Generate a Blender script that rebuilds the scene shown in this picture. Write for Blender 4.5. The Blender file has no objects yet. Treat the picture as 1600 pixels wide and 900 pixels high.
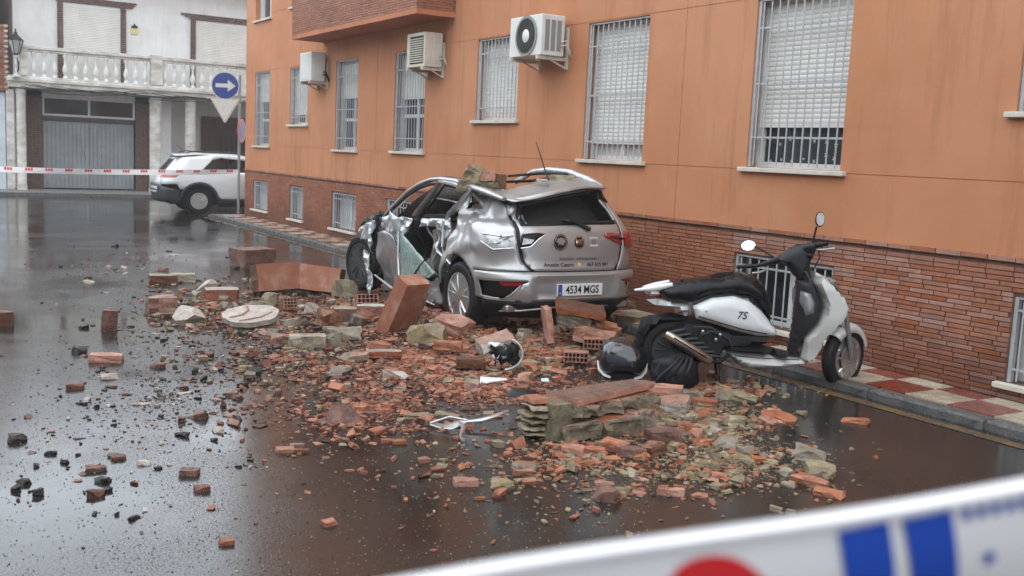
import bpy, bmesh, math, random
from mathutils import Vector, Matrix, noise
from mathutils.geometry import delaunay_2d_cdt
R = math.radians
random.seed(7)
SC = bpy.context.scene
COL = SC.collection

# ------------------------------------------------------------------ camera
yaw, pit, rol = R(31.680), R(7.376), R(2.616)
Fw = Vector((math.sin(yaw)*math.cos(pit), math.cos(yaw)*math.cos(pit), -math.sin(pit)))
r0 = Vector((math.cos(yaw), -math.sin(yaw), 0)); u0 = r0.cross(Fw)
cr = math.cos(rol)*r0 + math.sin(rol)*u0
cu = -math.sin(rol)*r0 + math.cos(rol)*u0
cam_d = bpy.data.cameras.new('camera'); cam = bpy.data.objects.new('camera', cam_d); COL.objects.link(cam)
M = Matrix((cr, cu, -Fw)).transposed().to_4x4(); M.translation = (0, 0, 1.75)
cam.matrix_world = M
cam_d.sensor_width = 36; cam_d.lens = 35.92
cam_d.clip_start = 0.05; cam_d.clip_end = 2000
cam_d.dof.use_dof = True; cam_d.dof.focus_distance = 9.0; cam_d.dof.aperture_fstop = 3.7
SC.camera = cam

# ------------------------------------------------------------------ overcast sky and a wide soft sun
SUN_EL, SUN_AZ = R(58), R(-105)          # azimuth from +Y towards +X
w = bpy.data.worlds.new('World'); SC.world = w; w.use_nodes = True
nt = w.node_tree; nt.nodes.clear()
sky = nt.nodes.new('ShaderNodeTexSky'); sky.sky_type = 'NISHITA'; sky.sun_disc = False
sky.sun_elevation = SUN_EL; sky.sun_rotation = SUN_AZ
sky.dust_density = 1.0; sky.air_density = 1.0; sky.ozone_density = 1.0
hs = nt.nodes.new('ShaderNodeHueSaturation'); hs.inputs['Saturation'].default_value = 0.22
bgn = nt.nodes.new('ShaderNodeBackground'); bgn.inputs['Strength'].default_value = 0.12
wo = nt.nodes.new('ShaderNodeOutputWorld')
# unbroken cloud deck: the clear sky evened out by a flat bluish grey
cl = nt.nodes.new('ShaderNodeMix'); cl.data_type = 'RGBA'; cl.inputs[0].default_value = .72; cl.inputs[7].default_value = (29.5, 32.5, 35.5, 1)
nt.links.new(sky.outputs[0], hs.inputs['Color']); nt.links.new(hs.outputs[0], cl.inputs[6]); nt.links.new(cl.outputs[2], bgn.inputs[0]); nt.links.new(bgn.outputs[0], wo.inputs[0])
sd = bpy.data.lights.new('sun', 'SUN'); sd.energy = 0.5; sd.angle = R(40); sd.color = (1, .97, .93)
so = bpy.data.objects.new('sun', sd); COL.objects.link(so)
sdir = Vector((math.sin(SUN_AZ)*math.cos(SUN_EL), math.cos(SUN_AZ)*math.cos(SUN_EL), math.sin(SUN_EL)))
so.rotation_euler = sdir.to_track_quat('Z', 'Y').to_euler(); so.location = sdir*60
SC.view_settings.view_transform = 'Standard'; SC.view_settings.look = 'None'
SC.view_settings.exposure = -0.10; SC.view_settings.gamma = 1
SC.cycles.use_denoising = True
SC.cycles.max_bounces = 8; SC.cycles.glossy_bounces = 4; SC.cycles.transmission_bounces = 6
SC.cycles.sample_clamp_indirect = 6

# ------------------------------------------------------------------ helpers
def tag(o, label=None, cat=None, group=None, kind=None):
    if label: o['label'] = label
    if cat: o['category'] = cat
    if group: o['group'] = group
    if kind: o['kind'] = kind
    return o

def thing(name, label, cat, loc=(0, 0, 0), rz=0, group=None):
    o = bpy.data.objects.new(name, None); COL.objects.link(o)
    o.empty_display_size = .1
    o.location = loc; o.rotation_euler = (0, 0, rz)
    return tag(o, label, cat, group)

def mobj(name, me, parent=None, loc=None):
    o = bpy.data.objects.new(name, me); COL.objects.link(o)
    if parent: o.parent = parent
    if loc is not None: o.location = loc
    return o

def copy_tree(o, parent=None):
    c = o.copy(); COL.objects.link(c)
    if parent: c.parent = parent
    for ch in list(o.children): copy_tree(ch, c)
    return c

class MB:
    """collects simple solids, builds ONE mesh object"""
    def __init__(s): s.v = []; s.f = []; s.m = []
    def add(s, vs, fs, m=0):
        b = len(s.v); s.v += [tuple(v) for v in vs]
        s.f += [tuple(b+i for i in f) for f in fs]; s.m += [m]*len(fs); return s
    def box(s, lo, hi, m=0, mat=None):
        x0, y0, z0 = lo; x1, y1, z1 = hi
        vs = [Vector(p) for p in ((x0,y0,z0),(x1,y0,z0),(x1,y1,z0),(x0,y1,z0),(x0,y0,z1),(x1,y0,z1),(x1,y1,z1),(x0,y1,z1))]
        if mat: vs = [mat @ v for v in vs]
        return s.add(vs, [(0,3,2,1),(4,5,6,7),(0,1,5,4),(1,2,6,5),(2,3,7,6),(3,0,4,7)], m)
    def tube(s, pts, r, n=8, m=0, cap=True, flat=1.0):
        pts = [Vector(p) for p in pts]; k = len(pts)
        rs = r if isinstance(r, (list, tuple)) else [r]*k
        up = None; rings = []
        for i, p in enumerate(pts):
            t = (pts[min(i+1, k-1)]-pts[max(i-1, 0)]).normalized()
            if up is None:
                a = Vector((0,0,1)) if abs(t.z) < .9 else Vector((1,0,0))
                up = (a - t*a.dot(t)).normalized()
            else:
                up = (up - t*up.dot(t)).normalized()
            sd_ = t.cross(up)
            rings.append([p + (up*math.cos(2*math.pi*j/n)*flat + sd_*math.sin(2*math.pi*j/n))*rs[i] for j in range(n)])
        vs = [v for ring in rings for v in ring]; fs = []
        for i in range(k-1):
            for j in range(n):
                a = i*n+j; b = i*n+(j+1) % n
                fs.append((a, a+n, b+n, b))
        if cap: fs.append(tuple(range(n))); fs.append(tuple(range((k-1)*n, k*n))[::-1])
        return s.add(vs, fs, m)
    def lathe(s, prof, o=(0,0,0), ax='z', n=24, m=0, closed=False):
        """prof: (radius, height) pairs"""
        o = Vector(o); vs = []; fs = []; k = len(prof)
        for (r, h) in prof:
            for j in range(n):
                a = 2*math.pi*j/n; c, q = r*math.cos(a), r*math.sin(a)
                vs.append(o + Vector({'z': (c, q, h), 'y': (c, h, q), 'x': (h, c, q)}[ax]))
        for i in range(k-1 if not closed else k):
            for j in range(n):
                a = i*n+j; b = i*n+(j+1) % n; i2 = (i+1) % k
                c_ = i2*n+(j+1) % n; d = i2*n+j
                fs.append((a, b, c_, d))
        if not closed:
            if prof[0][0] > 1e-5: fs.append(tuple(range(n))[::-1])
            if prof[-1][0] > 1e-5: fs.append(tuple(range((k-1)*n, k*n)))
        return s.add(vs, fs, m)
    def prism(s, outl, fn, d0, d1, m=0):
        """outl: 2-D outline; fn(u, v, d) -> 3-D"""
        n = len(outl)
        vs = [fn(u, v, d0) for u, v in outl]+[fn(u, v, d1) for u, v in outl]
        fs = [tuple(range(n))[::-1], tuple(range(n, 2*n))]+[(i, (i+1) % n, n+(i+1) % n, n+i) for i in range(n)]
        return s.add(vs, fs, m)
    def sphere(s, c, r, nu=16, nv=10, m=0):
        c = Vector(c); r = Vector(r) if hasattr(r, '__len__') else Vector((r, r, r))
        vs = []; fs = []
        for i in range(nv+1):
            t = math.pi*i/nv
            for j in range(nu):
                a = 2*math.pi*j/nu
                vs.append(c + Vector((r.x*math.sin(t)*math.cos(a), r.y*math.sin(t)*math.sin(a), r.z*math.cos(t))))
        for i in range(nv):
            for j in range(nu):
                a = i*nu+j; b = i*nu+(j+1) % nu
                fs.append((a, a+nu, b+nu, b))
        return s.add(vs, fs, m)
    def mesh(s, name, mats, smooth=None):
        me = bpy.data.meshes.new(name); me.from_pydata(s.v, [], s.f)
        for mm in (mats if isinstance(mats, (list, tuple)) else [mats]): me.materials.append(mm)
        if any(s.m): me.polygons.foreach_set('material_index', s.m)
        bm = bmesh.new(); bm.from_mesh(me); bmesh.ops.remove_doubles(bm, verts=bm.verts, dist=1e-6)
        bmesh.ops.recalc_face_normals(bm, faces=bm.faces); bm.to_mesh(me); bm.free()
        if smooth:
            me.shade_smooth(); me.set_sharp_from_angle(angle=R(smooth))
        me.update(); return me
    def build(s, name, mats, parent=None, smooth=None, bevel=0, loc=None):
        o = mobj(name, s.mesh(name, mats, smooth), parent, loc)
        if bevel:
            b = o.modifiers.new('bevel', 'BEVEL'); b.width = bevel; b.segments = 2; b.limit_method = 'ANGLE'; b.angle_limit = R(40)
        return o

def smoothstep(a, b, x):
    t = max(0., min(1., (x-a)/(b-a))); return t*t*(3-2*t)

def cdt_grid(outl, holes, res, jit=.0):
    """triangulate outline (minus holes) with interior points every `res`; returns 2-D verts and tris"""
    def dens(pl):
        o = []
        for i, p in enumerate(pl):
            q = pl[(i+1) % len(pl)]; d = math.hypot(q[0]-p[0], q[1]-p[1]); k = max(1, int(d/res+.5))
            o += [(p[0]+(q[0]-p[0])*t/k, p[1]+(q[1]-p[1])*t/k) for t in range(k)]
        return o
    loops = [dens(outl)]+[dens(h) for h in holes]
    pts = []; faces = []
    for l in loops:
        faces.append(list(range(len(pts), len(pts)+len(l)))); pts += [Vector(p) for p in l]
    def inside(p, l):
        c = False; n = len(l); j = n-1
        for i in range(n):
            if (l[i][1] > p[1]) != (l[j][1] > p[1]) and p[0] < (l[j][0]-l[i][0])*(p[1]-l[i][1])/(l[j][1]-l[i][1])+l[i][0]: c = not c
            j = i
        return c
    def bd(p):
        return min((Vector(p)-q).length for q in pts0)
    pts0 = list(pts)
    xs = [p.x for p in pts]; ys = [p.y for p in pts]
    ny = int((max(ys)-min(ys))/res)+1; nx = int((max(xs)-min(xs))/res)+1
    for j in range(ny+1):
        for i in range(nx+1):
            p = (min(xs)+(i+(.5 if j % 2 else 0)+random.uniform(-jit, jit))*res, min(ys)+(j+random.uniform(-jit, jit))*res)
            if inside(p, loops[0]) and not any(inside(p, h) for h in loops[1:]) and bd(p) > res*.55: pts.append(Vector(p))
    edges = []
    for f in faces: edges += [(f[i], f[(i+1) % len(f)]) for i in range(len(f))]
    V, E, F, *_ = delaunay_2d_cdt(pts, edges, [], 0, 1e-6)
    ff = []
    for t in F:
        c = (V[t[0]]+V[t[1]]+V[t[2]])/3
        if inside(c, loops[0]) and not any(inside(c, h) for h in loops[1:]): ff.append(tuple(t))
    used = sorted({i for t in ff for i in t}); mp = {a: i for i, a in enumerate(used)}
    return [V[i] for i in used], [tuple(mp[i] for i in t) for t in ff], loops

def panel(name, outl, fn, mats, parent, holes=(), res=.05, thick=.0, smooth=35, m=None):
    """curved sheet: fn(u, v) -> 3-D point"""
    V, F, _ = cdt_grid(outl, list(holes), res)
    me = bpy.data.meshes.new(name); me.from_pydata([fn(p.x, p.y) for p in V], [], F)
    for mm in (mats if isinstance(mats, (list, tuple)) else [mats]): me.materials.append(mm)
    me.shade_smooth()
    if smooth: me.set_sharp_from_angle(angle=R(smooth))
    o = mobj(name, me, parent)
    if thick:
        s = o.modifiers.new('solid', 'SOLIDIFY'); s.thickness = thick; s.offset = 0
    return o

def seg_d(p, a, b):
    ab = (b[0]-a[0], b[1]-a[1]); l = ab[0]**2+ab[1]**2
    t = max(0, min(1, ((p[0]-a[0])*ab[0]+(p[1]-a[1])*ab[1])/l)) if l else 0
    return math.hypot(p[0]-a[0]-ab[0]*t, p[1]-a[1]-ab[1]*t)

def puff_mesh(name, outl, hw, rr, mats, res=.03, off=0.0, fn=None, smooth=50, wf=None, minw=.12):
    """rounded solid from a side outline: half width hw, edge rounding radius rr; local (u, side, v)"""
    V, F, loops = cdt_grid(outl, [], res)
    L = loops[0]; n = len(V); bnd = {}
    ds = [min(seg_d((p.x, p.y), L[i], L[(i+1) % len(L)]) for i in range(len(L))) for p in V]
    vs = []; fs = []
    for sgn in (1, -1):
        for p, d in zip(V, ds):
            t = min(1, d/rr); wd = hw*(wf(p.x, p.y) if wf else 1)*(minw+(1-minw)*math.sqrt(max(0, 1-(1-t)**2)))
            q = Vector((p.x, off+sgn*wd, p.y)); vs.append(fn(q) if fn else q)
    for t in F:
        fs.append(t); fs.append(tuple(n+i for i in t[::-1]))
    ec = {}
    for t in F:
        for i in range(3):
            a, b = t[i], t[(i+1) % 3]; ec[(a, b)] = 1
    for (a, b) in list(ec):
        if (b, a) not in ec: fs.append((b, a, n+a, n+b))
    me = bpy.data.meshes.new(name); me.from_pydata(vs, [], fs)
    for mm in (mats if isinstance(mats, (list, tuple)) else [mats]): me.materials.append(mm)
    bm = bmesh.new(); bm.from_mesh(me); bmesh.ops.recalc_face_normals(bm, faces=bm.faces); bm.to_mesh(me); bm.free()
    me.shade_smooth(); me.set_sharp_from_angle(angle=R(smooth)); return me

def puff(name, outl, hw, rr, mats, parent, **k):
    return mobj(name, puff_mesh(name, outl, hw, rr, mats, **k), parent)

def text_mesh(name, body, size, mats, fn, align='CENTER', bold=0, sx=1):
    """lettering as flat mesh: fn(u, v) -> 3-D point"""
    c = bpy.data.curves.new(name, 'FONT'); c.body = body; c.size = size; c.align_x = align; c.align_y = 'CENTER'
    c.offset = bold; c.resolution_u = 3
    t = bpy.data.objects.new(name, c); COL.objects.link(t)
    me = bpy.data.meshes.new_from_object(t); bpy.data.objects.remove(t); bpy.data.curves.remove(c)
    me.name = name; me.materials.clear(); me.materials.append(mats)
    for v in me.vertices: v.co = fn(v.co.x*sx, v.co.y)
    return me

# ------------------------------------------------------------------ materials
def mat(name, col, rough=.6, metal=0, var=0, scale=8, col2=None, bump=0, bscale=40, spec=.5, coat=0, detail=4, rvar=0, emit=None, objvar=0, trans=0, ior=1.45, stretch=None):
    m = bpy.data.materials.new(name); m.use_nodes = True; n = m.node_tree; b = n.nodes['Principled BSDF']
    L = n.links.new
    b.inputs['Base Color'].default_value = (*col, 1); b.inputs['Roughness'].default_value = rough
    b.inputs['Metallic'].default_value = metal; b.inputs['Specular IOR Level'].default_value = spec
    b.inputs['Coat Weight'].default_value = coat; b.inputs['Coat Roughness'].default_value = .06
    b.inputs['Transmission Weight'].default_value = trans; b.inputs['IOR'].default_value = ior
    tc = n.nodes.new('ShaderNodeTexCoord'); src = tc.outputs['Object']
    if stretch:
        mp = n.nodes.new('ShaderNodeMapping'); mp.inputs['Scale'].default_value = stretch; L(src, mp.inputs[0]); src = mp.outputs[0]
    out = None
    if var or col2 is not None:
        nz = n.nodes.new('ShaderNodeTexNoise'); nz.inputs['Scale'].default_value = scale; nz.inputs['Detail'].default_value = detail
        nz.inputs['Roughness'].default_value = .65; L(src, nz.inputs['Vector'])
        rp = n.nodes.new('ShaderNodeValToRGB'); L(nz.outputs[0], rp.inputs[0])
        c2 = col2 if col2 is not None else tuple(c*(1-var) for c in col); c1 = col if col2 is not None else tuple(min(1, c*(1+var*.6)) for c in col)
        rp.color_ramp.elements[0].position = .33; rp.color_ramp.elements[0].color = (*c2, 1)
        rp.color_ramp.elements[1].position = .67; rp.color_ramp.elements[1].color = (*c1, 1)
        out = rp.outputs[0]
    if objvar:
        oi = n.nodes.new('ShaderNodeObjectInfo'); h = n.nodes.new('ShaderNodeHueSaturation')
        mr = n.nodes.new('ShaderNodeMapRange'); mr.inputs['To Min'].default_value = 1-objvar; mr.inputs['To Max'].default_value = 1+objvar
        L(oi.outputs['Random'], mr.inputs[0]); L(mr.outputs[0], h.inputs['Value'])
        if out: L(out, h.inputs['Color'])
        else: h.inputs['Color'].default_value = (*col, 1)
        out = h.outputs[0]
    if out: L(out, b.inputs['Base Color'])
    if rvar:
        nr = n.nodes.new('ShaderNodeTexNoise'); nr.inputs['Scale'].default_value = scale*1.7; L(src, nr.inputs['Vector'])
        m2 = n.nodes.new('ShaderNodeMapRange'); m2.inputs['From Min'].default_value = .3; m2.inputs['From Max'].default_value = .7
        m2.inputs['To Min'].default_value = max(0.02, rough-rvar); m2.inputs['To Max'].default_value = min(1, rough+rvar)
        L(nr.outputs[0], m2.inputs[0]); L(m2.outputs[0], b.inputs['Roughness'])
    if bump:
        nb = n.nodes.new('ShaderNodeTexNoise'); nb.inputs['Scale'].default_value = bscale; nb.inputs['Detail'].default_value = 6; L(src, nb.inputs['Vector'])
        bp = n.nodes.new('ShaderNodeBump'); bp.inputs['Strength'].default_value = bump; bp.inputs['Distance'].default_value = .02
        L(nb.outputs[0], bp.inputs['Height']); L(bp.outputs[0], b.inputs['Normal'])
    if emit:
        b.inputs['Emission Color'].default_value = (*emit[:3], 1); b.inputs['Emission Strength'].default_value = emit[3]
    return m

MT = {}
MT['render'] = mat('orange_render', (.53, .205, .085), .75, var=.10, scale=1.1, bump=.12, bscale=60, detail=8, rvar=.08)
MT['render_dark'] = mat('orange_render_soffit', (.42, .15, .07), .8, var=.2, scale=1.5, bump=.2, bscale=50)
MT['mortar_joint'] = mat('brick_joint', (.085, .05, .038), .85, var=.3, scale=9, bump=.4)
BR = [(.36, .142, .080), (.33, .124, .068), (.38, .160, .094), (.345, .132, .074), (.27, .102, .062), (.39, .185, .12), (.30, .128, .085)]
for i, c in enumerate(BR): MT['brick%d' % i] = mat('wall_brick_tone%s' % 'abcdefg'[i], c, .62, var=.22, scale=14, bump=.5, bscale=70, objvar=.12)
MT['win_white'] = mat('window_white_paint', (.62, .63, .62), .4, var=.08, scale=5)
MT['shutter'] = mat('shutter_cream', (.62, .605, .56), .5, var=.10, scale=3, stretch=(1, 1, .4))
MT['bar'] = mat('grille_grey_paint', (.40, .41, .42), .4, metal=.15, var=.12, scale=12)
MT['bar_dark'] = mat('grille_dark_paint', (.20, .21, .22), .4, metal=.3, var=.15, scale=12)
MT['glass'] = mat('window_glass', (.018, .022, .024), .04, spec=.6)
MT['curtain_dark'] = mat('dark_curtain', (.03, .04, .04), .25, spec=.5)
MT['curtain'] = mat('white_curtain', (.45, .46, .44), .7, var=.2, scale=6, stretch=(1, 4, .3))
MT['star'] = mat('white_print', (.5, .52, .5), .6)
MT['sill'] = mat('cream_stone_sill', (.52, .48, .41), .55, var=.15, scale=7, bump=.2)
MT['tile_red'] = mat('red_pavement_tile', (.25, .045, .025), .34, var=.25, scale=7, bump=.25, bscale=90, rvar=.15, objvar=.12)
MT['tile_cream'] = mat('cream_pavement_tile', (.47, .41, .32), .34, var=.18, scale=7, bump=.25, bscale=90, rvar=.15, objvar=.08)
MT['kerb'] = mat('wet_grey_kerb_stone', (.10, .10, .095), .35, var=.35, scale=9, bump=.5, bscale=60, rvar=.15, objvar=.1)
MT['yellow_line'] = mat('worn_yellow_paint', (.17, .10, .03), .25, col2=(.05, .042, .035), scale=5, detail=8, rvar=.12)
MT['concrete'] = mat('bedding_concrete', (.16, .15, .14), .6, var=.2)
MT['white_wall'] = mat('white_house_wall', (.62, .62, .61), .75, var=.10, scale=1.2, detail=8, stretch=(1, 1, .5))
MT['white_dirty'] = mat('stained_white_balcony', (.66, .65, .61), .75, col2=(.30, .27, .22), scale=2.2, detail=9, stretch=(1, 1, 2.2))
MT['balus'] = mat('baluster_white', (.66, .65, .61), .7, var=.18, scale=9)
MT['brown_brick'] = mat('dark_brown_brick', (.12, .075, .055), .7, var=.35, scale=12, objvar=.25)
MT['garage'] = mat('grey_garage_metal', (.27, .30, .31), .45, var=.15, scale=1.6, stretch=(1, 1, .3))
MT['dark'] = mat('dark_interior', (.012, .012, .012), .8)
MT['brown_wood'] = mat('dark_brown_wood', (.06, .045, .04), .5, var=.3, scale=6)
MT['clay_tile'] = mat('pale_roof_tile', (.50, .44, .40), .7, var=.2, scale=6, objvar=.1)
MT['steel'] = mat('galvanised_steel', (.28, .29, .29), .45, metal=.6, var=.15, scale=10)
MT['black'] = mat('black_plastic', (.009, .009, .010), .45, var=.2, scale=12, spec=.3)
MT['rubber'] = mat('tyre_rubber', (.011, .011, .011), .62, var=.3, scale=20, bump=.3, spec=.3)
MT['cable'] = mat('black_cable', (.02, .02, .02), .5)
MT['peach'] = mat('peach_wall', (.48, .33, .25), .75, var=.1, scale=2)
MT['sign_blue'] = mat('sign_blue', (.02, .04, .20), .4)
MT['sign_white'] = mat('sign_white', (.55, .54, .50), .45, var=.1)
MT['sign_red'] = mat('sign_red', (.40, .02, .03), .4)
MT['sign_back'] = mat('faded_cream_sign', (.50, .42, .33), .5, var=.15, scale=5)

def layered(name, c1, c2, rough, sc=9, foot_dark=0.0, dust=None, dust_amt=.0, dsc=4, streak=0.0, speck=.0, bump=.6, bsc=45, rvar=.12, objvar=.0, spec=.5):
    """two-tone ground, pale dust patches, vertical run-off streaks and fine specks, all in world space"""
    m = bpy.data.materials.new(name); m.use_nodes = True; n = m.node_tree; b = n.nodes['Principled BSDF']; L = n.links.new
    ge = n.nodes.new('ShaderNodeNewGeometry'); P = ge.outputs['Position']
    def noi(scale, det=6, vec=P, rg=.62):
        x = n.nodes.new('ShaderNodeTexNoise'); x.inputs['Scale'].default_value = scale; x.inputs['Detail'].default_value = det; x.inputs['Roughness'].default_value = rg; L(vec, x.inputs['Vector']); return x.outputs[0]
    def rng(v, a, b_, c, d):
        x = n.nodes.new('ShaderNodeMapRange'); x.inputs['From Min'].default_value = a; x.inputs['From Max'].default_value = b_; x.inputs['To Min'].default_value = c; x.inputs['To Max'].default_value = d; L(v, x.inputs[0]); return x.outputs[0]
    def mix(f, a, c, blend='MIX'):
        x = n.nodes.new('ShaderNodeMix'); x.data_type = 'RGBA'; x.blend_type = blend
        L(f, x.inputs[0])
        for i, q in ((6, a), (7, c)):
            if isinstance(q, tuple): x.inputs[i].default_value = (*q, 1)
            else: L(q, x.inputs[i])
        return x.outputs[2]
    col = mix(rng(noi(sc), .34, .66, 0, 1), c2, c1)
    if dust_amt: col = mix(rng(noi(dsc, 7), .50, .64, 0, dust_amt), col, dust)
    if streak:
        mp = n.nodes.new('ShaderNodeMapping'); mp.inputs['Scale'].default_value = (3.2, 3.2, .28); L(P, mp.inputs[0])
        col = mix(rng(noi(1.6, 8, mp.outputs[0], .7), .52, .72, 0, streak), col, tuple(q*.55 for q in c2))
    if foot_dark:                                             # a ragged darker band along the foot of the wall
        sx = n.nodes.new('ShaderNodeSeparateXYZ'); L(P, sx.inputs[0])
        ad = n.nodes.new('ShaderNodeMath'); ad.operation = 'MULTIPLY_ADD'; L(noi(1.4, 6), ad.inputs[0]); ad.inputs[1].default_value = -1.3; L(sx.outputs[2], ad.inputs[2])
        col = mix(rng(ad.outputs[0], -.42, .02, foot_dark, 0), col, tuple(q*.42 for q in c1))
    if speck: col = mix(rng(noi(160, 2), .60, .72, 0, speck), col, (.55, .5, .44)); col = mix(rng(noi(120, 2), .30, .40, speck, 0), col, tuple(q*.35 for q in c2))
    if objvar:
        oi = n.nodes.new('ShaderNodeObjectInfo'); h = n.nodes.new('ShaderNodeHueSaturation'); L(rng(oi.outputs['Random'], 0, 1, 1-objvar, 1+objvar), h.inputs['Value']); L(rng(oi.outputs['Random'], 0, 1, 1.1, .75), h.inputs['Saturation']); L(col, h.inputs['Color']); col = h.outputs[0]
    L(col, b.inputs['Base Color']); b.inputs['Specular IOR Level'].default_value = spec
    L(rng(noi(sc*1.6, 4), .3, .7, max(.05, rough-rvar), min(1, rough+rvar)), b.inputs['Roughness'])
    if bump:
        bp = n.nodes.new('ShaderNodeBump'); bp.inputs['Strength'].default_value = bump; bp.inputs['Distance'].default_value = .015; L(noi(bsc, 7), bp.inputs['Height']); L(bp.outputs[0], b.inputs['Normal'])
    return m
MT['render'] = layered('orange_render', (.475, .208, .106), (.405, .168, .080), .75, sc=.8, dust=(.50, .25, .142), dust_amt=.45, dsc=.45, streak=.42, speck=.05, bump=.12, bsc=70, spec=.2)
for i, c in enumerate(BR): MT['brick%d' % i] = layered('wall_brick_tone%s' % 'abcdefg'[i], c, tuple(q*.72 for q in c), .55, sc=16, dust=tuple(q*.5 for q in c), dust_amt=.45, dsc=1.1, streak=.30, speck=.12, bump=.5, bsc=70, objvar=.07, foot_dark=.78, spec=.28)
MT['mortar_joint'] = layered('brick_joint', (.17, .095, .068), (.11, .06, .045), .85, sc=9, bump=.4)
MT['tile_red'] = layered('red_pavement_tile', (.24, .05, .03), (.15, .032, .02), .26, sc=6, dust=(.10, .06, .04), dust_amt=.6, dsc=2.5, speck=.25, bump=.2, bsc=90, objvar=.12)
MT['tile_cream'] = layered('cream_pavement_tile', (.47, .41, .32), (.36, .30, .22), .26, sc=6, dust=(.22, .17, .12), dust_amt=.6, dsc=2.5, speck=.25, bump=.2, bsc=90, objvar=.1)
MT['white_wall'] = layered('white_house_wall', (.70, .70, .69), (.63, .63, .61), .75, sc=1.2, dust=(.50, .49, .46), dust_amt=.4, dsc=.7, streak=.30, bump=.15)
MT['garage'] = layered('grey_garage_metal', (.27, .30, .31), (.22, .245, .25), .45, sc=1.6, dust=(.17, .18, .18), dust_amt=.5, dsc=1.2, streak=.3, bump=0)
# ------------------------------------------------------------------ wet road: one sheet to the horizon
def road_material():
    m = bpy.data.materials.new('wet_asphalt'); m.use_nodes = True; n = m.node_tree; b = n.nodes['Principled BSDF']; L = n.links.new
    tc = n.nodes.new('ShaderNodeTexCoord'); P = tc.outputs['Object']
    def noi(sc, det=4, ro=.6, vec=P):
        x = n.nodes.new('ShaderNodeTexNoise'); x.inputs['Scale'].default_value = sc; x.inputs['Detail'].default_value = det; x.inputs['Roughness'].default_value = ro; L(vec, x.inputs['Vector']); return x.outputs[0]
    def rng(v, a, b_, c, d):
        x = n.nodes.new('ShaderNodeMapRange'); x.inputs['From Min'].default_value = a; x.inputs['From Max'].default_value = b_
        x.inputs['To Min'].default_value = c; x.inputs['To Max'].default_value = d; L(v, x.inputs[0]); return x.outputs[0]
    def math_(op, a, b_):
        x = n.nodes.new('ShaderNodeMath'); x.operation = op
        for i, q in enumerate((a, b_)):
            if isinstance(q, (int, float)): x.inputs[i].default_value = q
            else: L(q, x.inputs[i])
        return x.outputs[0]
    # dry / wet film: broad puddles, thinner film between
    film = rng(noi(.55, 5, .55), .42, .60, 0, 1)
    grit = noi(150, 2, .5); fine = noi(420, 2, .5)
    rp = n.nodes.new('ShaderNodeValToRGB'); L(noi(90, 3, .7), rp.inputs[0])
    rp.color_ramp.elements[0].position = .35; rp.color_ramp.elements[0].color = (.007, .0065, .006, 1)
    rp.color_ramp.elements[1].position = .75; rp.color_ramp.elements[1].color = (.036, .033, .030, 1)
    mud = n.nodes.new('ShaderNodeMix'); mud.data_type = 'RGBA'; L(rng(noi(.9, 6, .65), .45, .7, 0, .55), mud.inputs[0]); L(rp.outputs[0], mud.inputs[6]); mud.inputs[7].default_value = (.040, .024, .016, 1)
    L(mud.outputs[2], b.inputs['Base Color'])
    # grains of aggregate standing out of the water film: many where the film is thin, few in the puddles
    grain = math_('MULTIPLY', rng(noi(95, 3, .55), .53, .60, 0, 1), rng(film, 0, 1, .85, .12))
    rough = math_('ADD', math_('MULTIPLY', grain, .34), rng(film, 0, 1, .050, .010)); L(rough, b.inputs['Roughness'])
    b.inputs['IOR'].default_value = 1.50
    mp = n.nodes.new('ShaderNodeMapping'); mp.inputs['Rotation'].default_value = (0, 0, R(31)); mp.inputs['Scale'].default_value = (1.0, 6.0, 1); L(P, mp.inputs[0])
    b2 = n.nodes.new('ShaderNodeBump'); b2.inputs['Distance'].default_value = .02; b2.inputs['Strength'].default_value = .035
    L(noi(3.2, 5, .6, mp.outputs[0]), b2.inputs['Height'])
    bp = n.nodes.new('ShaderNodeBump'); bp.inputs['Distance'].default_value = .004
    L(rng(film, 0, 1, .20, .03), bp.inputs['Strength']); L(math_('ADD', grain, math_('MULTIPLY', fine, .3)), bp.inputs['Height'])
    L(b2.outputs[0], bp.inputs['Normal']); L(bp.outputs[0], b.inputs['Normal'])
    return m
MT['road'] = road_material()
mb = MB(); N = 24
xs = [-160, -60, -12, 0, 3, 6.46, 6.6, 12, 60, 160]; ys = [-160, -40, -4, 8, 24, 34, 80, 160]
mb.add([(x, y, 0) for y in ys for x in xs], [(j*len(xs)+i, j*len(xs)+i+1, (j+1)*len(xs)+i+1, (j+1)*len(xs)+i) for j in range(len(ys)-1) for i in range(len(xs)-1)])
tag(mb.build('road', MT['road']), 'wet dark asphalt street littered with rubble and reflecting the sky', kind='structure')

S = 1.0606
XF = 7.2725; SW = .074; KX = 6.50
Y_END = 24.03; Y_BACK = -9.0
# bedding under the tiles, then tiles and kerb stones one by one
mb = MB(); mb.box((6.66, Y_BACK, -.2), (XF+.1, Y_END+.45, SW-.022)); pv = mb.build('pavement', MT['concrete'])
tag(pv, 'narrow pavement of red and cream checker tiles along the orange building', kind='structure')
tl = .374; t0 = 4.97
tm = {}
for kk, wd in (('o', .366), ('i', XF-.004-7.034)):
    for cc in ('tile_red', 'tile_cream'):
        q = MB(); q.box((0, 0, -.02), (wd, tl-.006, 0)); tm[kk, cc] = q.mesh('tile', MT[cc])
for i in range(-8, 52):
    y = t0+(i)*tl
    if y > Y_END: break
    for kk, x, par in (('o', 6.665, 0), ('i', 7.034, 1)):
        cc = 'tile_cream' if (i+par) % 2 == 0 else 'tile_red'
        o = mobj('tile', tm[kk, cc], pv, (x, y-tl, SW+random.uniform(-.0015, .0015))); o.rotation_euler = (random.uniform(-.004, .004), random.uniform(-.004, .004), 0)
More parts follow.
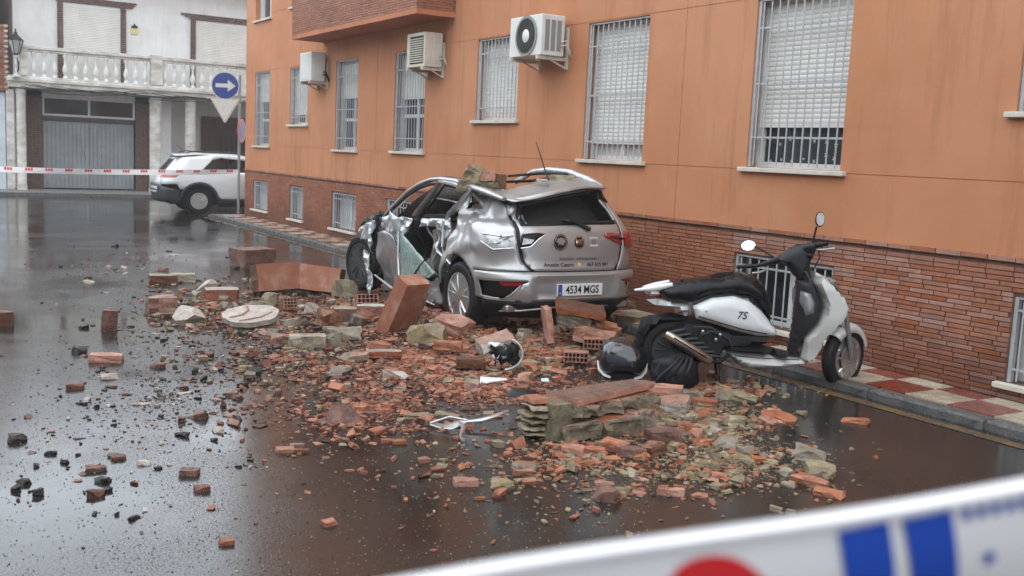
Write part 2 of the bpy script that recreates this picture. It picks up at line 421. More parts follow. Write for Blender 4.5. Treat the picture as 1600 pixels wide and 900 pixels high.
kb = MB(); kb.box((KX+.02, Y_BACK, -.2), (6.655, Y_END+.4, SW-.03)); kerb = kb.build('kerb', MT['concrete'])
tag(kerb, 'low wet grey kerb edging the checker pavement', kind='structure')
q = MB(); q.box((0, 0, -.12), (.15, .985, 0)); km = q.mesh('kerb_stone', MT['kerb'])
for i in range(-9, 24):
    o = mobj('kerb_stone', km, kerb, (KX+random.uniform(-.006, .006), .19+i*1.0, SW+random.uniform(-.004, .002)))
    b = o.modifiers.new('bevel', 'BEVEL'); b.width = .018; b.segments = 2
mb = MB()
for i in range(60):
    a = -6+i*.5
    mb.add([(KX-.22, a, .004), (KX-.10, a, .004), (KX-.10, a+.5, .004), (KX-.22, a+.5, .004)], [(0, 1, 2, 3)])
tag(mb.build('yellow_line', MT['yellow_line']), 'worn yellow no parking line painted on the road along the kerb', kind='structure')
# far pavement in front of the white house
mb = MB(); mb.box((-20, 31.9, -.1), (40, 34.6, .10)); mb.box((-20, 31.75, -.1), (40, 31.896, .105), 1)
tag(mb.build('far_pavement', [MT['concrete'], MT['kerb']], bevel=.012), 'grey pavement with kerb in front of the white house', kind='structure')

# ------------------------------------------------------------------ orange apartment building
ab = thing('apartment_building', 'orange rendered apartment block with brick base and barred windows along the pavement', 'building', (XF, 0, 0))
Z1 = 1.16                                   # top of the brick base
ZTOP = 12.4
MAIN = [(21.0, 22.0, 1.62, 3.16), (18.74, 19.76, 2.06, 3.16), (16.35, 17.35, 1.62, 3.16), (13.82, 14.88, 1.64, 3.16), (11.2, 12.26, 2.1, 3.17), (8.61, 9.71, 1.65, 3.17), (5.95, 7.06, 1.645, 3.165), (3.3, 4.42, 2.12, 3.165), (.7, 1.8, 1.65, 3.165), (-2.0, -.9, 1.65, 3.165)]
BASE = [(21.06, 22.04, .25, .86), (18.92, 19.67, .22, .85), (16.32, 17.42, .22, .85), (13.95, 15.06, .22, .87), (8.78, 9.7, .21, .84), (5.94, 7.12, .20, .83), (3.19, 4.29, .19, .82)]
MAIN = [tuple(q*S for q in a) for a in MAIN]; BASE = [tuple(q*S for q in a) for a in BASE]
UP = []
for fl in range(1, 4):
    for k, a in enumerate(MAIN):
        z = 1.73+2.85*fl
        if fl == 1 and k == 0: UP.append((a[0], a[1]+.02, 4.50, 6.0))
        elif fl == 1 and k in (2, 3): continue
        else: UP.append((a[0], a[1], z, z+1.55))
REC = .20
opens = MAIN+BASE+UP
gy = [8.03*S, 15.56*S, .5*S, -7*S]; gz_ = [1.625*S, 3.18*S, 4.32*S, 5.9*S+.28, 7.35*S, 8.7*S+.2, 10.1*S]
gw = .005
yb = sorted({round(q, 4) for a in opens for q in a[:2]} | {Y_BACK, Y_END} | {round(g+e, 4) for g in gy for e in (-gw, gw)})
zb = sorted({round(q, 4) for a in opens for q in a[2:]} | {0.0, Z1, ZTOP} | {round(g+e, 4) for g in gz_ for e in (-gw, gw)})
def depth(y, z):
    for a in opens:
        if a[0] < y < a[1] and a[2] < z < a[3]: return None
    if z < Z1: return .012
    if any(abs(y-g) < gw for g in gy) or any(abs(z-g) < gw for g in gz_): return .005
    return 0.0
D = [[depth((yb[i]+yb[i+1])/2, (zb[j]+zb[j+1])/2) for j in range(len(zb)-1)] for i in range(len(yb)-1)]
mb = MB(); jmb = MB()
for i in range(len(yb)-1):
    for j in range(len(zb)-1):
        y0, y1, z0, z1 = yb[i], yb[i+1], zb[j], zb[j+1]; d = D[i][j]; tgt = jmb if z1 <= Z1+1e-6 else mb
        if d is not None: tgt.add([(d, y1, z0), (d, y0, z0), (d, y0, z1), (d, y1, z1)], [(0, 1, 2, 3)])
        for di, dj, e in ((1, 0, ((y1, z0), (y1, z1))), (0, 1, ((y0, z1), (y1, z1)))):
            if i+di < len(D) and j+dj < len(D[0]):
                d2 = D[i+di][j+dj]
                a_ = REC+.06 if d is None else d; b_ = REC+.06 if d2 is None else d2
                if abs(a_-b_) > 1e-6:
                    (p, q_), (r_, s_) = e
                    tgt.add([(a_, p, q_), (b_, p, q_), (b_, r_, s_), (a_, r_, s_)], [(0, 1, 2, 3)])
# end wall, back, roof
mb.add([(0, Y_END, 0), (11, Y_END, 0), (11, Y_END, ZTOP), (0, Y_END, ZTOP), (0, Y_BACK, 0), (11, Y_BACK, 0), (11, Y_BACK, ZTOP), (0, Y_BACK, ZTOP)], [(0, 1, 2, 3), (4, 5, 6, 7), (1, 2, 6, 5), (3, 2, 6, 7)])
mb.box((-.18, Y_BACK-.05, ZTOP), (11.1, Y_END+.15, ZTOP+.25))
mb.build('wall', MT['render'], ab); jmb.build('base_wall', MT['mortar_joint'], ab)
mb = MB(); mb.box((REC+.30, Y_BACK+.1, .1), (REC+.34, Y_END-.1, ZTOP-.1)); mb.build('interior', MT['dark'], ab)

# brick base: every brick its own piece near the camera, the far ones joined
course = .0389; bl = .2333
bricks = []
for k in range(29):
    z = SW+.004+k*course
    if z+course > Z1-.045: break
    off = random.choice((0, .5, .25, .33))*bl+random.uniform(0, .05)
    y = Y_BACK+off-bl
    while y < Y_END:
        segs = [(max(y, Y_BACK)+.004, min(y+bl, Y_END)-.004)]
        for a in BASE:
            if a[2]-.05 < z+course-.004 and z < a[3]+.002:
                lo, hi = (a[0]-.06, a[1]+.06) if z < a[2]-.002 else (a[0]-.002, a[1]+.002)
                if z < a[2] and z+course > a[2]-.045 or z+course > a[2]:
                    ns = []
                    for s0, s1 in segs:
                        if s1 <= lo or s0 >= hi: ns.append((s0, s1)); continue
                        if s0 < lo-.03: ns.append((s0, lo-.003))
                        if s1 > hi+.03: ns.append((hi+.003, s1))
                    segs = ns
        for s0, s1 in segs:
            if s1-s0 > .02: bricks.append((s0, s1, z+.003, z+course-.004))
        y += bl
def dist2(b):
    yc = (b[0]+b[1])/2
    vis = 3.75 < yc
    return (0 if vis else 1e4)+yc
bricks.sort(key=dist2)
unit = {}
for i, c in enumerate(BR):
    q = MB(); q.box((0, 0, 0), (.03, 1, 1)); unit[i] = q.mesh('brick', MT['brick%d' % i])
W_ = [6, 5, 4, 6, 1.2, .8, .9]
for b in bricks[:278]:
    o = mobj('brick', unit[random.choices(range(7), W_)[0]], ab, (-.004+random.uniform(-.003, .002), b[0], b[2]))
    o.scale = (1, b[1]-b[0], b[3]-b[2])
mb = MB()
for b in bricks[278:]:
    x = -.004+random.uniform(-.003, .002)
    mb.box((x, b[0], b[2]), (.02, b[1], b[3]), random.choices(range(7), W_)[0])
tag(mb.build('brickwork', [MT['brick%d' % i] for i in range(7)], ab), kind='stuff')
# coping row of bricks laid proud of the wall, at its own height
y = Y_BACK+.1
cm = {i: MB().box((0, 0, 0), (.05, 1, 1)).mesh('coping_brick', MT['brick%d' % i]) for i in range(4)}
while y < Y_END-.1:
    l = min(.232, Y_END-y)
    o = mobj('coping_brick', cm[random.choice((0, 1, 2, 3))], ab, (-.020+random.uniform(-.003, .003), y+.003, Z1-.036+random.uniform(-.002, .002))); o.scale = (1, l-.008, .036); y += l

def corrugated(y0, y1, z0, z1, x, pitch=.045, amp=.0045):
    m_ = MB(); k = max(2, int((z1-z0)/pitch)); p = (z1-z0)/k; pr = []
    for i in range(k):
        a = z0+i*p
        pr += [(x+amp, a), (x, a+p*.15), (x-amp*.25, a+p*.5), (x, a+p*.85), (x+amp, a+p*.97)]
    pr.append((x+amp, z1))
    vs = [(q[0], y1, q[1]) for q in pr]+[(q[0], y0, q[1]) for q in pr]; n_ = len(pr)
    m_.add(vs, [(i, n_+i, n_+i+1, i+1) for i in range(n_-1)])
    m_.box((x-.006, y0, z0-.035), (x+.012, y1, z0))
    return m_

barmesh = {}
def bar_mesh(h, r, mk):
    k = (round(h, 3), r, mk)
    if k not in barmesh: barmesh[k] = MB().tube([(0, 0, 0), (0, 0, h)], r, 8).mesh('bar', MT[mk], 60)
    return barmesh[k]

def make_window(a, shut=1.0, grille=True, rails=(.18, .55, .87), nbar=11, mk='bar', mull=(.5,), curtain=None, transom=None, r=.0075, small=False):
    y0, y1, z0, z1 = a; W = y1-y0; H = z1-z0
    f = MB(); x0, x1 = REC-.03, REC+.02; t = .055 if not small else .04
    f.box((x0, y0, z0), (x1, y1, z0+t)); f.box((x0, y0, z1-t), (x1, y1, z1)); f.box((x0, y0, z0+t), (x1, y0+t, z1-t)); f.box((x0, y1-t, z0+t), (x1, y1, z1-t))
    for mm in mull: f.box((x0-.004, y0+W*mm-t*.6, z0+t), (x1, y0+W*mm+t*.6, z1-t))
    if transom:
        f.box((x0-.006, y0+t, z0+H*transom-t*.5), (x1, y1-t, z0+H*transom+t*.5))
    w_ = f.build('window', MT['win_white'], ab, bevel=.004)
    g = MB(); xs_ = [y0+t]+[y0+W*mm for mm in mull]+[y1-t]
    for i in range(len(xs_)-1):
        MB().box((x1-.018, xs_[i], z0+t), (x1-.012, xs_[i+1], z1-t)).build('pane', MT['glass'], w_)
    if curtain: 
        cv = MB(); n_ = 40
        vs = [(x1-.024+.004*math.sin(i*1.7), y0+t+(W-2*t)*i/n_, z) for z in (z0+t, z1-t) for i in range(n_+1)]
        cv.add(vs, [(i, i+1, n_+2+i, n_+1+i) for i in range(n_)]); cv.build('curtain', MT[curtain], w_, 40)
    if shut > 0:
        corrugated(y0+.03, y1-.03, z1-H*shut, z1, x0-.03).build('roller_shutter', MT['shutter'], w_, 50)
        for yy in (y0, y1-.03): f2 = MB().box((x0-.055, yy, z0), (x0-.006, yy+.03, z1)).build('shutter_rail', MT['win_white'], w_)
    s_ = MB(); s_.box((-.055, y0-.07, z0-.045), (REC, y1+.07, z0-.002)); s_.build('sill', MT['sill'], w_, bevel=.006)
    if grille:
        gx = .025
        gm = MB()
        gm.box((gx-.006, y1-.035, z0+.004), (gx+.006+.03, y1-.004, z1-.004)); gm.box((gx-.006, y0+.004, z0+.004), (gx+.036, y0+.018, z1-.004))
        gm.box((gx-.006, y0+.02, z1-.022), (gx+.02, y1-.037, z1-.004))
        for q_ in rails:
            z = z1-H*q_
            gm.box((gx-.004, y0+.018, z-.009), (gx+.010, y1-.035, z+.009))
            gm.tube([(gx+.008, y1-.06, z), (REC-.03, y1-.06, z)], .006, 6)
        gr = gm.build('window_grille', MT[mk], ab)
        bh = H-.026-.03
        for i in range(nbar):
            yy = y0+.02+(W-.06)*(i+.6)/nbar
            mobj('bar', bar_mesh(bh, r, mk), gr, (gx-.010, yy, z0+.022))
    return w_

make_window(MAIN[0], .38, mull=(.5,), curtain=None, transom=.35)
make_window(MAIN[1], .80, nbar=10)
make_window(MAIN[2], .40, mull=(.5,), transom=.34)
make_window(MAIN[3], .45, mull=(.5,), transom=.36)
make_window(MAIN[4], 1.0, rails=(.18, .85))
make_window(MAIN[5], .86, mull=(.5,), rails=(.17, .53, .87), curtain='curtain')
w7 = make_window(MAIN[6], .735, mull=(), rails=(.17, .50, .82), curtain='curtain_dark', nbar=11)
y0, y1, z0, z1 = MAIN[6]
st = MB()
for i in range(16):
    cy = y0+.1+(i % 8)*.135+random.uniform(-.03, .03); cz = z0+.10+(i//8)*.16+random.uniform(-.04, .04); rr_ = random.uniform(.018, .036)
    a0 = random.random()*6
    for k in range(5):
        a = a0+k*1.2566; n1 = (-math.sin(a)*.006, math.cos(a)*.006); p = (cy+math.cos(a)*rr_, cz+math.sin(a)*rr_)
        st.add([(REC-.012, cy-n1[0], cz-n1[1]), (REC-.012, p[0], p[1]), (REC-.012, cy+n1[0], cz+n1[1])], [(0, 1, 2)])
so_ = st.build('star_print', MT['star'], w7)
make_window(MAIN[7], 1.0, rails=(.18, .80))
make_window(MAIN[8], .7); make_window(MAIN[9], .7)
for a in UP: make_window(a, random.choice((.45, .7, 1.0)), grille=False, transom=None)
for i, a in enumerate(BASE):
    make_window(a, 0, rails=(.16, .84), nbar=10 if a[1]-a[0] > .9 else 8, mull=(.5,), small=True, mk='bar', r=.008, curtain='curtain' if i in (0, 1, 2, 6) else None)

# overhanging brick balcony
BX, BY0, BY1, BZ0, BZ1 = -.64, 13.72, 19.07, 3.79, 4.95
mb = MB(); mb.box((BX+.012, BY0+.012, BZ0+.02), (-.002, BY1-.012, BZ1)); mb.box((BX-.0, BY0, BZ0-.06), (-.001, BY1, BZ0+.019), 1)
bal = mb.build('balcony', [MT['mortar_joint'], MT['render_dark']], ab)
mb = MB(); k = 0; z = BZ0+.024
while z < BZ1:
    for face in range(3):
        if face == 0: L0, L1 = BY0, BY1
        else: L0, L1 = BX+.02, -.004
        y = L0-(k % 2)*bl*.5
        while y < L1:
            s0, s1 = max(y, L0)+.004, min(y+bl, L1)-.004
            if s1-s0 > .03:
                mi = random.choices(range(7), W_)[0]; e = random.uniform(0, .003)
                if face == 0: mb.box((BX-e, s0, z), (BX+.02, s1, z+course-.008), mi)
                elif face == 1: mb.box((s0, BY0-e, z), (s1, BY0+.02, z+course-.008), mi)
                else: mb.box((s0, BY1-.02, z), (s1, BY1+e, z+course-.008), mi)
            y += bl
    z += course; k += 1
tag(mb.build('brickwork', [MT['brick%d' % i] for i in range(7)], bal), kind='stuff')
# ------------------------------------------------------------------ white house across the side street
WY, FY = 34.1, 33.05                        # wall plane, front of balcony and columns
wh = thing('white_house', 'white two storey house with balustrade balcony and grey garage door across the side street', 'house', (0, WY, 0))
def lx_(a): return a
mb = MB()                                   # wall in pieces round the openings (local y: 0 = wall face, + = inside)
def wbox(x0, x1, z0, z1, y0=0, y1=.3, m=0): mb.box((x0, y0, z0), (x1, y1, z1), m)
wbox(3.35, 3.66, .1, 3.3); wbox(7.27, 7.6, .1, 3.3)
wbox(4.12, 6.80, 2.88, 3.3)
wbox(3.35, 15, 3.3, 6.6, .004, .3); 
wbox(3.35, 3.6, 0, 6.6, .31, 9); wbox(14.7, 15, 0, 6.6, .31, 9); wbox(3.6, 14.7, 0, 6.6, 8.7, 9)
wbox(7.6, 7.9, .1, 3.3, .0, 2.0)                        # side of the porch
wbox(7.9, 15, 2.62, 3.3, 1.92, 2.2); wbox(7.9, 9.35, .1, 2.62, 1.9, 2.2); wbox(11.5, 15, .1, 2.62, 1.9, 2.2)
mb.build('wall', MT['white_wall'], wh)
mb = MB(); mb.box((7.9, -1.0, .1), (15, 1.9, .14)); mb.build('porch_floor', MT['concrete'], wh)
# garage: brown brick piers, transom lights, ribbed leaf doors
bb = MB().box((0, 0, 0), (.19, .06, .052)).mesh('brick', MT['brown_brick'])
for a_, b_ in ((3.66, 4.12), (6.80, 7.27)): MB().box((a_, 0, .1), (b_, .3, 2.88)).build('pier_core', MT['dark'], wh)
pb = MB()
for x0, x1 in ((3.665, 4.115), (6.805, 7.265)):
    for k in range(44):
        z = .104+k*.0625; o = 0 if k % 2 else -.11; x = x0+o
        while x < x1:
            a, b = max(x, x0)+.004, min(x+.225, x1)-.004
            if b-a > .03:
                d = random.uniform(0, .012); pb.box((a, -.03-d, z), (b, -.001, z+.054))
            x += .225
tag(pb.build('pier_brickwork', MT['brown_brick'], wh), kind='stuff')
mb = MB()
for x0, x1 in ((4.12, 4.18), (5.42, 5.48), (6.74, 6.80)): mb.box((x0, .05, 2.38), (x1, .14, 2.84))
mb.box((4.12, .048, 2.84), (6.80, .14, 2.88)); mb.box((4.12, .048, 2.32), (6.80, .14, 2.38))
tr = mb.build('transom_window', MT['win_white'], wh)
for x0, x1 in ((4.18, 5.42), (5.48, 6.74)): MB().box((x0, .10, 2.38), (x1, .11, 2.84)).build('pane', MT['glass'], tr)
MB().box((4.12, .04, 2.18), (6.80, .16, 2.318)).build('lintel', MT['brown_wood'], wh)
for k, (x0, x1) in enumerate(((4.14, 5.455), (5.465, 6.78))):
    g = MB(); n_ = 11; p = (x1-x0)/n_
    for i in range(n_):
        a = x0+i*p; g.box((a+.002, .10, .14), (a+p-.024, .15, 2.175)); g.box((a+p-.024, .118, .14), (a+p+.002, .15, 2.175))
    gd = g.build('garage_door', MT['garage'], wh)
    MB().tube([(x1-.18 if k == 0 else x0+.14, .07, 1.15), (x1-.18 if k == 0 else x0+.14, .07, 1.30)], .012, 8).build('handle', MT['steel'], gd)
# columns
for x0, x1 in ((3.32, 3.58), (7.06, 7.40), (8.14, 8.46)):
    m_ = MB(); r_ = (x1-x0)/2; c = (x0+x1)/2
    m_.lathe([(r_*1.12, .1), (r_*1.12, .22), (r_, .26), (r_, 2.86), (r_*1.1, 2.92), (r_*1.1, 3.03)], (c, FY-WY+.22, 0), n=20); m_.build('column', MT['white_dirty'], wh, 40)
# balcony slab, piers, rails and balusters
fy = FY-WY
bm_ = MB(); bm_.box((3.10, fy, 3.06), (15, -.001, 3.30)); bm_.box((3.06, fy-.05, 3.23), (15, fy-.001, 3.34)); bm_.box((3.10, fy+.002, 3.301), (15, fy+.22, 3.40))
bal2 = bm_.build('balcony', MT['white_dirty'], wh, bevel=.02)
rl = MB(); rl.box((3.40, fy-.02, 4.17), (15, fy+.20, 4.27)); rl.box((3.40, fy+.02, 4.10), (15, fy+.16, 4.168)); rl.build('balustrade_rail', MT['white_dirty'], bal2, bevel=.012)
for x0, x1 in ((3.42, 3.62), (7.06, 7.40), (11.0, 11.3)):
    MB().box((x0, fy-.03, 3.402), (x1, fy+.21, 4.31)).build('balustrade_pier', MT['white_dirty'], bal2, bevel=.012)
bal_m = MB().lathe([(.065, 0), (.065, .05), (.035, .08), (.05, .14), (.078, .24), (.066, .32), (.034, .42), (.032, .52), (.042, .58), (.066, .63), (.066, .70)], n=14).mesh('baluster', MT['balus'], 50)
x = 3.78
while x < 11.0:
    if not 6.98 < x < 7.46: mobj('baluster', bal_m, bal2, (x, fy+.09, 3.402))
    x += .285
# upper floor doors with closed shutters in stepped brown brick surrounds
for x0, x1, zt in ((4.78, 6.32, 5.62), (8.72, 10.55, 5.50)):
    d = MB(); d.box((x0-.06, -.01, 3.3), (x0, .05, zt)); d.box((x1, -.01, 3.3), (x1+.06, .05, zt)); d.box((x0-.06, -.01, zt), (x1+.06, .05, zt+.09))
    dw = d.build('balcony_door', MT['win_white'], wh)
    sh = corrugated(0, x1-x0, 3.3, zt, 0, .05, .006)
    sh.v = [(x0+v[1], v[0]-.002, v[2]) for v in sh.v]; sh.build('roller_shutter', MT['shutter'], dw, 50)
    for xx in (x0-.20, x1+.065):
        z = 3.42
        while z < zt+.1:
            o = mobj('brick', bb, wh, (xx-.02, -.045-random.uniform(0, .015), z)); o.scale = (.85, 1, 1); z += .062
    for k in range(3):
        e = .1+.14*k; x = x0-.15-e
        while x < x1+.15+e:
            mobj('brick', bb, wh, (x, -.05-.008*k, zt+.105+k*.062)); x += .2
# eaves and roof tiles
mb = MB(); mb.box((3.2, -.55, 6.6), (15.2, 9.2, 6.72)); rf = mb.build('roof', MT['white_wall'], wh)
tm_ = MB()
for k in range(14): 
    a0 = math.pi*k/13
tl_ = MB().tube([(0, 0, 0), (0, .42, .10)], [.085, .07], 10, flat=.6).mesh('roof_tile', MT['clay_tile'], 60)
x = 3.3
while x < 15:
    o = mobj('roof_tile', tl_, rf, (x, -.72, 6.73)); x += .19
mb = MB(); mb.add([(3.2, -.4, 6.78), (15.2, -.4, 6.78), (15.2, 4.4, 7.9), (3.2, 4.4, 7.9), (15.2, 9.2, 6.78), (3.2, 9.2, 6.78)], [(0, 1, 2, 3), (3, 2, 4, 5), (0, 3, 5), (1, 4, 2)])
mb.build('roof_slope', MT['clay_tile'], rf)
# porch door
d = MB(); d.box((9.35, 1.85, .1), (9.85, 2.1, 2.58)); d.box((11.0, 1.85, .1), (11.5, 2.1, 2.58)); d.box((9.852, 1.85, 2.2), (10.998, 2.1, 2.58)); d.build('door_surround', MT['brown_brick'], wh)
pd = MB(); pd.box((9.86, 1.98, .12), (10.99, 2.04, 2.19)); pdo = pd.build('porch_door', MT['brown_wood'], wh)
for i in range(5): MB().box((10.0+i*.19, 1.955, .5), (10.1+i*.19, 1.978, 1.95)).build('door_panel', MT['glass'], pdo)
# alarm sign box
al = thing('alarm_sign', 'small black and yellow alarm sign plate high on the white house wall', 'sign', (6.78, WY-.001, 4.97))
MB().box((-.10, -.03, 0), (.10, 0, .17)).build('plate', mat('pale_yellow', (.55, .5, .22), .5), al)
a_ = MB(); a_.prism([(-.09, .19), (.10, .19), (.09, .25), (.03, .26), (.02, .31), (-.02, .31), (-.03, .26), (-.10, .25)], lambda u, v, d: (u, d, v), -.035, -.001); a_.build('emblem', MT['black'], al)
# sagging cables under the balcony
cb = MB()
for k in range(6):
    z0 = 3.08+random.uniform(-.06, .1); pts = []
    x0, x1 = random.uniform(3.1, 4.2), random.uniform(8.0, 11)
    for i in range(15):
        t = i/14; sag = .10*abs(math.sin(t*math.pi*(2+k % 2)))
        pts.append((x0+(x1-x0)*t, FY-.06-.012*k, z0-sag+random.uniform(-.01, .01)))
    cb.tube(pts, .011, 5)
tag(cb.build('cable_bundle', MT['cable']), 'sagging black cables strung along the underside of the white balcony', 'cable')
# wall lantern on the balcony corner
la = thing('wall_lantern', 'black street lantern with glazed head on the corner of the white balcony', 'lantern', (3.30, FY-.16, 3.345))
m_ = MB(); m_.lathe([(.13, 0), (.13, .04), (.05, .07), (.035, .16), (.03, .52), (.06, .54), (.02, .58), (.02, .62)], n=12); m_.build('post', MT['white_dirty'], la, 50)
m_ = MB(); m_.tube([(0, 0, .08), (.06, -.01, .2), (.07, -.01, .38), (0, 0, .56)], .022, 6); m_.build('bracket', MT['black'], la)
m_ = MB(); m_.lathe([(.07, .62), (.09, .64), (.09, .66)], n=6); m_.lathe([(.21, 1.02), (.20, 1.05), (.10, 1.14), (.05, 1.2), (.05, 1.24), (.02, 1.27), (.02, 1.35)], n=6)
for i in range(6):
    a = i*math.pi/3; m_.tube([(.09*math.cos(a), .09*math.sin(a), .65), (.20*math.cos(a), .20*math.sin(a), 1.03)], .011, 5)
m_.build('lantern_frame', MT['black'], la)
MB().lathe([(.084, .661), (.192, 1.019)], n=6).build('lantern_glass', mat('lantern_glass', (.35, .36, .35), .15, var=.2), la)

# ------------------------------------------------------------------ neighbouring house at the far left
nh = thing('corner_house', 'peach and white house with patterned brick corner at the left edge', 'house', (0, 33.35, 0))
m_ = MB(); m_.box((-14, 0, 2.9), (2.86, 9, 7.6)); m_.build('upper_wall', MT['peach'], nh)
m_ = MB(); m_.box((-14, .02, .1), (3.04, 9, 2.9)); m_.build('lower_wall', mat('bluish_white_wall', (.52, .57, .60), .7, var=.15, scale=2), nh)
m_ = MB(); m_.box((3.06, -.12, .1), (3.27, 9, 3.0)); m_.build('pilaster', MT['white_dirty'], nh, bevel=.01)
m_ = MB(); m_.box((-14.1, -.3, 7.6), (3.1, 9.1, 7.8)); m_.build('roof', MT['clay_tile'], nh)
cbm = [MB().box((0, 0, 0), (.105, .12, .062)).mesh('brick', q) for q in (MT['brick1'], MT['brick4'], MT['sign_back'])]
for k in range(26):
    for i in range(5):
        mobj('brick', cbm[0 if (i+k) % 2 == 0 else (2 if (i*7+k*3) % 3 else 1)], nh, (2.55+i*.112+(k % 2)*.03, -.10-random.uniform(0, .03), 2.95+k*.072))
gf = MB()
for a in ((2.3, 1.0), (2.55, 1.15), (2.75, .9)):
    gf.tube([(a[0]-.12, .012, a[1]), (a[0]-.05, .012, a[1]+.25), (a[0]+.06, .012, a[1]+.05), (a[0]+.1, .012, a[1]+.3)], .016, 5)
gf.build('graffiti', mat('blue_graffiti', (.12, .16, .30), .6), nh)

# ------------------------------------------------------------------ sign post at the corner
sp = thing('sign_post', 'grey steel post with blue arrow sign, cream triangle and no parking sign at the corner', 'road sign', (7.30, 24.62, 0))
MB().tube([(0, 0, 0), (0, 0, 3.36)], .032, 12).build('post', MT['steel'], sp, 50)
sg = Matrix.Rotation(R(-22), 4, 'Z')
def disc(r, y, n=36): return [(r*math.cos(2*math.pi*i/n), r*math.sin(2*math.pi*i/n)) for i in range(n)]
def sgn(cx, cz, y0): return lambda u, v, d: sg @ Vector((cx+u, y0+d, cz+v))
c0 = (-.33, 3.09)
m_ = MB(); m_.prism(disc(.325, 0), sgn(*c0, -.05), -.006, .012); q = m_.build('arrow_sign', MT['sign_white'], sp)
MB().prism(disc(.305, 0), sgn(*c0, -.05), -.010, -.006).build('blue_disc', MT['sign_blue'], q)
ar = [(-.22, -.045), (.06, -.045), (.06, -.14), (.24, 0), (.06, .14), (.06, .045), (-.22, .045)]
MB().prism(ar, sgn(*c0, -.05), -.014, -.0102).build('arrow', MT['sign_white'], q)
MB().box((-.33, -.045, 3.07), (.03, -.035, 3.11), mat=sg).build('sign_bracket', MT['steel'], q)
c1 = (-.33, 2.78)
m_ = MB(); m_.prism([(-.345, .0), (-.33, .02), (.33, .02), (.345, 0), (.02, -.56), (-.02, -.56)], sgn(*c1, -.05), -.006, .006); q = m_.build('triangle_sign', MT['sign_back'], sp)
MB().prism([(-.30, -.01), (.30, -.01), (0, -.52)], sgn(*c1, -.05), -.009, -.0061).build('triangle_face', MT['sign_white'], q)
MB().box((-.33, -.045, 2.62), (.03, -.035, 2.66), mat=sg).build('sign_bracket', MT['steel'], q)
s2 = Matrix.Rotation(R(54), 4, 'Z')
f2 = lambda u, v, d: s2 @ Vector((u, -.06+d, 2.05+v))
m_ = MB(); m_.prism(disc(.285, 0), f2, -.004, .012); q = m_.build('no_parking_sign', MT['sign_red'], sp)
MB().prism(disc(.215, 0), f2, -.008, -.0041).build('blue_disc', MT['sign_blue'], q)
MB().prism([(-.17, .13), (-.13, .17), (.17, -.13), (.13, -.17)], f2, -.012, -.0081).build('red_bar', MT['sign_red'], q)

# ------------------------------------------------------------------ air conditioning units on the orange wall
MT['ac_white'] = mat('ac_white_casing', (.60, .60, .57), .45, var=.08, scale=5)
MT['ac_beige'] = mat('ac_beige_casing', (.52, .48, .40), .5, var=.12, scale=5)
MT['ac_grey'] = mat('ac_grey_slats', (.22, .22, .21), .5)
def ac_unit(label, yn, yf, xo, xb, z0, z1, cm, style):
    """yn/yf: near/far end along the wall, xo: how far the front stands off, xb: back"""
    t = thing('air_conditioner', label, 'air conditioner', (XF, (yn+yf)/2, z0), 0, 'air conditioning units on the orange wall')
    L_ = (yf-yn)/2; H = z1-z0; m = MT[cm]
    b = MB(); b.box((-xo, -L_, .0), (-xb, L_, H)); b.build('casing', m, t, bevel=.012)
    if style == 'round':
        cy, cz, r = -.03, H*.5, min(.22, H*.44)
        MB().lathe([(r+.03, 0), (r+.03, .012), (r, .016), (r, -.0)], (-xo-.014, cy, cz), 'x', 32).build('fan_ring', MT['ac_grey'], t, 40)
        MB().lathe([(0.001, 0), (r, 0)], (-xo-.003, cy, cz), 'x', 32).build('fan_recess', MT['black'], t)
        g = MB()
        for k in range(5): 
            rr = r*(.35+.15*k)
            g.tube([(-xo-.012, cy+rr*math.cos(a*math.pi/14), cz+rr*math.sin(a*math.pi/14)) for a in range(29)], .004, 5, cap=False)
        for a in range(12): g.tube([(-xo-.012, cy+.06*math.cos(a*math.pi/6), cz+.06*math.sin(a*math.pi/6)), (-xo-.012, cy+r*math.cos(a*math.pi/6), cz+r*math.sin(a*math.pi/6))], .003, 5)
        g.build('fan_guard', MT['ac_grey'], t)
        MB().lathe([(.001, -.008), (.075, -.006), (.085, 0)], (-xo-.012, cy, cz), 'x', 24).build('fan_hub', m, t, 40)
    elif style == 'slats':
        MB().box((-xo-.004, -L_+.05, .05), (-xo-.001, L_-.12, H-.05)).build('grille_recess', MT['black'], t)
        sl = MB().box((-.012, -L_+.05, 0), (0, L_-.12, .016)).mesh('slat', m)
        for k in range(11): mobj('slat', sl, t, (-xo-.004, 0, .07+k*(H-.14)/11))
    else:
        MB().box((-xo-.006, -L_+.04, .04), (-xo-.001, L_-.04, H-.04)).build('front_panel', MT['ac_grey'] if style == 'x' else m, t, bevel=.004)
    # end panel facing down the street: louvres, service cover
    for k in range(3):
        x0 = -xo+.05+k*(xo-xb-.08)/3
        MB().box((x0, -L_-.008, .06), (x0+(xo-xb)/3-.05, -L_-.001, H-.06)).build('end_louvre', MT['ac_grey'] if style == 'round' else m, t, bevel=.003)
    pp = MB()
    for k in range(2): pp.tube([(-xb-.05, -L_-.01, .12+.05*k), (-xb-.02, -L_-.07, .14+.05*k), (-xb+.04, -L_-.06, .05+.03*k), (-.001, -L_-.03, .0)], .012, 6)
    pp.build('pipe', MT['black' if style == 'plain' else 'sill'], t)
    for yy in (-L_+.06, L_-.06):
        q = MB(); q.box((-.035, yy-.02, -.14), (-.001, yy+.02, H*.75)); q.box((-xo-.02, yy-.02, -.045), (-.036, yy+.02, -.002)); q.tube([(-.03, yy, -.13), (-xo*.6, yy, -.04)], .012, 6)
        q.build('bracket', MT['sill'], t)
    return t
ac_unit('white air conditioner with a round fan beside the large barred window', 10.66, 11.40, .44, .10, 2.98, 3.47, 'ac_white', 'round')
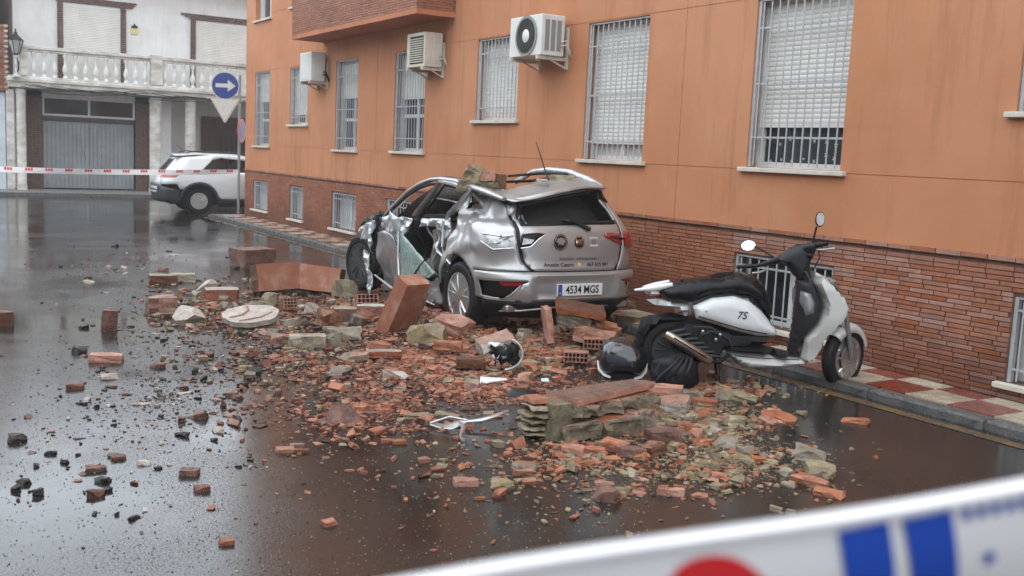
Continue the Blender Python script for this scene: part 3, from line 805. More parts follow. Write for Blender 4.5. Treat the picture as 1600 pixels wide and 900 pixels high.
ac_unit('beige air conditioner with slatted grille under the right end of the brick balcony', 13.98, 14.60, .36, .06, 3.01, 3.52, 'ac_beige', 'slats')
ac_unit('weathered grey air conditioner under the left end of the brick balcony', 18.76, 19.38, .36, .08, 2.98, 3.52, 'ac_white', 'plain')
# ------------------------------------------------------------------ barrier tape across the far end
MT['tape_white'] = mat('tape_white_film', (.80, .79, .80), .35, var=.06, scale=3)
MT['tape_red'] = mat('tape_red_print', (.62, .025, .03), .35)
MT['tape_blue'] = mat('tape_blue_print', (.018, .075, .45), .35)
bt = thing('barrier_tape', 'white and red barrier tape stretched across the far street from the sign post', 'tape', (7.27, 24.58, 1.06))
A = Vector((0, 0, .0)); B = Vector((-10.6, -1.0, .16)); n_ = 44
def tp(t, h): 
    p = A.lerp(B, t); return p+Vector((0, .02*math.sin(t*40)-h*.3*math.sin(t*23), h-.16*math.sin(math.pi*t)+.0))
mb = MB(); mb.add([tp(i/n_, h) for h in (.06, -.06) for i in range(n_+1)], [(i, i+1, n_+2+i, n_+1+i) for i in range(n_)]); mb.build('film', MT['tape_white'], bt)
for k in range(26):
    mb = MB(); t0_ = .012+k*.038
    for j in range(3): 
        ta, tb = t0_+j*.0052, t0_+j*.0052+.004
        mb.add([tp(ta, .05)+Vector((0, -.006, 0)), tp(tb, .05)+Vector((0, -.006, 0)), tp(tb, -.005)+Vector((0, -.006, 0)), tp(ta, -.005)+Vector((0, -.006, 0))], [(0, 1, 2, 3)])
    mb.build('red_print', MT['tape_red'], bt)
# ------------------------------------------------------------------ cars: shared shape functions (x forward from the rear bumper, y left, z up)
def lerp_tab(t, v):
    if v <= t[0][0]: return t[0][1]
    for (a, p), (b, q) in zip(t, t[1:]):
        if v <= b: 
            s = (v-a)/(b-a); s = s*s*(3-2*s)*.35+s*.65
            return p+(q-p)*s
    return t[-1][1]
class Shape:
    def __init__(s, W, xr, a=.46, n=2.7, L=4.3, crush=None):
        s.W, s.xr, s.a, s.n, s.L, s.crush = W, xr, a, n, L, crush
        s.tab = [(0, 0., 0.)]; l = 0; px, py = 0., 0.
        for i in range(1, 241):
            t = math.pi/2*i/240
            x = a*(1-math.cos(t)**(2/n)); y = .9*math.sin(t)**(2/n)
            l += math.hypot(x-px, y-py); px, py = x, y; s.tab.append((l, x, y))
        s.lc = l
    def lx(s, x): return s.lc+x-s.a
    def plan(s, l):
        if l >= s.lc: return s.a+l-s.lc, .9
        lo, hi = 0, 240
        while hi-lo > 1:
            m = (lo+hi)//2
            if s.tab[m][0] <= l: lo = m
            else: hi = m
        A, B = s.tab[lo], s.tab[hi]; t = (l-A[0])/(B[0]-A[0]+1e-9)
        return A[1]+(B[1]-A[1])*t, A[2]+(B[2]-A[2])*t
    def wrap(s, l, z, off=0.0, raw=False):
        def P(l, z):
            x, y = s.plan(abs(l)); k = lerp_tab(s.W, z)/.9
            f = 1-smoothstep(.3, 2.2, x)                     # rear rake fades out along the side
            nose = 1 - .10*smoothstep(s.L-1.0, s.L, x)
            return Vector((x+lerp_tab(s.xr, z)*f, math.copysign(y*k*nose, l) if l else 0.0, z))
        p = P(l, z)
        if off:
            e = .01; du = P(l+e, z)-P(l-e, z); dv = P(l, z+e)-P(l, z-e); nn = du.cross(dv).normalized()
            if nn.dot(Vector((p.x-1.6, p.y, 0))) < 0: nn = -nn
            p = p+nn*off
        return p if (raw or not s.crush) else s.crush(p)
    def fn(s, off=0.0): return lambda l, z: s.wrap(l, z, off)

def wheel(parent, x, y, z, r=.335, rim=.225, w_=.215, side=1, spokes=5, rimmat=None, yaw=0, name='wheel'):
    """side=+1: outer face towards +y"""
    t = MB(); h = w_/2
    t.lathe([(rim*.98, -h*.8), (rim+.02, -h), (r-.03, -h), (r-.006, -h*.75), (r, -h*.4), (r, h*.4), (r-.006, h*.75), (r-.03, h), (rim+.03, h*1.02), (rim+.005, h*.92), (rim*.98, h*.8)], ax='y', n=40, closed=True)
    o = t.build(name, MT['rubber'], parent, 40); o.location = (x, y, z); o.rotation_euler = (0, 0, yaw)
    rm = MB(); q = side
    rm.lathe([(rim+.004, q*h*.86), (rim+.003, q*h*.95), (rim-.016, q*h*.95), (rim-.026, q*h*.5), (rim-.03, -q*h*.6)], ax='y', n=40)
    rm.lathe([(.001, q*h*.84), (.03, q*h*.86), (.055, q*h*.78), (.06, q*h*.4)], ax='y', n=20)
    for k in range(spokes):
        a0 = 2*math.pi*k/spokes+.35
        for dd in (-.14, .14):
            a1, a2 = a0+dd*.9, a0+dd*1.7
            p0 = Vector((.045*math.cos(a1), q*h*.72, .045*math.sin(a1))); p1 = Vector(((rim-.012)*math.cos(a2), q*h*.84, (rim-.012)*math.sin(a2)))
            rm.tube([p0, p0.lerp(p1, .5)+Vector((0, q*.012, 0)), p1], [.016, .012, .014], 6, flat=.7)
    ri = rm.build('rim', rimmat or MT['alloy'], o, 35)
    MB().lathe([(.001, q*h*.1), (rim-.03, q*h*.1)], ax='y', n=32).build('brake_disc', MT['black'], o)
    return o

MT['alloy'] = mat('alloy_rim', (.50, .50, .50), .28, metal=.9, var=.15, scale=15)
MT['car_white'] = mat('white_car_paint', (.62, .63, .64), .22, coat=.5, var=.03)
MT['car_glass'] = mat('tinted_car_glass', (.010, .012, .013), .05, spec=.7)
MT['lamp_red'] = mat('red_lamp_glass', (.30, .012, .012), .12, coat=.6)
MT['lamp_clear'] = mat('clear_lamp_shards', (.45, .46, .46), .12, var=.5, scale=30, coat=.5)
MT['chrome'] = mat('chrome', (.6, .6, .6), .12, metal=1)
MT['dark_trim'] = mat('dark_grey_cladding', (.035, .036, .038), .55, var=.15)
def ring_pts(cx, cz, r, a0, a1, n=10): return [(cx+r*math.cos(R(a0+(a1-a0)*i/n)), cz+r*math.sin(R(a0+(a1-a0)*i/n))) for i in range(n+1)]

# ------------------------------------------------------------------ white parked car on the side street
WT = [(.18, .78), (.35, .86), (.55, .89), (.75, .90), (.95, .87), (1.02, .84), (1.25, .73), (1.48, .62), (1.56, .55)]
XR = [(.18, .12), (.36, .05), (.55, 0), (.75, .01), (.92, .06), (1.02, .16), (1.42, .46), (1.52, .52)]
ws = Shape(WT, XR, a=.42, n=2.8, L=4.25)
wc = thing('parked_car', 'white parked crossover with black wheel arches at the far corner of the street', 'car', (5.56, 25.9, 0), R(-4))
wc.scale = (1, 1, .97)
lx = ws.lx
top_l = [(lx(4.2), .62), (lx(4.05), .86), (lx(3.2), .98), (lx(3.02), 1.02), (lx(2.45), 1.34), (lx(2.1), 1.45), (lx(1.4), 1.50), (lx(.8), 1.47), (lx(.42), 1.42)]
for sgn_ in (1, -1):
    f = (lambda l, z: ws.wrap(l, z)) if sgn_ == 1 else (lambda l, z: ws.wrap(-l, z))
    oo = [(.62, .72), (lx(.42), .74)] + [(lx(.5), .62)]+[(lx(p[0]), p[1]) for p in ring_pts(.95, .34, .42, 140, 10)]+[(lx(1.42), .36), (lx(2.9), .36)]+[(lx(p[0]), p[1]) for p in ring_pts(3.42, .34, .42, 170, 10)]+[(lx(3.95), .5)]+top_l+[(.70, 1.38), (.66, 1.02)]
    hole = [(lx(.86), 1.06), (lx(2.86), 1.06), (lx(2.36), 1.35), (lx(1.3), 1.41), (lx(1.0), 1.36)]
    o = panel('body_side', oo, f, MT['car_white'], wc, [hole], .09, .01)
    panel('side_window', [(lx(.86), 1.055), (lx(2.88), 1.055), (lx(2.37), 1.355), (lx(1.3), 1.415), (lx(.98), 1.365)], (lambda g: lambda l, z: g(l, z)-Vector((0, .014*sgn_, 0)))(f), MT['car_glass'], wc, res=.12)
    for xx in (1.55, 2.05): panel('window_pillar', [(lx(xx), 1.05), (lx(xx+.05), 1.05), (lx(xx+.02), 1.41), (lx(xx-.03), 1.41)], (lambda g: lambda l, z: g(l, z)+Vector((0, .002*sgn_, 0)))(f), MT['black'], wc, res=.1)
    cl_ = [(lx(.46), .42)]+[(lx(p[0]), p[1]) for p in ring_pts(.95, .34, .40, 165, 8)]+[(lx(1.4), .20), (lx(2.97), .20)]+[(lx(p[0]), p[1]) for p in ring_pts(3.42, .34, .40, 172, 8)]+[(lx(3.95), .3), (lx(3.98), .5)]+[(lx(p[0]), p[1]) for p in ring_pts(3.42, .34, .47, 20, 165)]+[(lx(2.9), .40), (lx(1.46), .40)]+[(lx(p[0]), p[1]) for p in ring_pts(.95, .34, .47, 15, 150)]
    panel('wheel_arch_trim', cl_, (lambda g: lambda l, z: g(l, z)+Vector((0, .012*sgn_, 0)))(f), MT['dark_trim'], wc, res=.08, thick=.01)
    panel('tail_lamp', [(.58, .88), (lx(.36), .90), (lx(.40), .965), (.58, .945)], (lambda g: lambda l, z: g(l, z)+Vector((-.006, .008*sgn_, 0)))(f), MT['lamp_red'], wc, res=.06)
    for xx in (.95, 3.42): wheel(wc, xx, .78*sgn_, .335, side=sgn_, rim=.20)
panel('tailgate', [(-.62, .70), (.62, .70), (.66, 1.02), (.70, 1.40), (-.70, 1.40), (-.66, 1.02)], ws.fn(), MT['car_white'], wc, [[(-.56, 1.02), (.56, 1.02), (.56, 1.34), (-.56, 1.34)]], .09, .01)
panel('rear_window', [(-.57, 1.01), (.57, 1.01), (.57, 1.35), (-.57, 1.35)], ws.fn(-.012), MT['car_glass'], wc, res=.15)
panel('rear_bumper', [(-lx(.50), .30), (lx(.50), .30), (lx(.48), .60), (.62, .705), (-.62, .705), (-lx(.48), .60)], ws.fn(.012), MT['dark_trim'], wc, res=.09, thick=.012)
panel('lower_rear', [(-.5, .52), (.5, .52), (.56, .66), (-.56, .66)], ws.fn(.02), MT['car_white'], wc, res=.1)
def wroof(u, v): return Vector((u, v, 1.475+.035*(1-(v/.62)**2)-.10*smoothstep(1.9, 2.6, u)-.04*(1-smoothstep(.5, 1.0, u))))
panel('roof', [(.42, -.60), (2.35, -.60), (2.5, 0), (2.35, .60), (.42, .60), (.36, 0)], wroof, MT['car_white'], wc, res=.12, thick=.015)
panel('bonnet', [(2.95, -.76), (4.1, -.7), (4.22, 0), (4.1, .7), (2.95, .76)], lambda u, v: Vector((u, v, 1.02-.16*smoothstep(3, 4.25, u)-.05*(v/.75)**2)), MT['car_white'], wc, res=.12, thick=.015)
panel('windscreen', [(2.36, -.58), (3.02, -.74), (3.02, .74), (2.36, .58)], lambda u, v: Vector((u, v, 1.42-(u-2.36)*.62)), MT['car_glass'], wc, res=.15)
MB().box((.3, -.70, .24), (4.0, .70, .75)).build('underbody', MT['black'], wc)
MB().box((4.0, -.74, .3), (4.24, .74, .84)).build('front_bumper', MT['car_white'], wc, bevel=.06)
for s_ in (1, -1): MB().tube([(.7, .50*s_, 1.50), (.85, .50*s_, 1.545), (2.0, .50*s_, 1.55), (2.2, .50*s_, 1.50)], .014, 6).build('roof_rail', MT['black'], wc)
MB().tube([(.75, 0, 1.50), (.55, 0, 1.72)], [.008, .004], 5).build('antenna', MT['black'], wc)
MB().box((.005, -.27, .80), (.04, .27, .91)).build('number_plate', MT['sign_white'], wc)

# ------------------------------------------------------------------ the crushed silver car
MT['silver'] = mat('silver_car_paint', (.40, .395, .39), .34, metal=.6, coat=.35, var=.05, scale=3)
MT['bare'] = mat('torn_bright_metal', (.52, .53, .545), .36, metal=.5, coat=.3, var=.25, scale=10)
MT['badge_black'] = mat('black_round_badge', (.012, .012, .012), .3)
MT['plate_white'] = mat('number_plate_white', (.72, .72, .70), .35)
MT['plate_black'] = mat('number_plate_black', (.01, .01, .01), .5)
MT['plate_blue'] = mat('number_plate_blue', (.015, .05, .30), .4)
MT['letter_dark'] = mat('dark_grey_lettering', (.018, .018, .02), .4)
MT['gold'] = mat('pale_gold_print', (.5, .42, .2), .4)
MT['seat'] = mat('grey_seat_cloth', (.22, .20, .185), .8, var=.25, scale=8, bump=.3)
MT['cream'] = mat('cream_airbag_cloth', (.48, .45, .40), .8, var=.2, scale=6, bump=.4)
MT['green_glass'] = mat('crazed_green_glass', (.36, .50, .44), .2, var=.35, scale=34, trans=.5, coat=.5)
MT['red_trim'] = mat('red_plastic', (.45, .03, .03), .35)
CW = [(.18, .76), (.30, .84), (.42, .875), (.58, .905), (.75, .90), (.88, .905), (.98, .885), (1.08, .85), (1.3, .745), (1.5, .64), (1.62, .58)]
CX = [(.18, .14), (.30, .08), (.36, .03), (.46, .0), (.58, .0), (.645, .015), (.68, .055), (.74, .075), (.95, .085), (1.06, .11), (1.14, .17), (1.45, .37), (1.62, .46)]
def ridged(p, sc, seed=0):
    q = Vector((p.x*sc+seed, p.y*sc*1.3+seed*2, p.z*sc*.9)); v = noise.noise(q)
    return (1-abs(v)*2.2)
def crush(p):
    x, y, z = p
    # left rear roof corner pressed down
    dz = -.035*smoothstep(1.1, 1.4, z)-.165*smoothstep(-.35, .75, y)*smoothstep(1.02, 1.40, z)*(1-smoothstep(1.2, 2.4, x)*.3)
    dy = 0
    left = smoothstep(.25, .8, y)
    if left > 0:
        a = left*smoothstep(.62, 1.05, z)*smoothstep(.28, .95, x)
        dy -= .10*a*math.exp(-((x-1.05)/.45)**2)
        m = left*smoothstep(.66, .86, z)*(.35+.65*smoothstep(.25, .8, x))
        dy += m*.045*(ridged(p, 3.1, 3)-.45)+m*.020*(ridged(p, 7.5, 9)-.45)
        dz += m*.020*noise.noise(p*5.0)
        b = left*smoothstep(1.35, 1.8, x); dy += b*(-.09+.06*(ridged(p, 3.3, 21)-.5)+.025*(ridged(p, 8, 4)-.5))
    dx = -.02*left*smoothstep(.75, .95, z)*(1-smoothstep(.2, .6, x))*ridged(p, 4, 1)
    return Vector((x+dx, y+dy, z+dz))
cs = Shape(CW, CX, a=.50, n=2.45, L=4.2, crush=crush)
lx = cs.lx
cc = thing('crushed_car', 'crushed silver hatchback with caved in roof and torn left doors amid the rubble', 'car', (5.70, 8.0, 0), R(89.1))
# left quarter panel from the tailgate seam round the corner to the rear door
arch = lambda r, a0, a1, n=14: [(lx(p[0]), p[1]) for p in ring_pts(.83, .36, r, a0, a1, n)]
quarter = [(.505, .672), (.75, .668), (lx(.47), .655)]+[(lx(.475), .56)]+arch(.40, 152, 10)+[(lx(1.27), .40), (lx(1.24), .56), (lx(1.10), .80), (lx(1.05), .96), (lx(1.08), 1.20), (lx(1.12), 1.40), (lx(1.0), 1.60), (lx(.62), 1.58), (lx(.30), 1.53), (.76, 1.46), (.70, 1.24), (.665, 1.08), (.635, .93), (.585, .76)]
panel('quarter_panel', quarter, cs.fn(), MT['silver'], cc, [[(lx(.98), 1.39), (lx(.52), 1.41), (lx(.90), 1.525)]], .032, .006, 40)
panel('quarter_window', [(lx(.99), 1.38), (lx(.50), 1.40), (lx(.90), 1.54)], cs.fn(-.02), MT['car_glass'], cc, res=.05)
# right side (whole, away from the street)
rs = [(.505, .672), (.75, .668), (lx(.47), .655), (lx(.475), .56)]+arch(.40, 152, 10)+[(lx(1.27), .36), (lx(2.95), .34)]+[(lx(p[0]), p[1]) for p in ring_pts(3.40, .36, .40, 170, 10)]+[(lx(3.9), .5), (lx(4.0), .80), (lx(3.0), 1.0), (lx(2.82), 1.06), (lx(2.35), 1.36), (lx(1.9), 1.50), (lx(1.2), 1.56), (lx(.55), 1.54), (.76, 1.46), (.70, 1.24), (.665, 1.08), (.635, .93), (.585, .76)]
panel('body_side', rs, lambda l, z: cs.wrap(-l, z), MT['silver'], cc, [[(lx(.95), 1.12), (lx(2.62), 1.10), (lx(2.2), 1.36), (lx(1.2), 1.46)]], .08, .006)
# bumper
fog = [(.53, .575), (.66, .575), (lx(.40), .565), (lx(.37), .42), (.80, .405), (.74, .44), (.62, .54)]
fogm = [(-a, b) for a, b in fog][::-1]
bump_o = [(-lx(.475), .58), (-lx(.475), .40), (-.98, .385), (-.5, .375), (.5, .375), (.98, .385), (lx(.475), .40), (lx(.475), .58), (lx(.47), .648), (.75, .66), (.49, .662), (-.49, .662), (-.75, .66), (-lx(.47), .648)]
def bump_fn(off=0.0):
    def g(l, z):
        p = cs.wrap(l, z, off); k = smoothstep(.44, .52, abs(l))          # plate recess
        return p+Vector(((1-k)*.030*smoothstep(.40, .44, z)*(1-smoothstep(.575, .625, z)), 0, 0))
    return g
panel('rear_bumper', bump_o, bump_fn(), MT['silver'], cc, [fog, fogm], .032, .006, 40)
for fo, s_ in ((fog, 1), (fogm, -1)):
    q = panel('fog_recess', [(a*1.0, b) for a, b in fo], cs.fn(-.04), MT['black'], cc, res=.05)
    panel('reflector', [(s_*.60, .53), (s_*.80, .525), (s_*.84, .565), (s_*.58, .567)][::s_], cs.fn(-.02), MT['lamp_red'], q, res=.05)
    MB().tube([cs.wrap(s_*a, b, .004) for a, b in ((.60, .548), (.72, .435), (.80, .402), (lx(.37), .415))], .009, 6).build('fog_trim', MT['chrome'], q, 60)
panel('lower_valance', [(-1.0, .22), (1.0, .22), (1.02, .374), (-1.02, .374)], cs.fn(.008), MT['black'], cc, res=.06, thick=.01)
tb = [cs.wrap(l, z, .022) for l, z in ((.82, .285), (.74, .288), (.60, .30), (.42, .325), (.32, .338), (-.32, .338), (-.42, .33), (-.48, .30))]
MB().tube(tb, [.004, .014, .015, .013, .012, .012, .012, .006], 8, flat=.7).build('bumper_trim', MT['alloy'], cc, 60)
for s_ in (1, -1):
    p = cs.wrap(s_*.66, .31, .0)
    MB().box((p.x-.02, p.y-.11, .275), (p.x+.10, p.y+.11, .345)).build('exhaust_tip', MT['alloy'], cc, bevel=.02)
# tailgate with the shattered window
hatch = [(-.46, .672), (.46, .672), (.545, .735), (.60, .93), (.632, 1.08), (.665, 1.24), (.735, 1.47), (.35, 1.485), (-.35, 1.485), (-.735, 1.47), (-.665, 1.24), (-.632, 1.08), (-.60, .93), (-.545, .735)]
hw_ = [(-.59, 1.13), (.59, 1.13), (.625, 1.30), (.62, 1.45), (-.62, 1.45), (-.625, 1.30)]
tg = panel('tailgate', hatch, cs.fn(), MT['silver'], cc, [hw_], .035, .008, 40)
panel('seam', [(-.505, .655), (.505, .655), (.60, .73), (.648, .93), (.69, 1.10), (.75, 1.40), (.70, 1.40), (.64, 1.10), (.60, .93), (.54, .73), (.46, .68), (-.46, .68), (-.54, .73), (-.60, .93), (-.64, 1.10), (-.70, 1.40), (-.75, 1.40), (-.69, 1.10), (-.648, .93), (-.60, .73)], cs.fn(-.018), MT['black'], tg, res=.05)
panel('window_seal', [(-.61, 1.112), (.61, 1.112), (.645, 1.30), (.64, 1.462), (-.64, 1.462), (-.645, 1.30)], cs.fn(.006), MT['black'], tg, [[(-.56, 1.15), (.56, 1.15), (.59, 1.30), (.58, 1.43), (-.58, 1.43), (-.59, 1.30)]], .04, .006)
for k in range(3): MB().tube([cs.wrap(.60-.035*k, 1.14+.01*k, -.01-.03*k), cs.wrap(.625-.03*k, 1.25, -.01-.03*k), cs.wrap(.60-.02*k, 1.36, -.01-.03*k)], .011, 5).build('torn_strip', MT['bare'], tg)
MB().tube([cs.wrap(-.60, 1.15, .012), cs.wrap(-.612, 1.25, .012), cs.wrap(-.57, 1.37, .012)], .012, 6).build('window_edge', MT['bare'], tg)
MB().tube([cs.wrap(.13, 1.19, .02), cs.wrap(.06, 1.15, .03), cs.wrap(-.02, 1.13, .03), cs.wrap(-.16, 1.06, .03)], [.02, .026, .018, .02], 7).build('wiper', MT['black'], tg)
sp_o = [(-.73, 1.455), (-.35, 1.47), (.35, 1.47), (.73, 1.455), (.73, 1.50), (.35, 1.525), (-.35, 1.525), (-.73, 1.50)]
panel('spoiler', sp_o, lambda l, z: cs.wrap(l, z, .06*(1-smoothstep(1.45, 1.56, z))+.008), MT['silver'], tg, res=.05, thick=.02)
for s_ in (1, -1): panel('spoiler_end', [(s_*.66, 1.38), (s_*.74, 1.34), (s_*.765, 1.49), (s_*.69, 1.49)][::s_], cs.fn(.02), MT['black'] if s_ < 0 else MT['silver'], tg, res=.05, thick=.02)
# lamps
def lamp(s_, mat_, nm): 
    return panel(nm, [(s_*.655, .895), (s_*.80, .875), (s_*(lx(.33)), .865), (s_*(lx(.37)), .95), (s_*(lx(.24)), 1.03), (s_*.66, 1.035)][::s_], cs.fn(.016), mat_, cc, res=.03, thick=.012)
l_r = lamp(-1, MT['lamp_red'], 'tail_lamp'); panel('tail_lamp_inner', [(-.355, .995), (-.595, .91), (-.605, 1.0), (-.44, 1.035), (-.36, 1.03)], cs.fn(.014), MT['lamp_red'], cc, res=.04, thick=.012)
panel('lamp_bar', [(-.66, .955), (-.42, .985), (-.42, 1.0), (-.66, .975)], cs.fn(.023), MT['black'], l_r, res=.04)
l_l = panel('broken_tail_lamp', [(.655, .885), (lx(.30), .865), (lx(.42), 1.0), (lx(.22), 1.01), (.66, 1.005)], cs.fn(-.01), MT['black'], cc, res=.04); l_l['label'] = 'smashed tail lamp with its lens gone'
sh_ = MB()
for k in range(26):
    l = random.uniform(.67, lx(.28)); z = random.uniform(.89, .995); p = cs.wrap(l, z, random.uniform(-.004, .02)); s = random.uniform(.012, .035)
    a = [Vector((random.uniform(-1, 1), random.uniform(-1, 1), random.uniform(-.6, .6)))*s for _ in range(4)]
    sh_.add([p+v for v in a], [(0, 1, 2), (0, 2, 3), (0, 3, 1), (1, 3, 2)])
tag(sh_.build('lens_shards', MT['lamp_clear'], l_l), kind='stuff')
q = panel('tail_lamp_inner', [(.605, 1.0), (.595, .885), (.50, .90), (.355, 1.02), (.44, 1.03)], cs.fn(.010), MT['black'], cc, res=.04, thick=.01)
panel('lamp_shard', [(.59, .915), (.50, .93), (.47, .965), (.58, .975)], cs.fn(.018), MT['lamp_clear'], q, res=.03)
MB().tube([cs.wrap(l, z, .018) for l, z in ((.60, 1.01), (.44, 1.028), (.355, 1.022), (.42, .975), (.50, .90), (.595, .885))], .006, 5).build('lamp_rim', MT['chrome'], q)
MB().tube([cs.wrap(l, z, .018) for l, z in ((lx(.32), 1.0), (lx(.1), .985), (.67, 1.0))], .006, 5).build('lamp_rim', MT['chrome'], l_l)
MB().tube([cs.wrap(l, z, .018) for l, z in ((lx(.32), .93), (lx(.2), .872), (.84, .865), (.66, .885))], .007, 5).build('lamp_rim', MT['bare'], l_l)
# badges, lettering, plate
def on_gate(cl, cz, off=.0045): return lambda u, v, d=0.0: cs.wrap(cl-u, cz+v, off+d)
def flat(name, outl, m, cl, cz, off, par): 
    f_ = on_gate(cl, cz, off); b = MB(); n_ = len(outl)
    b.add([f_(u, v) for u, v in outl], [tuple(range(n_))]); return b.build(name, m, par)
bd = flat('round_badge', disc(.078, 0, 28), MT['badge_black'], .185, .945, .008, tg)
ringm = MB(); ringm.tube([on_gate(.185, .945, .009)(.068*math.cos(a), .068*math.sin(a)) for a in [i*math.pi/14 for i in range(29)]], .003, 5); ringm.build('badge_ring', MT['alloy'], bd)
mobj('badge_lettering', text_mesh('badge_lettering', 'Agustín\n& C', .042, MT['alloy'], on_gate(.185, .955, .010)), bd)
oc = [(.066*math.cos(math.pi/8+i*math.pi/4), .066*math.sin(math.pi/8+i*math.pi/4)) for i in range(8)]
bg_ = flat('octagon_badge', oc, MT['chrome'], -.03, .945, .008, tg)
flat('badge_field', [(a*.82, b*.82) for a, b in oc], MT['badge_black'], -.03, .945, .010, bg_)
mobj('badge_letters', text_mesh('badge_letters', 'MG', .075, MT['chrome'], on_gate(-.03, .945, .0125), bold=.002, sx=.82), bg_)
sk = flat('square_sticker', [(-.05, -.045), (.05, -.045), (.05, .045), (-.05, .045)], MT['sign_white'], -.205, .95, .006, tg)
flat('sticker_mark', [(-.025, -.02), (.025, -.02), (.025, .02), (-.025, .02)], MT['steel'], -.205, .95, .008, sk)
mobj('lettering', text_mesh('lettering', 'ASESORÍA · INMOBILIARIA', .036, MT['letter_dark'], on_gate(-.02, .785, .010), sx=1.05), tg)
mobj('lettering', text_mesh('lettering', 'Agustín Castro', .054, MT['letter_dark'], on_gate(.20, .728, .010), bold=.001), tg)
flat('lettering_dot', disc(.022, 0, 14), MT['gold'], -.03, .73, .010, tg)
mobj('lettering', text_mesh('lettering', '667 635 661', .054, MT['letter_dark'], on_gate(-.255, .728, .010), bold=.001), tg)
mobj('model_lettering', text_mesh('model_lettering', 'ZS', .045, MT['chrome'], on_gate(.36, 1.06, .004)), tg) if False else None
pb_ = Vector((.012, 0, .493))
def plf(u, v, d=0): return Vector((.010-d, -.02-u, .493+v))
pl_ = MB(); pl_.prism([(-.26, -.056), (.26, -.056), (.26, .056), (-.26, .056)], plf, -.02, .004); pl = pl_.build('number_plate', MT['plate_white'], cc, bevel=.002)
b = MB(); b.add([plf(u, v, .0055) for u, v in ((-.258, -.054), (-.212, -.054), (-.212, .054), (-.258, .054))], [(0, 1, 2, 3)]); b.build('country_band', MT['plate_blue'], pl)
mobj('country_letter', text_mesh('country_letter', 'E', .035, MT['plate_white'], lambda u, v: plf(-.235+u, -.03+v, .0068)), pl)
st = MB()
for k in range(12):
    a = k*math.pi/6; c_ = (-.235+.014*math.cos(a), .022+.014*math.sin(a)); st.add([plf(c_[0]-.002, c_[1]-.002, .0068), plf(c_[0]+.002, c_[1]-.002, .0068), plf(c_[0], c_[1]+.003, .0068)], [(0, 1, 2)])
st.build('country_stars', MT['gold'], pl)
mobj('plate_number', text_mesh('plate_number', '4534 MGS', .106, MT['plate_black'], lambda u, v: plf(u+.022, v-.001, .0065), bold=.0022, sx=.86), pl)
# roof, crushed, with the sunroof frame torn out
def croof(u, v):
    base = 1.53+.03*(1-(v/.62)**2)-.075*(1-smoothstep(.34, .8, u))
    p = Vector((u, v, base)); 
    d = .15*smoothstep(-.45, .60, v)+.16*smoothstep(.75, 1.35, u)*math.exp(-((v-.25)/.42)**2)
    d += .02*ridged(p, 4, 5)*smoothstep(.5, 1.0, u)
    return Vector((u, v, base-d))
panel('roof', [(.36, -.52), (.30, 0), (.36, .56), (.62, .62), (1.0, .62), (.98, .30), (.92, .05), (.95, -.25), (1.2, -.54), (.8, -.60)], croof, MT['silver'], cc, res=.05, thick=.012)
panel('roof_front', [(1.35, .10), (1.2, .52), (1.9, .64), (2.4, .55), (2.35, -.1), (1.9, -.2)], lambda u, v: croof(min(u, 2.6), v)-Vector((0, 0, .06+.1*smoothstep(2.0, 2.4, u))), MT['bare'], cc, res=.06, thick=.012)
MB().tube([(.95, .02, 1.50), (1.25, .22, 1.47), (1.6, .45, 1.42)], .03, 6, flat=.5).build('sunroof_frame', MT['black'], cc)
MB().tube([(.85, -.35, 1.58), (1.4, -.35, 1.57), (1.95, -.3, 1.52)], .03, 6, flat=.5).build('sunroof_frame', MT['black'], cc)
MB().tube([(.85, -.35, 1.57), (.95, .02, 1.50)], .03, 6, flat=.5).build('sunroof_frame', MT['black'], cc)
rr2 = MB().tube([(.55, -.60, 1.46), (.78, -.60, 1.53), (1.2, -.62, 1.60), (1.6, -.62, 1.61), (1.95, -.62, 1.58), (2.4, -.66, 1.44)], [.03, .035, .035, .035, .03, .03], 8).build('roof_edge', MT['bare'], cc, 60)
MB().tube([(3.25, .68, .88), (3.01, .66, 1.05), (2.53, .66, 1.29), (2.2, .66, 1.40), (1.95, .66, 1.455), (1.73, .66, 1.47), (1.36, .67, 1.465), (1.01, .68, 1.425), (.67, .68, 1.385), (.38, .66, 1.335)], [.05, .055, .05, .046, .038, .04, .045, .042, .05, .03], 10, flat=.62).build('roof_edge', MT['silver'], cc, 60)
MB().tube([(2.9, .69, 1.08), (2.5, .69, 1.25), (2.2, .69, 1.35), (1.95, .69, 1.40), (1.73, .69, 1.415)], .016, 6).build('window_seal', MT['black'], cc, 60)
MB().tube([(1.55, .70, 1.41), (1.36, .70, 1.405), (1.05, .71, 1.365)], .016, 6).build('window_seal', MT['black'], cc, 60)
MB().tube([(1.56, .70, 1.42), (1.82, .71, 1.22), (2.06, .735, 1.04)], .014, 6).build('window_seal', MT['black'], cc, 60)
MB().tube([(2.0, .64, 1.47), (1.6, .62, 1.49), (1.2, .63, 1.475), (.9, .65, 1.43)], .014, 6).build('roof_rail', MT['black'], cc)
MB().tube([(1.61, .72, 1.45), (1.87, .735, 1.25), (2.13, .76, 1.05)], [.05, .046, .055], 8, flat=.45).build('door_pillar', MT['silver'], cc, 60)
MB().tube([(.96, .71, 1.40), (1.15, .735, 1.24), (1.28, .77, 1.13), (1.34, .80, .98), (1.27, .84, .78)], [.036, .044, .05, .04, .036], 8, flat=.45).build('door_pillar', MT['silver'], cc, 60)
MB().tube([(1.25, .76, 1.10), (1.55, .75, 1.085), (1.9, .76, 1.06)], [.02, .024, .02], 6).build('belt_strip', MT['black'], cc)
MB().tube([(1.6, .70, 1.44), (1.35, .71, 1.43), (1.0, .70, 1.385)], [.02, .025, .02], 6).build('belt_strip', MT['silver'], cc)
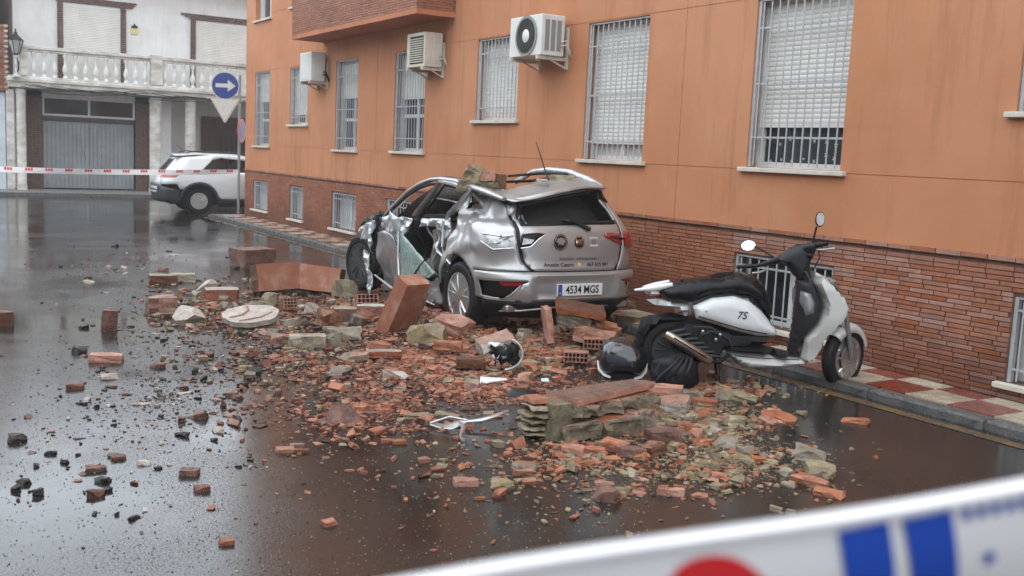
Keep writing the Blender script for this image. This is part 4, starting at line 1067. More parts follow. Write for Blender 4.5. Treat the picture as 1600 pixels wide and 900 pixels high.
# torn door skins: sheets of crumpled metal
def crumple(name, outl, y, m, amp=.05, sc=5, res=.035, seed=0, tilt=0., par=cc, fold=.5):
    def g(u, v):
        p = Vector((u, y, v)); d = amp*(ridged(p, sc, seed)-fold)+amp*.45*(ridged(p, sc*2.4, seed+5)-.5)
        return Vector((u+amp*.3*noise.noise(p*6+Vector((seed, 0, 0))), y+tilt*(v-.6)+d, v+amp*.35*noise.noise(p*5+Vector((0, seed, 3)))))
    return panel(name, outl, g, m, par, [], res, .005, 15)
crumple('front_door', [(2.02, .20), (2.93, .17), (2.98, .60), (2.86, .80), (2.62, .84), (2.42, .80), (2.25, .55), (2.12, .40)], .86, MT['silver'], .03, 2.4, seed=2, tilt=.22)
crumple('front_door_skin', [(2.10, 1.03), (2.12, .94), (2.45, .70), (2.66, .70), (2.88, .82), (2.86, .98), (2.70, 1.06), (2.45, 1.01)], .82, MT['bare'], .055, 4.5, res=.028, seed=7)
crumple('rear_door', [(1.27, .20), (2.05, .18), (2.00, .36), (1.75, .42), (1.45, .40), (1.34, .47)], .86, MT['silver'], .03, 3, seed=12)
crumple('rear_door_skin', [(1.18, 1.10), (1.30, 1.08), (1.95, 1.03), (1.98, .94), (1.6, .97), (1.38, .93), (1.30, .84), (1.22, .92)], .80, MT['bare'], .05, 6, res=.026, seed=31)
for k, (a, b) in enumerate((((1.98, .98), (1.95, .50)), ((1.78, .95), (1.58, .46)), ((1.70, .93), (1.40, .60)), ((1.32, .90), (1.50, .52)))):
    pts = [Vector((a[0]+(b[0]-a[0])*t+.03*math.sin(t*9+k), .74+.04*math.sin(t*7+k*2), a[1]+(b[1]-a[1])*t)) for t in [i/8 for i in range(9)]]
    MB().tube(pts, [.022-.008*(i/8) for i in range(9)], 5, flat=.5).build('torn_strip', MT['bare'] if k in (1, 2) else MT['black'], cc)
crumple('airbag', [(1.38, .95), (1.62, .93), (1.60, .66), (1.48, .56), (1.40, .70)], .66, MT['cream'], .04, 4, seed=40)
crumple('airbag', [(1.72, .92), (1.80, .92), (1.77, .70), (1.70, .74)], .70, MT['cream'], .03, 5, seed=43)
gs = crumple('hanging_glass', [(2.10, .86), (1.95, .83), (1.66, .72), (1.15, .535), (1.30, .47), (1.58, .40), (1.97, .31)], .975, MT['green_glass'], .012, 3, seed=50, tilt=-.05); gs['label'] = 'pale green side window hanging out as one crazed sheet'
MB().tube([(2.12, .965, .88), (2.07, .985, .60), (1.97, 1.0, .30)], [.014, .012, .016], 6).build('glass_edge', MT['bare'], cc)
MB().tube([(1.70, .985, .40), (1.52, .975, .56), (1.38, .97, .66)], .022, 5, flat=.3).build('glass_band', MT['dark_trim'], cc)
MB().tube([(2.9, .90, .30), (2.35, .93, .225), (2.1, .94, .22)], [.012, .02, .016], 6, flat=.6).build('sill_trim', MT['bare'], cc)
MB().tube([(1.85, .93, .27), (1.55, .94, .22), (1.25, .93, .19)], [.016, .026, .008], 6, flat=.6).build('sill_trim', MT['bare'], cc)
# left front corner: ragged wing and wheel
crumple('front_wing', [(2.95, .93), (3.12, .90), (3.42, .80), (3.40, .62), (3.22, .54), (3.10, .50), (3.06, .66)], .88, MT['bare'], .05, 5, res=.03, seed=60)
crumple('front_wing_strip', [(3.24, .56), (3.10, .52), (3.02, .30), (2.96, .06), (3.05, .04), (3.10, .24), (3.18, .40)], .90, MT['bare'], .05, 7, res=.024, seed=66)
crumple('wing_liner', [(2.80, .84), (2.98, .96), (3.3, .98), (3.5, .78), (3.6, .30), (3.3, .12), (3.0, .14), (2.92, .5)], .80, MT['black'], .07, 4, seed=70)
crumple('bonnet', [(2.85, .98), (3.3, 1.02), (3.7, .92), (3.9, .80), (3.5, .86), (3.1, .92)], .70, MT['black'], .06, 4, seed=74)
panel('bonnet_sheet', [(2.8, -.74), (3.7, -.70), (3.85, 0), (3.7, .55), (3.2, .66), (2.85, .70)], lambda u, v: Vector((u, v, 1.0-.14*smoothstep(3, 3.9, u)-.25*smoothstep(.2, .8, v)+.05*ridged(Vector((u, v, 0)), 3, 8))), MT['silver'], cc, res=.08, thick=.01)
# wheels, interior, underside
for (x, y, s_) in ((.82, .785, 1), (.87, -.785, -1), (3.42, -.785, -1)): wheel(cc, x, y, .345, r=.34, rim=.232, side=s_)
wheel(cc, 3.40, .80, .385, r=.34, rim=.232, side=1, rimmat=MT['dark_trim'], yaw=R(8))
MB().box((.45, -.60, .24), (3.8, .60, .42)).build('underbody', MT['black'], cc)
for x_, s_ in ((.5, 1), (.5, -1)):
    pts = [Vector((.83+.40*math.cos(a), s_*.62, .36+.40*math.sin(a))) for a in [i*math.pi/12 for i in range(13)]]
    m_ = MB()
    for i in range(12): m_.add([pts[i], pts[i+1], pts[i+1]+Vector((0, s_*.20, 0)), pts[i]+Vector((0, s_*.20, 0))], [(0, 1, 2, 3)])
    m_.add(pts, [tuple(range(13))]); m_.build('wheel_well', MT['black'], cc)
panel('headliner', [(.45, -.56), (.45, .56), (1.3, .60), (2.3, .52), (2.3, -.56)], lambda u, v: croof(u, v)-Vector((0, 0, .05+.16*smoothstep(1.0, 1.8, u))), MT['dark'], cc, res=.1)
panel('side_window', [(lx(.93), 1.11), (lx(2.64), 1.09), (lx(2.2), 1.37), (lx(1.2), 1.47)], lambda l, z: cs.wrap(-l, z, -.012), MT['car_glass'], cc, res=.12)
panel('windscreen', [(2.30, -.60), (3.0, -.74), (3.0, .66), (2.30, .50)], lambda u, v: Vector((u, v, 1.36-(u-2.3)*.62+.03*noise.noise(Vector((u*3, v*3, 0))))), mat('crazed_windscreen', (.30, .26, .24), .35, var=.5, scale=22, detail=8), cc, res=.1)
panel('dark_backing', [(-.66, .9), (.66, .9), (.72, 1.25), (.70, 1.49), (-.70, 1.49), (-.72, 1.25)], cs.fn(-.16), MT['dark'], cc, res=.08)  # black sheet painting the unlit cabin dark behind the broken window
m_ = MB(); m_.box((.50, -.70, .40), (2.9, .70, .44)); m_.box((.42, -.62, .44), (.46, .62, 1.08)); m_.box((2.75, -.72, .4), (2.95, .72, .95)); m_.box((.5, -.78, .4), (2.9, -.74, 1.12)); m_.build('cabin', MT['dark'], cc)
for yy in (.36, -.36):
    for xx, nm in ((1.25, 'rear_seat'), (2.05, 'front_seat')):
        s_ = puff(nm, [(-.12, .45), (.45, .45), (.48, .56), (.06, .62), (-.10, 1.02), (-.22, 1.0)], .25, .07, MT['seat'], cc, res=.06); s_.location = (xx, yy, -.03)
        h_ = puff('headrest', [(-.24, 1.02), (-.12, 1.04), (-.14, 1.20), (-.25, 1.18)], .12, .05, MT['seat'], s_, res=.05)
MB().sphere((2.72, .33, .86), (.03, .18, .18), 16, 10).build('steering_wheel', MT['black'], cc, 50)
# antenna
MB().tube([(.66, .0, 1.52), (.68, 0, 1.56), (.92, .0, 1.90)], [.022, .008, .004], 6).build('antenna', MT['black'], cc)
MB().box((.90, -.02, .55), (.94, .02, .6)).build('rear_latch', MT['red_trim'], cc) if False else None
# ------------------------------------------------------------------ white scooter on its stand (local: x forward, y left = away from the camera, z up)
MT['scoot_white'] = mat('white_scooter_plastic', (.60, .61, .61), .22, coat=.4, var=.06, scale=4)
MT['scoot_pearl'] = mat('pearl_grey_white_plastic', (.50, .495, .47), .24, coat=.4, var=.06, scale=4)
MT['seat_black'] = mat('wet_black_vinyl_seat', (.008, .008, .009), .26, var=.2, scale=6, rvar=.1, spec=.25)
MT['dark_plastic'] = mat('charcoal_plastic', (.016, .017, .020), .42, spec=.3, var=.15, scale=10)
MT['muffler'] = mat('muffler_steel', (.42, .36, .31), .3, metal=.9, var=.25, scale=14)
MT['mirror'] = mat('mirror_glass', (.9, .9, .9), .03, metal=1)
sc_ = thing('motor_scooter', 'white motor scooter with black seat parked on its stand against the brick wall', 'scooter', (5.448, 6.274, 0), R(-30.74))
cowl = [(.105, .625), (.25, .698), (.426, .722), (.553, .686), (.653, .611), (.75, .505), (.79, .454), (.773, .411), (.632, .41), (.446, .444), (.265, .494), (.137, .526)]
for s_ in (-1, 1):
    o = puff('side_cowl', cowl, .07, .09, MT['scoot_white'], sc_, off=.125*s_, res=.018)
    if s_ < 0:
        f_ = lambda u, v: Vector((.49+u+v*.25, -.199, .575+v))
        mobj('lettering', text_mesh('lettering', '7S', .085, MT['letter_dark'], f_, bold=.001), o)
        mobj('lettering', text_mesh('lettering', 'evo', .022, MT['letter_dark'], lambda u, v: Vector((.49+u, -.199, .515+v))), o) if False else None
        MB().tube([(.14, -.192, .555), (.3, -.196, .515), (.5, -.194, .465), (.70, -.180, .435)], .005, 5).build('cowl_crease', MT['dark_plastic'], o)
seat = [(-.159, .754), (-.043, .806), (.10, .838), (.238, .862), (.32, .862), (.485, .907), (.595, .886), (.689, .812), (.734, .704), (.765, .506), (.70, .55), (.60, .682), (.426, .725), (.251, .70), (.109, .64), (-.089, .636), (-.149, .681)]
st_ = puff('seat', seat, .155, .09, MT['seat_black'], sc_, res=.022)
puff('seat_fold', [(.22, .855), (.30, .885), (.44, .905), (.42, .875)], .10, .04, MT['seat_black'], st_, res=.03)
tl_ = puff('tail_fairing', [(-.25, .645), (-.106, .667), (.094, .629), (.097, .587), (.085, .53), (.062, .526), (.05, .56), (-.01, .545), (-.023, .582), (-.191, .611)], .12, .05, MT['scoot_white'], sc_, res=.03)
rk = MB()
for s_ in (-1, 1): rk.tube([(-.355+.06*(s_+1), .03*s_, .722), (-.27, .05*s_, .735), (-.17, .07*s_, .755), (-.06, .09*s_, .785)], [.010, .018, .028, .02], 8)
rk.tube([(-.27, -.06, .735), (-.27, .06, .735)], .016, 6)
rk.build('rear_rack', MT['scoot_white'], sc_, 50)
puff('rack_block', [(-.265, .70), (-.25, .745), (-.15, .765), (-.125, .69), (-.22, .672)], .07, .03, MT['scoot_white'], sc_, res=.03)
puff('tail_light', [(-.19, .67), (-.13, .70), (-.10, .67), (-.14, .65)], .07, .02, MT['lamp_red'], sc_, res=.03)
# engine, swing arm and frame bulk
puff('engine', [(.10, .53), (.28, .49), (.46, .44), (.77, .42), (.75, .33), (.40, .26), (.34, .16), (.14, .16), (-.02, .26), (-.10, .42)], .13, .05, MT['black'], sc_, res=.04)
puff('rear_mudguard', [(-.28, .50), (-.05, .55), (.12, .52), (.08, .46), (-.12, .46), (-.24, .36), (-.30, .22), (-.33, .30)], .08, .03, MT['black'], sc_, res=.04)
eng = MB()
for k in range(7): eng.tube([(-.12+.05*k, -.14, .36-.03*k), (-.05+.05*k, -.17, .42-.03*k), (.05+.05*k, -.15, .44-.035*k)], .014, 6)
eng.tube([(.18, -.16, .40), (.26, -.18, .44), (.34, -.15, .40)], .012, 6); eng.build('engine_hoses', MT['dark_plastic'], sc_, 60)
for p in ((.19, -.17, .43), (.33, -.17, .41), (.30, -.165, .37)): MB().sphere(p, (.014, .01, .016), 8, 6).build('bolt', MT['alloy'], sc_, 60)
mu = MB().tube([(-.11, -.20, .405), (-.09, -.205, .395), (.10, -.20, .29), (.25, -.19, .207), (.27, -.185, .195)], [.028, .040, .043, .040, .022], 16); mo = mu.build('muffler', MT['muffler'], sc_, 50)
MB().tube([(-.05, -.247, .385), (.10, -.248, .30), (.22, -.236, .232)], [.010, .014, .010], 6, flat=.5).build('heat_shield', MT['black'], mo)
MB().tube([(.26, -.185, .20), (.34, -.17, .19), (.42, -.12, .24)], .016, 8).build('exhaust_pipe', MT['black'], mo)
wheel(sc_, -.02, 0, .243, r=.245, rim=.165, w_=.11, side=-1, spokes=5, rimmat=MT['dark_trim'])
# footboard and belly
puff('belly_fairing', [(.402, .262), (.46, .20), (.514, .156), (.58, .121), (.832, .127), (.987, .155), (1.079, .191), (1.039, .226), (.85, .236), (.644, .246)], .17, .10, MT['scoot_pearl'], sc_, res=.018)
puff('footboard', [(.381, .325), (.60, .33), (.743, .31), (.90, .275), (1.058, .259), (1.04, .222), (.85, .236), (.644, .246), (.402, .262)], .165, .03, MT['dark_plastic'], sc_, res=.035)
# leg shield
def shield_w(u, v): return .62+.38*smoothstep(.2, .6, v)-.12*smoothstep(.8, .95, v)
puff('leg_shield', [(1.075, .938), (1.145, .91), (1.252, .81), (1.332, .73), (1.35, .647), (1.306, .545), (1.203, .403), (1.134, .23), (1.069, .185), (1.02, .232), (1.03, .398), (1.12, .503), (1.165, .642), (1.145, .74), (1.075, .841)], .20, .022, MT['scoot_pearl'], sc_, res=.022, wf=shield_w, minw=.55)
il = puff('inner_shield', [(.962, .855), (1.04, .90), (1.07, .845), (1.13, .74), (1.145, .642), (1.10, .503), (1.02, .398), (1.0, .235), (.925, .27), (.955, .461), (.967, .631)], .15, .03, MT['dark_plastic'], sc_, res=.022, wf=shield_w)
puff('glove_panel', [(.972, .783), (1.031, .769), (1.074, .693), (1.065, .613), (1.004, .59), (.972, .689)], .172, .02, MT['steel'], il, res=.022, wf=shield_w, minw=.9)
puff('steering_column', [(.955, .95), (1.04, 1.0), (1.07, .88), (1.0, .83), (.955, .86)], .06, .03, MT['dark_plastic'], sc_, res=.03)
MB().tube([(1.19, -.19, .86), (1.24, -.185, .80), (1.28, -.175, .75)], [.006, .014, .006], 6, flat=.4).build('indicator', MT['dark_trim'], sc_)
# front fork, mudguard and wheel turned into the wall
fy_ = R(38)
fk = bpy.data.objects.new('front_fork', None)
fm = MB()
for s_ in (-1, 1): fm.tube([(-.13, .075*s_, .62), (-.02, .078*s_, .32), (.005, .075*s_, .235)], [.020, .022, .018], 10)
fm.tube([(-.15, 0, .66), (-.24, 0, .88)], .026, 10)
fko = fm.build('front_fork', MT['steel'], sc_, 60, loc=(1.386, 0, 0)); fko.rotation_euler = (0, 0, fy_)
m_ = MB(); na, nb = 16, 9; gv = []
for i in range(na+1):
    a = R(18+i*118/na); 
    for j in range(nb+1):
        t = (j/nb-.5)*2; rr_ = .285-.075*abs(t)**3; gv.append(Vector((rr_*math.cos(a), .074*math.sin(t*1.45)/math.sin(1.45), .245+rr_*math.sin(a))))
m_.add(gv, [(i*(nb+1)+j, i*(nb+1)+j+1, (i+1)*(nb+1)+j+1, (i+1)*(nb+1)+j) for i in range(na) for j in range(nb)])
mgo = m_.build('front_mudguard', MT['scoot_pearl'], fko, 50); sm_ = mgo.modifiers.new('solid', 'SOLIDIFY'); sm_.thickness = .006
fwh = wheel(sc_, 1.386, 0, .243, r=.243, rim=.17, w_=.105, side=-1, spokes=5, rimmat=MT['alloy'], yaw=fy_)
MB().lathe([(.05, -.058), (.115, -.058), (.115, -.062), (.05, -.062)], ax='y', n=28, closed=True).build('brake_disc', MT['alloy'], fwh)
# handlebar with cover, grips, levers and mirrors
hc = puff('handlebar_cover', [(.80, 1.02), (.86, 1.10), (.937, 1.15), (1.02, 1.15), (1.09, 1.11), (1.06, 1.03), (1.03, .93), (.97, .86), (.92, .90), (.875, .955)], .085, .05, MT['dark_plastic'], sc_, res=.03)
hbm = MB(); hbm.tube([(.70, .33, .925), (.79, .208, .97), (.88, .10, 1.03), (.97, 0, 1.09), (1.03, -.075, 1.135), (1.06, -.11, 1.15)], [.02, .03, .052, .07, .05, .03], 10, flat=.8); hbm.build('handlebar', MT['dark_plastic'], sc_, 60)
for nm, pts, r_, mm in (('grip', [(.577, .463, .897), (.70, .33, .925)], .017, 'black'), ('grip', [(1.05, -.10, 1.148), (1.12, -.185, 1.178)], .019, 'black'),
                        ('lever', [(.76, .25, .90), (.725, .29, .875), (.68, .34, .862)], .009, 'alloy'), ('lever', [(1.06, -.12, 1.118), (1.10, -.165, 1.125), (1.165, -.24, 1.145)], .009, 'alloy')):
    MB().tube(pts, r_, 8).build(nm, MT[mm], sc_, 60)
def mirror(stem, c, rx, rz_, tilt, face):
    o = MB().tube(stem, [.010, .008, .009], 8).build('mirror_stem', MT['black'], sc_, 60)
    m_ = MB(); m_.lathe([(.001, .020), (.55, .018), (.85, .008), (1.0, -.006), (.96, -.012), (.001, -.012)], ax='y', n=28)
    Rm = Matrix.Rotation(face, 4, 'Z') @ Matrix.Rotation(R(-24), 4, 'X') @ Matrix.Rotation(tilt, 4, 'Y')
    m_.v = [Rm @ Vector((v[0]*rx, v[1], v[2]*rz_)) for v in m_.v]
    h_ = m_.build('mirror_head', MT['black'], o, 50, loc=c)
    g = MB(); g.add([Rm @ Vector((rx*.86*math.cos(a), -.0135, rz_*.86*math.sin(a))) for a in [i*math.pi/14 for i in range(28)]], [tuple(range(28))])
    g.build('mirror_glass', MT['mirror'], h_)
mirror([(1.036, -.085, 1.15), (1.040, -.09, 1.22), (1.050, -.10, 1.30)], (1.062, -.12, 1.358), .042, .068, R(22), R(18))
mirror([(.80, .20, 1.02), (.74, .27, 1.06), (.68, .34, 1.085)], (.638, .39, 1.085), .068, .050, R(-14), R(-6))
# stand
for (a, b) in (((.36, -.10, .20), (.365, -.17, .012)), ((.36, .10, .20), (.40, .17, .012))): MB().tube([a, b], .014, 6).build('stand_leg', MT['black'], sc_)
MB().tube([(.365, -.17, .012), (.30, -.19, .012)], .013, 6).build('stand_foot', MT['black'], sc_)
# ------------------------------------------------------------------ black top case on the road
MT['gloss_black'] = mat('glossy_black_plastic', (.008, .009, .012), .12, coat=.7)
tcs = thing('top_case', 'glossy black rounded top case with a pale rim standing in front of the scooter', 'top case', (5.10, 6.50, 0), R(-36))
puff('shell', [(-.205, .12), (-.195, .20), (-.16, .27), (-.10, .315), (0, .33), (.10, .318), (.165, .275), (.203, .20), (.21, .12), (.19, .05), (.15, .015), (-.14, .015), (-.185, .05)], .19, .14, MT['gloss_black'], tcs, res=.03)
MB().tube([(-.198, -.06, .13), (-.185, -.10, .07), (-.14, -.12, .028), (-.09, -.13, .012)], [.008, .014, .016, .010], 6, flat=.6).build('pale_rim', MT['scoot_pearl'], tcs)
MB().tube([(.198, -.06, .13), (.188, -.10, .07), (.15, -.12, .028), (.10, -.13, .012)], [.008, .014, .016, .010], 6, flat=.6).build('pale_rim', MT['scoot_pearl'], tcs)
panel('face_panel', [(-.13, .13), (.0, .115), (.13, .13), (.125, .25), (.07, .285), (-.07, .285), (-.125, .25)], lambda u, v: Vector((u, -.196+.075*smoothstep(.18, .33, v)+.03*(u/.13)**2, v)), mat('smoky_reflector_panel', (.03, .035, .045), .16, coat=.6), tcs, res=.04, thick=.01)
MB().box((-.13, -.12, 0), (.13, .12, .05)).build('base_plate', MT['black'], tcs, bevel=.01)
# ------------------------------------------------------------------ crumpled black bag against the rear wheel
bg = thing('black_bag', 'crumpled black bag slumped on the road against the scooter rear wheel', 'bag', (5.25, 6.03, 0), R(-35))
bm = bmesh.new(); bmesh.ops.create_icosphere(bm, subdivisions=4, radius=1)
for v in bm.verts:
    p = v.co.copy(); d = 1+.20*noise.noise(p*1.6+Vector((3, 0, 0)))+.10*(1-abs(noise.noise(p*3.4))*2)
    v.co = Vector((p.x*.19*d, p.y*.13*d, max(0, .12+p.z*.135*d)))
me = bpy.data.meshes.new('bag_body'); bm.to_mesh(me); bm.free(); me.materials.append(mat('black_nylon', (.009, .009, .012), .5, spec=.25, var=.2, scale=10)); me.shade_smooth(); mobj('bag_body', me, bg)
for k in range(4):
    MB().tube([(-.15+.07*k, -.10, .05), (-.10+.06*k, -.135-.008*k, .12), (.0+.04*k, -.10, .22), (.04+.03*k, -.04, .25)], [.012, .016, .014, .01], 6).build('bag_fold', MT['black'], bg, 60)

# cables, seams and small fittings that break up the scooter's shells
for pts, r_ in (([(.86, .10, 1.02), (.93, .02, .98), (1.00, -.10, .93), (1.03, -.13, .86)], .007), ([(1.07, -.10, 1.13), (1.10, -.09, 1.06), (1.08, -.04, .97)], .006), ([(1.40, -.07, .30), (1.35, -.10, .45), (1.26, -.08, .60)], .006), ([(.12, -.14, .46), (.25, -.17, .47), (.40, -.16, .38), (.44, -.15, .30)], .008)):
    MB().tube(pts, r_, 6).build('brake_cable', MT['cable'], sc_, 60)
for pts, r_ in (([(.60, -.192, .67), (.68, -.185, .58), (.745, -.17, .50)], .0035), ([(.46, -.168, .245), (.70, -.172, .235), (.98, -.17, .235)], .004)):
    MB().tube(pts, r_, 5).build('panel_seam', MT['dark_plastic'], sc_)
for p in ((.20, -.198, .60), (.735, -.165, .44), (.52, -.165, .19), (.98, -.165, .20)): MB().sphere(p, (.008, .005, .008), 8, 6).build('screw', MT['steel'], sc_, 60)
MB().sphere((1.02, -.09, 1.07), (.03, .02, .022), 10, 8).build('switch_block', MT['black'], sc_, 60)
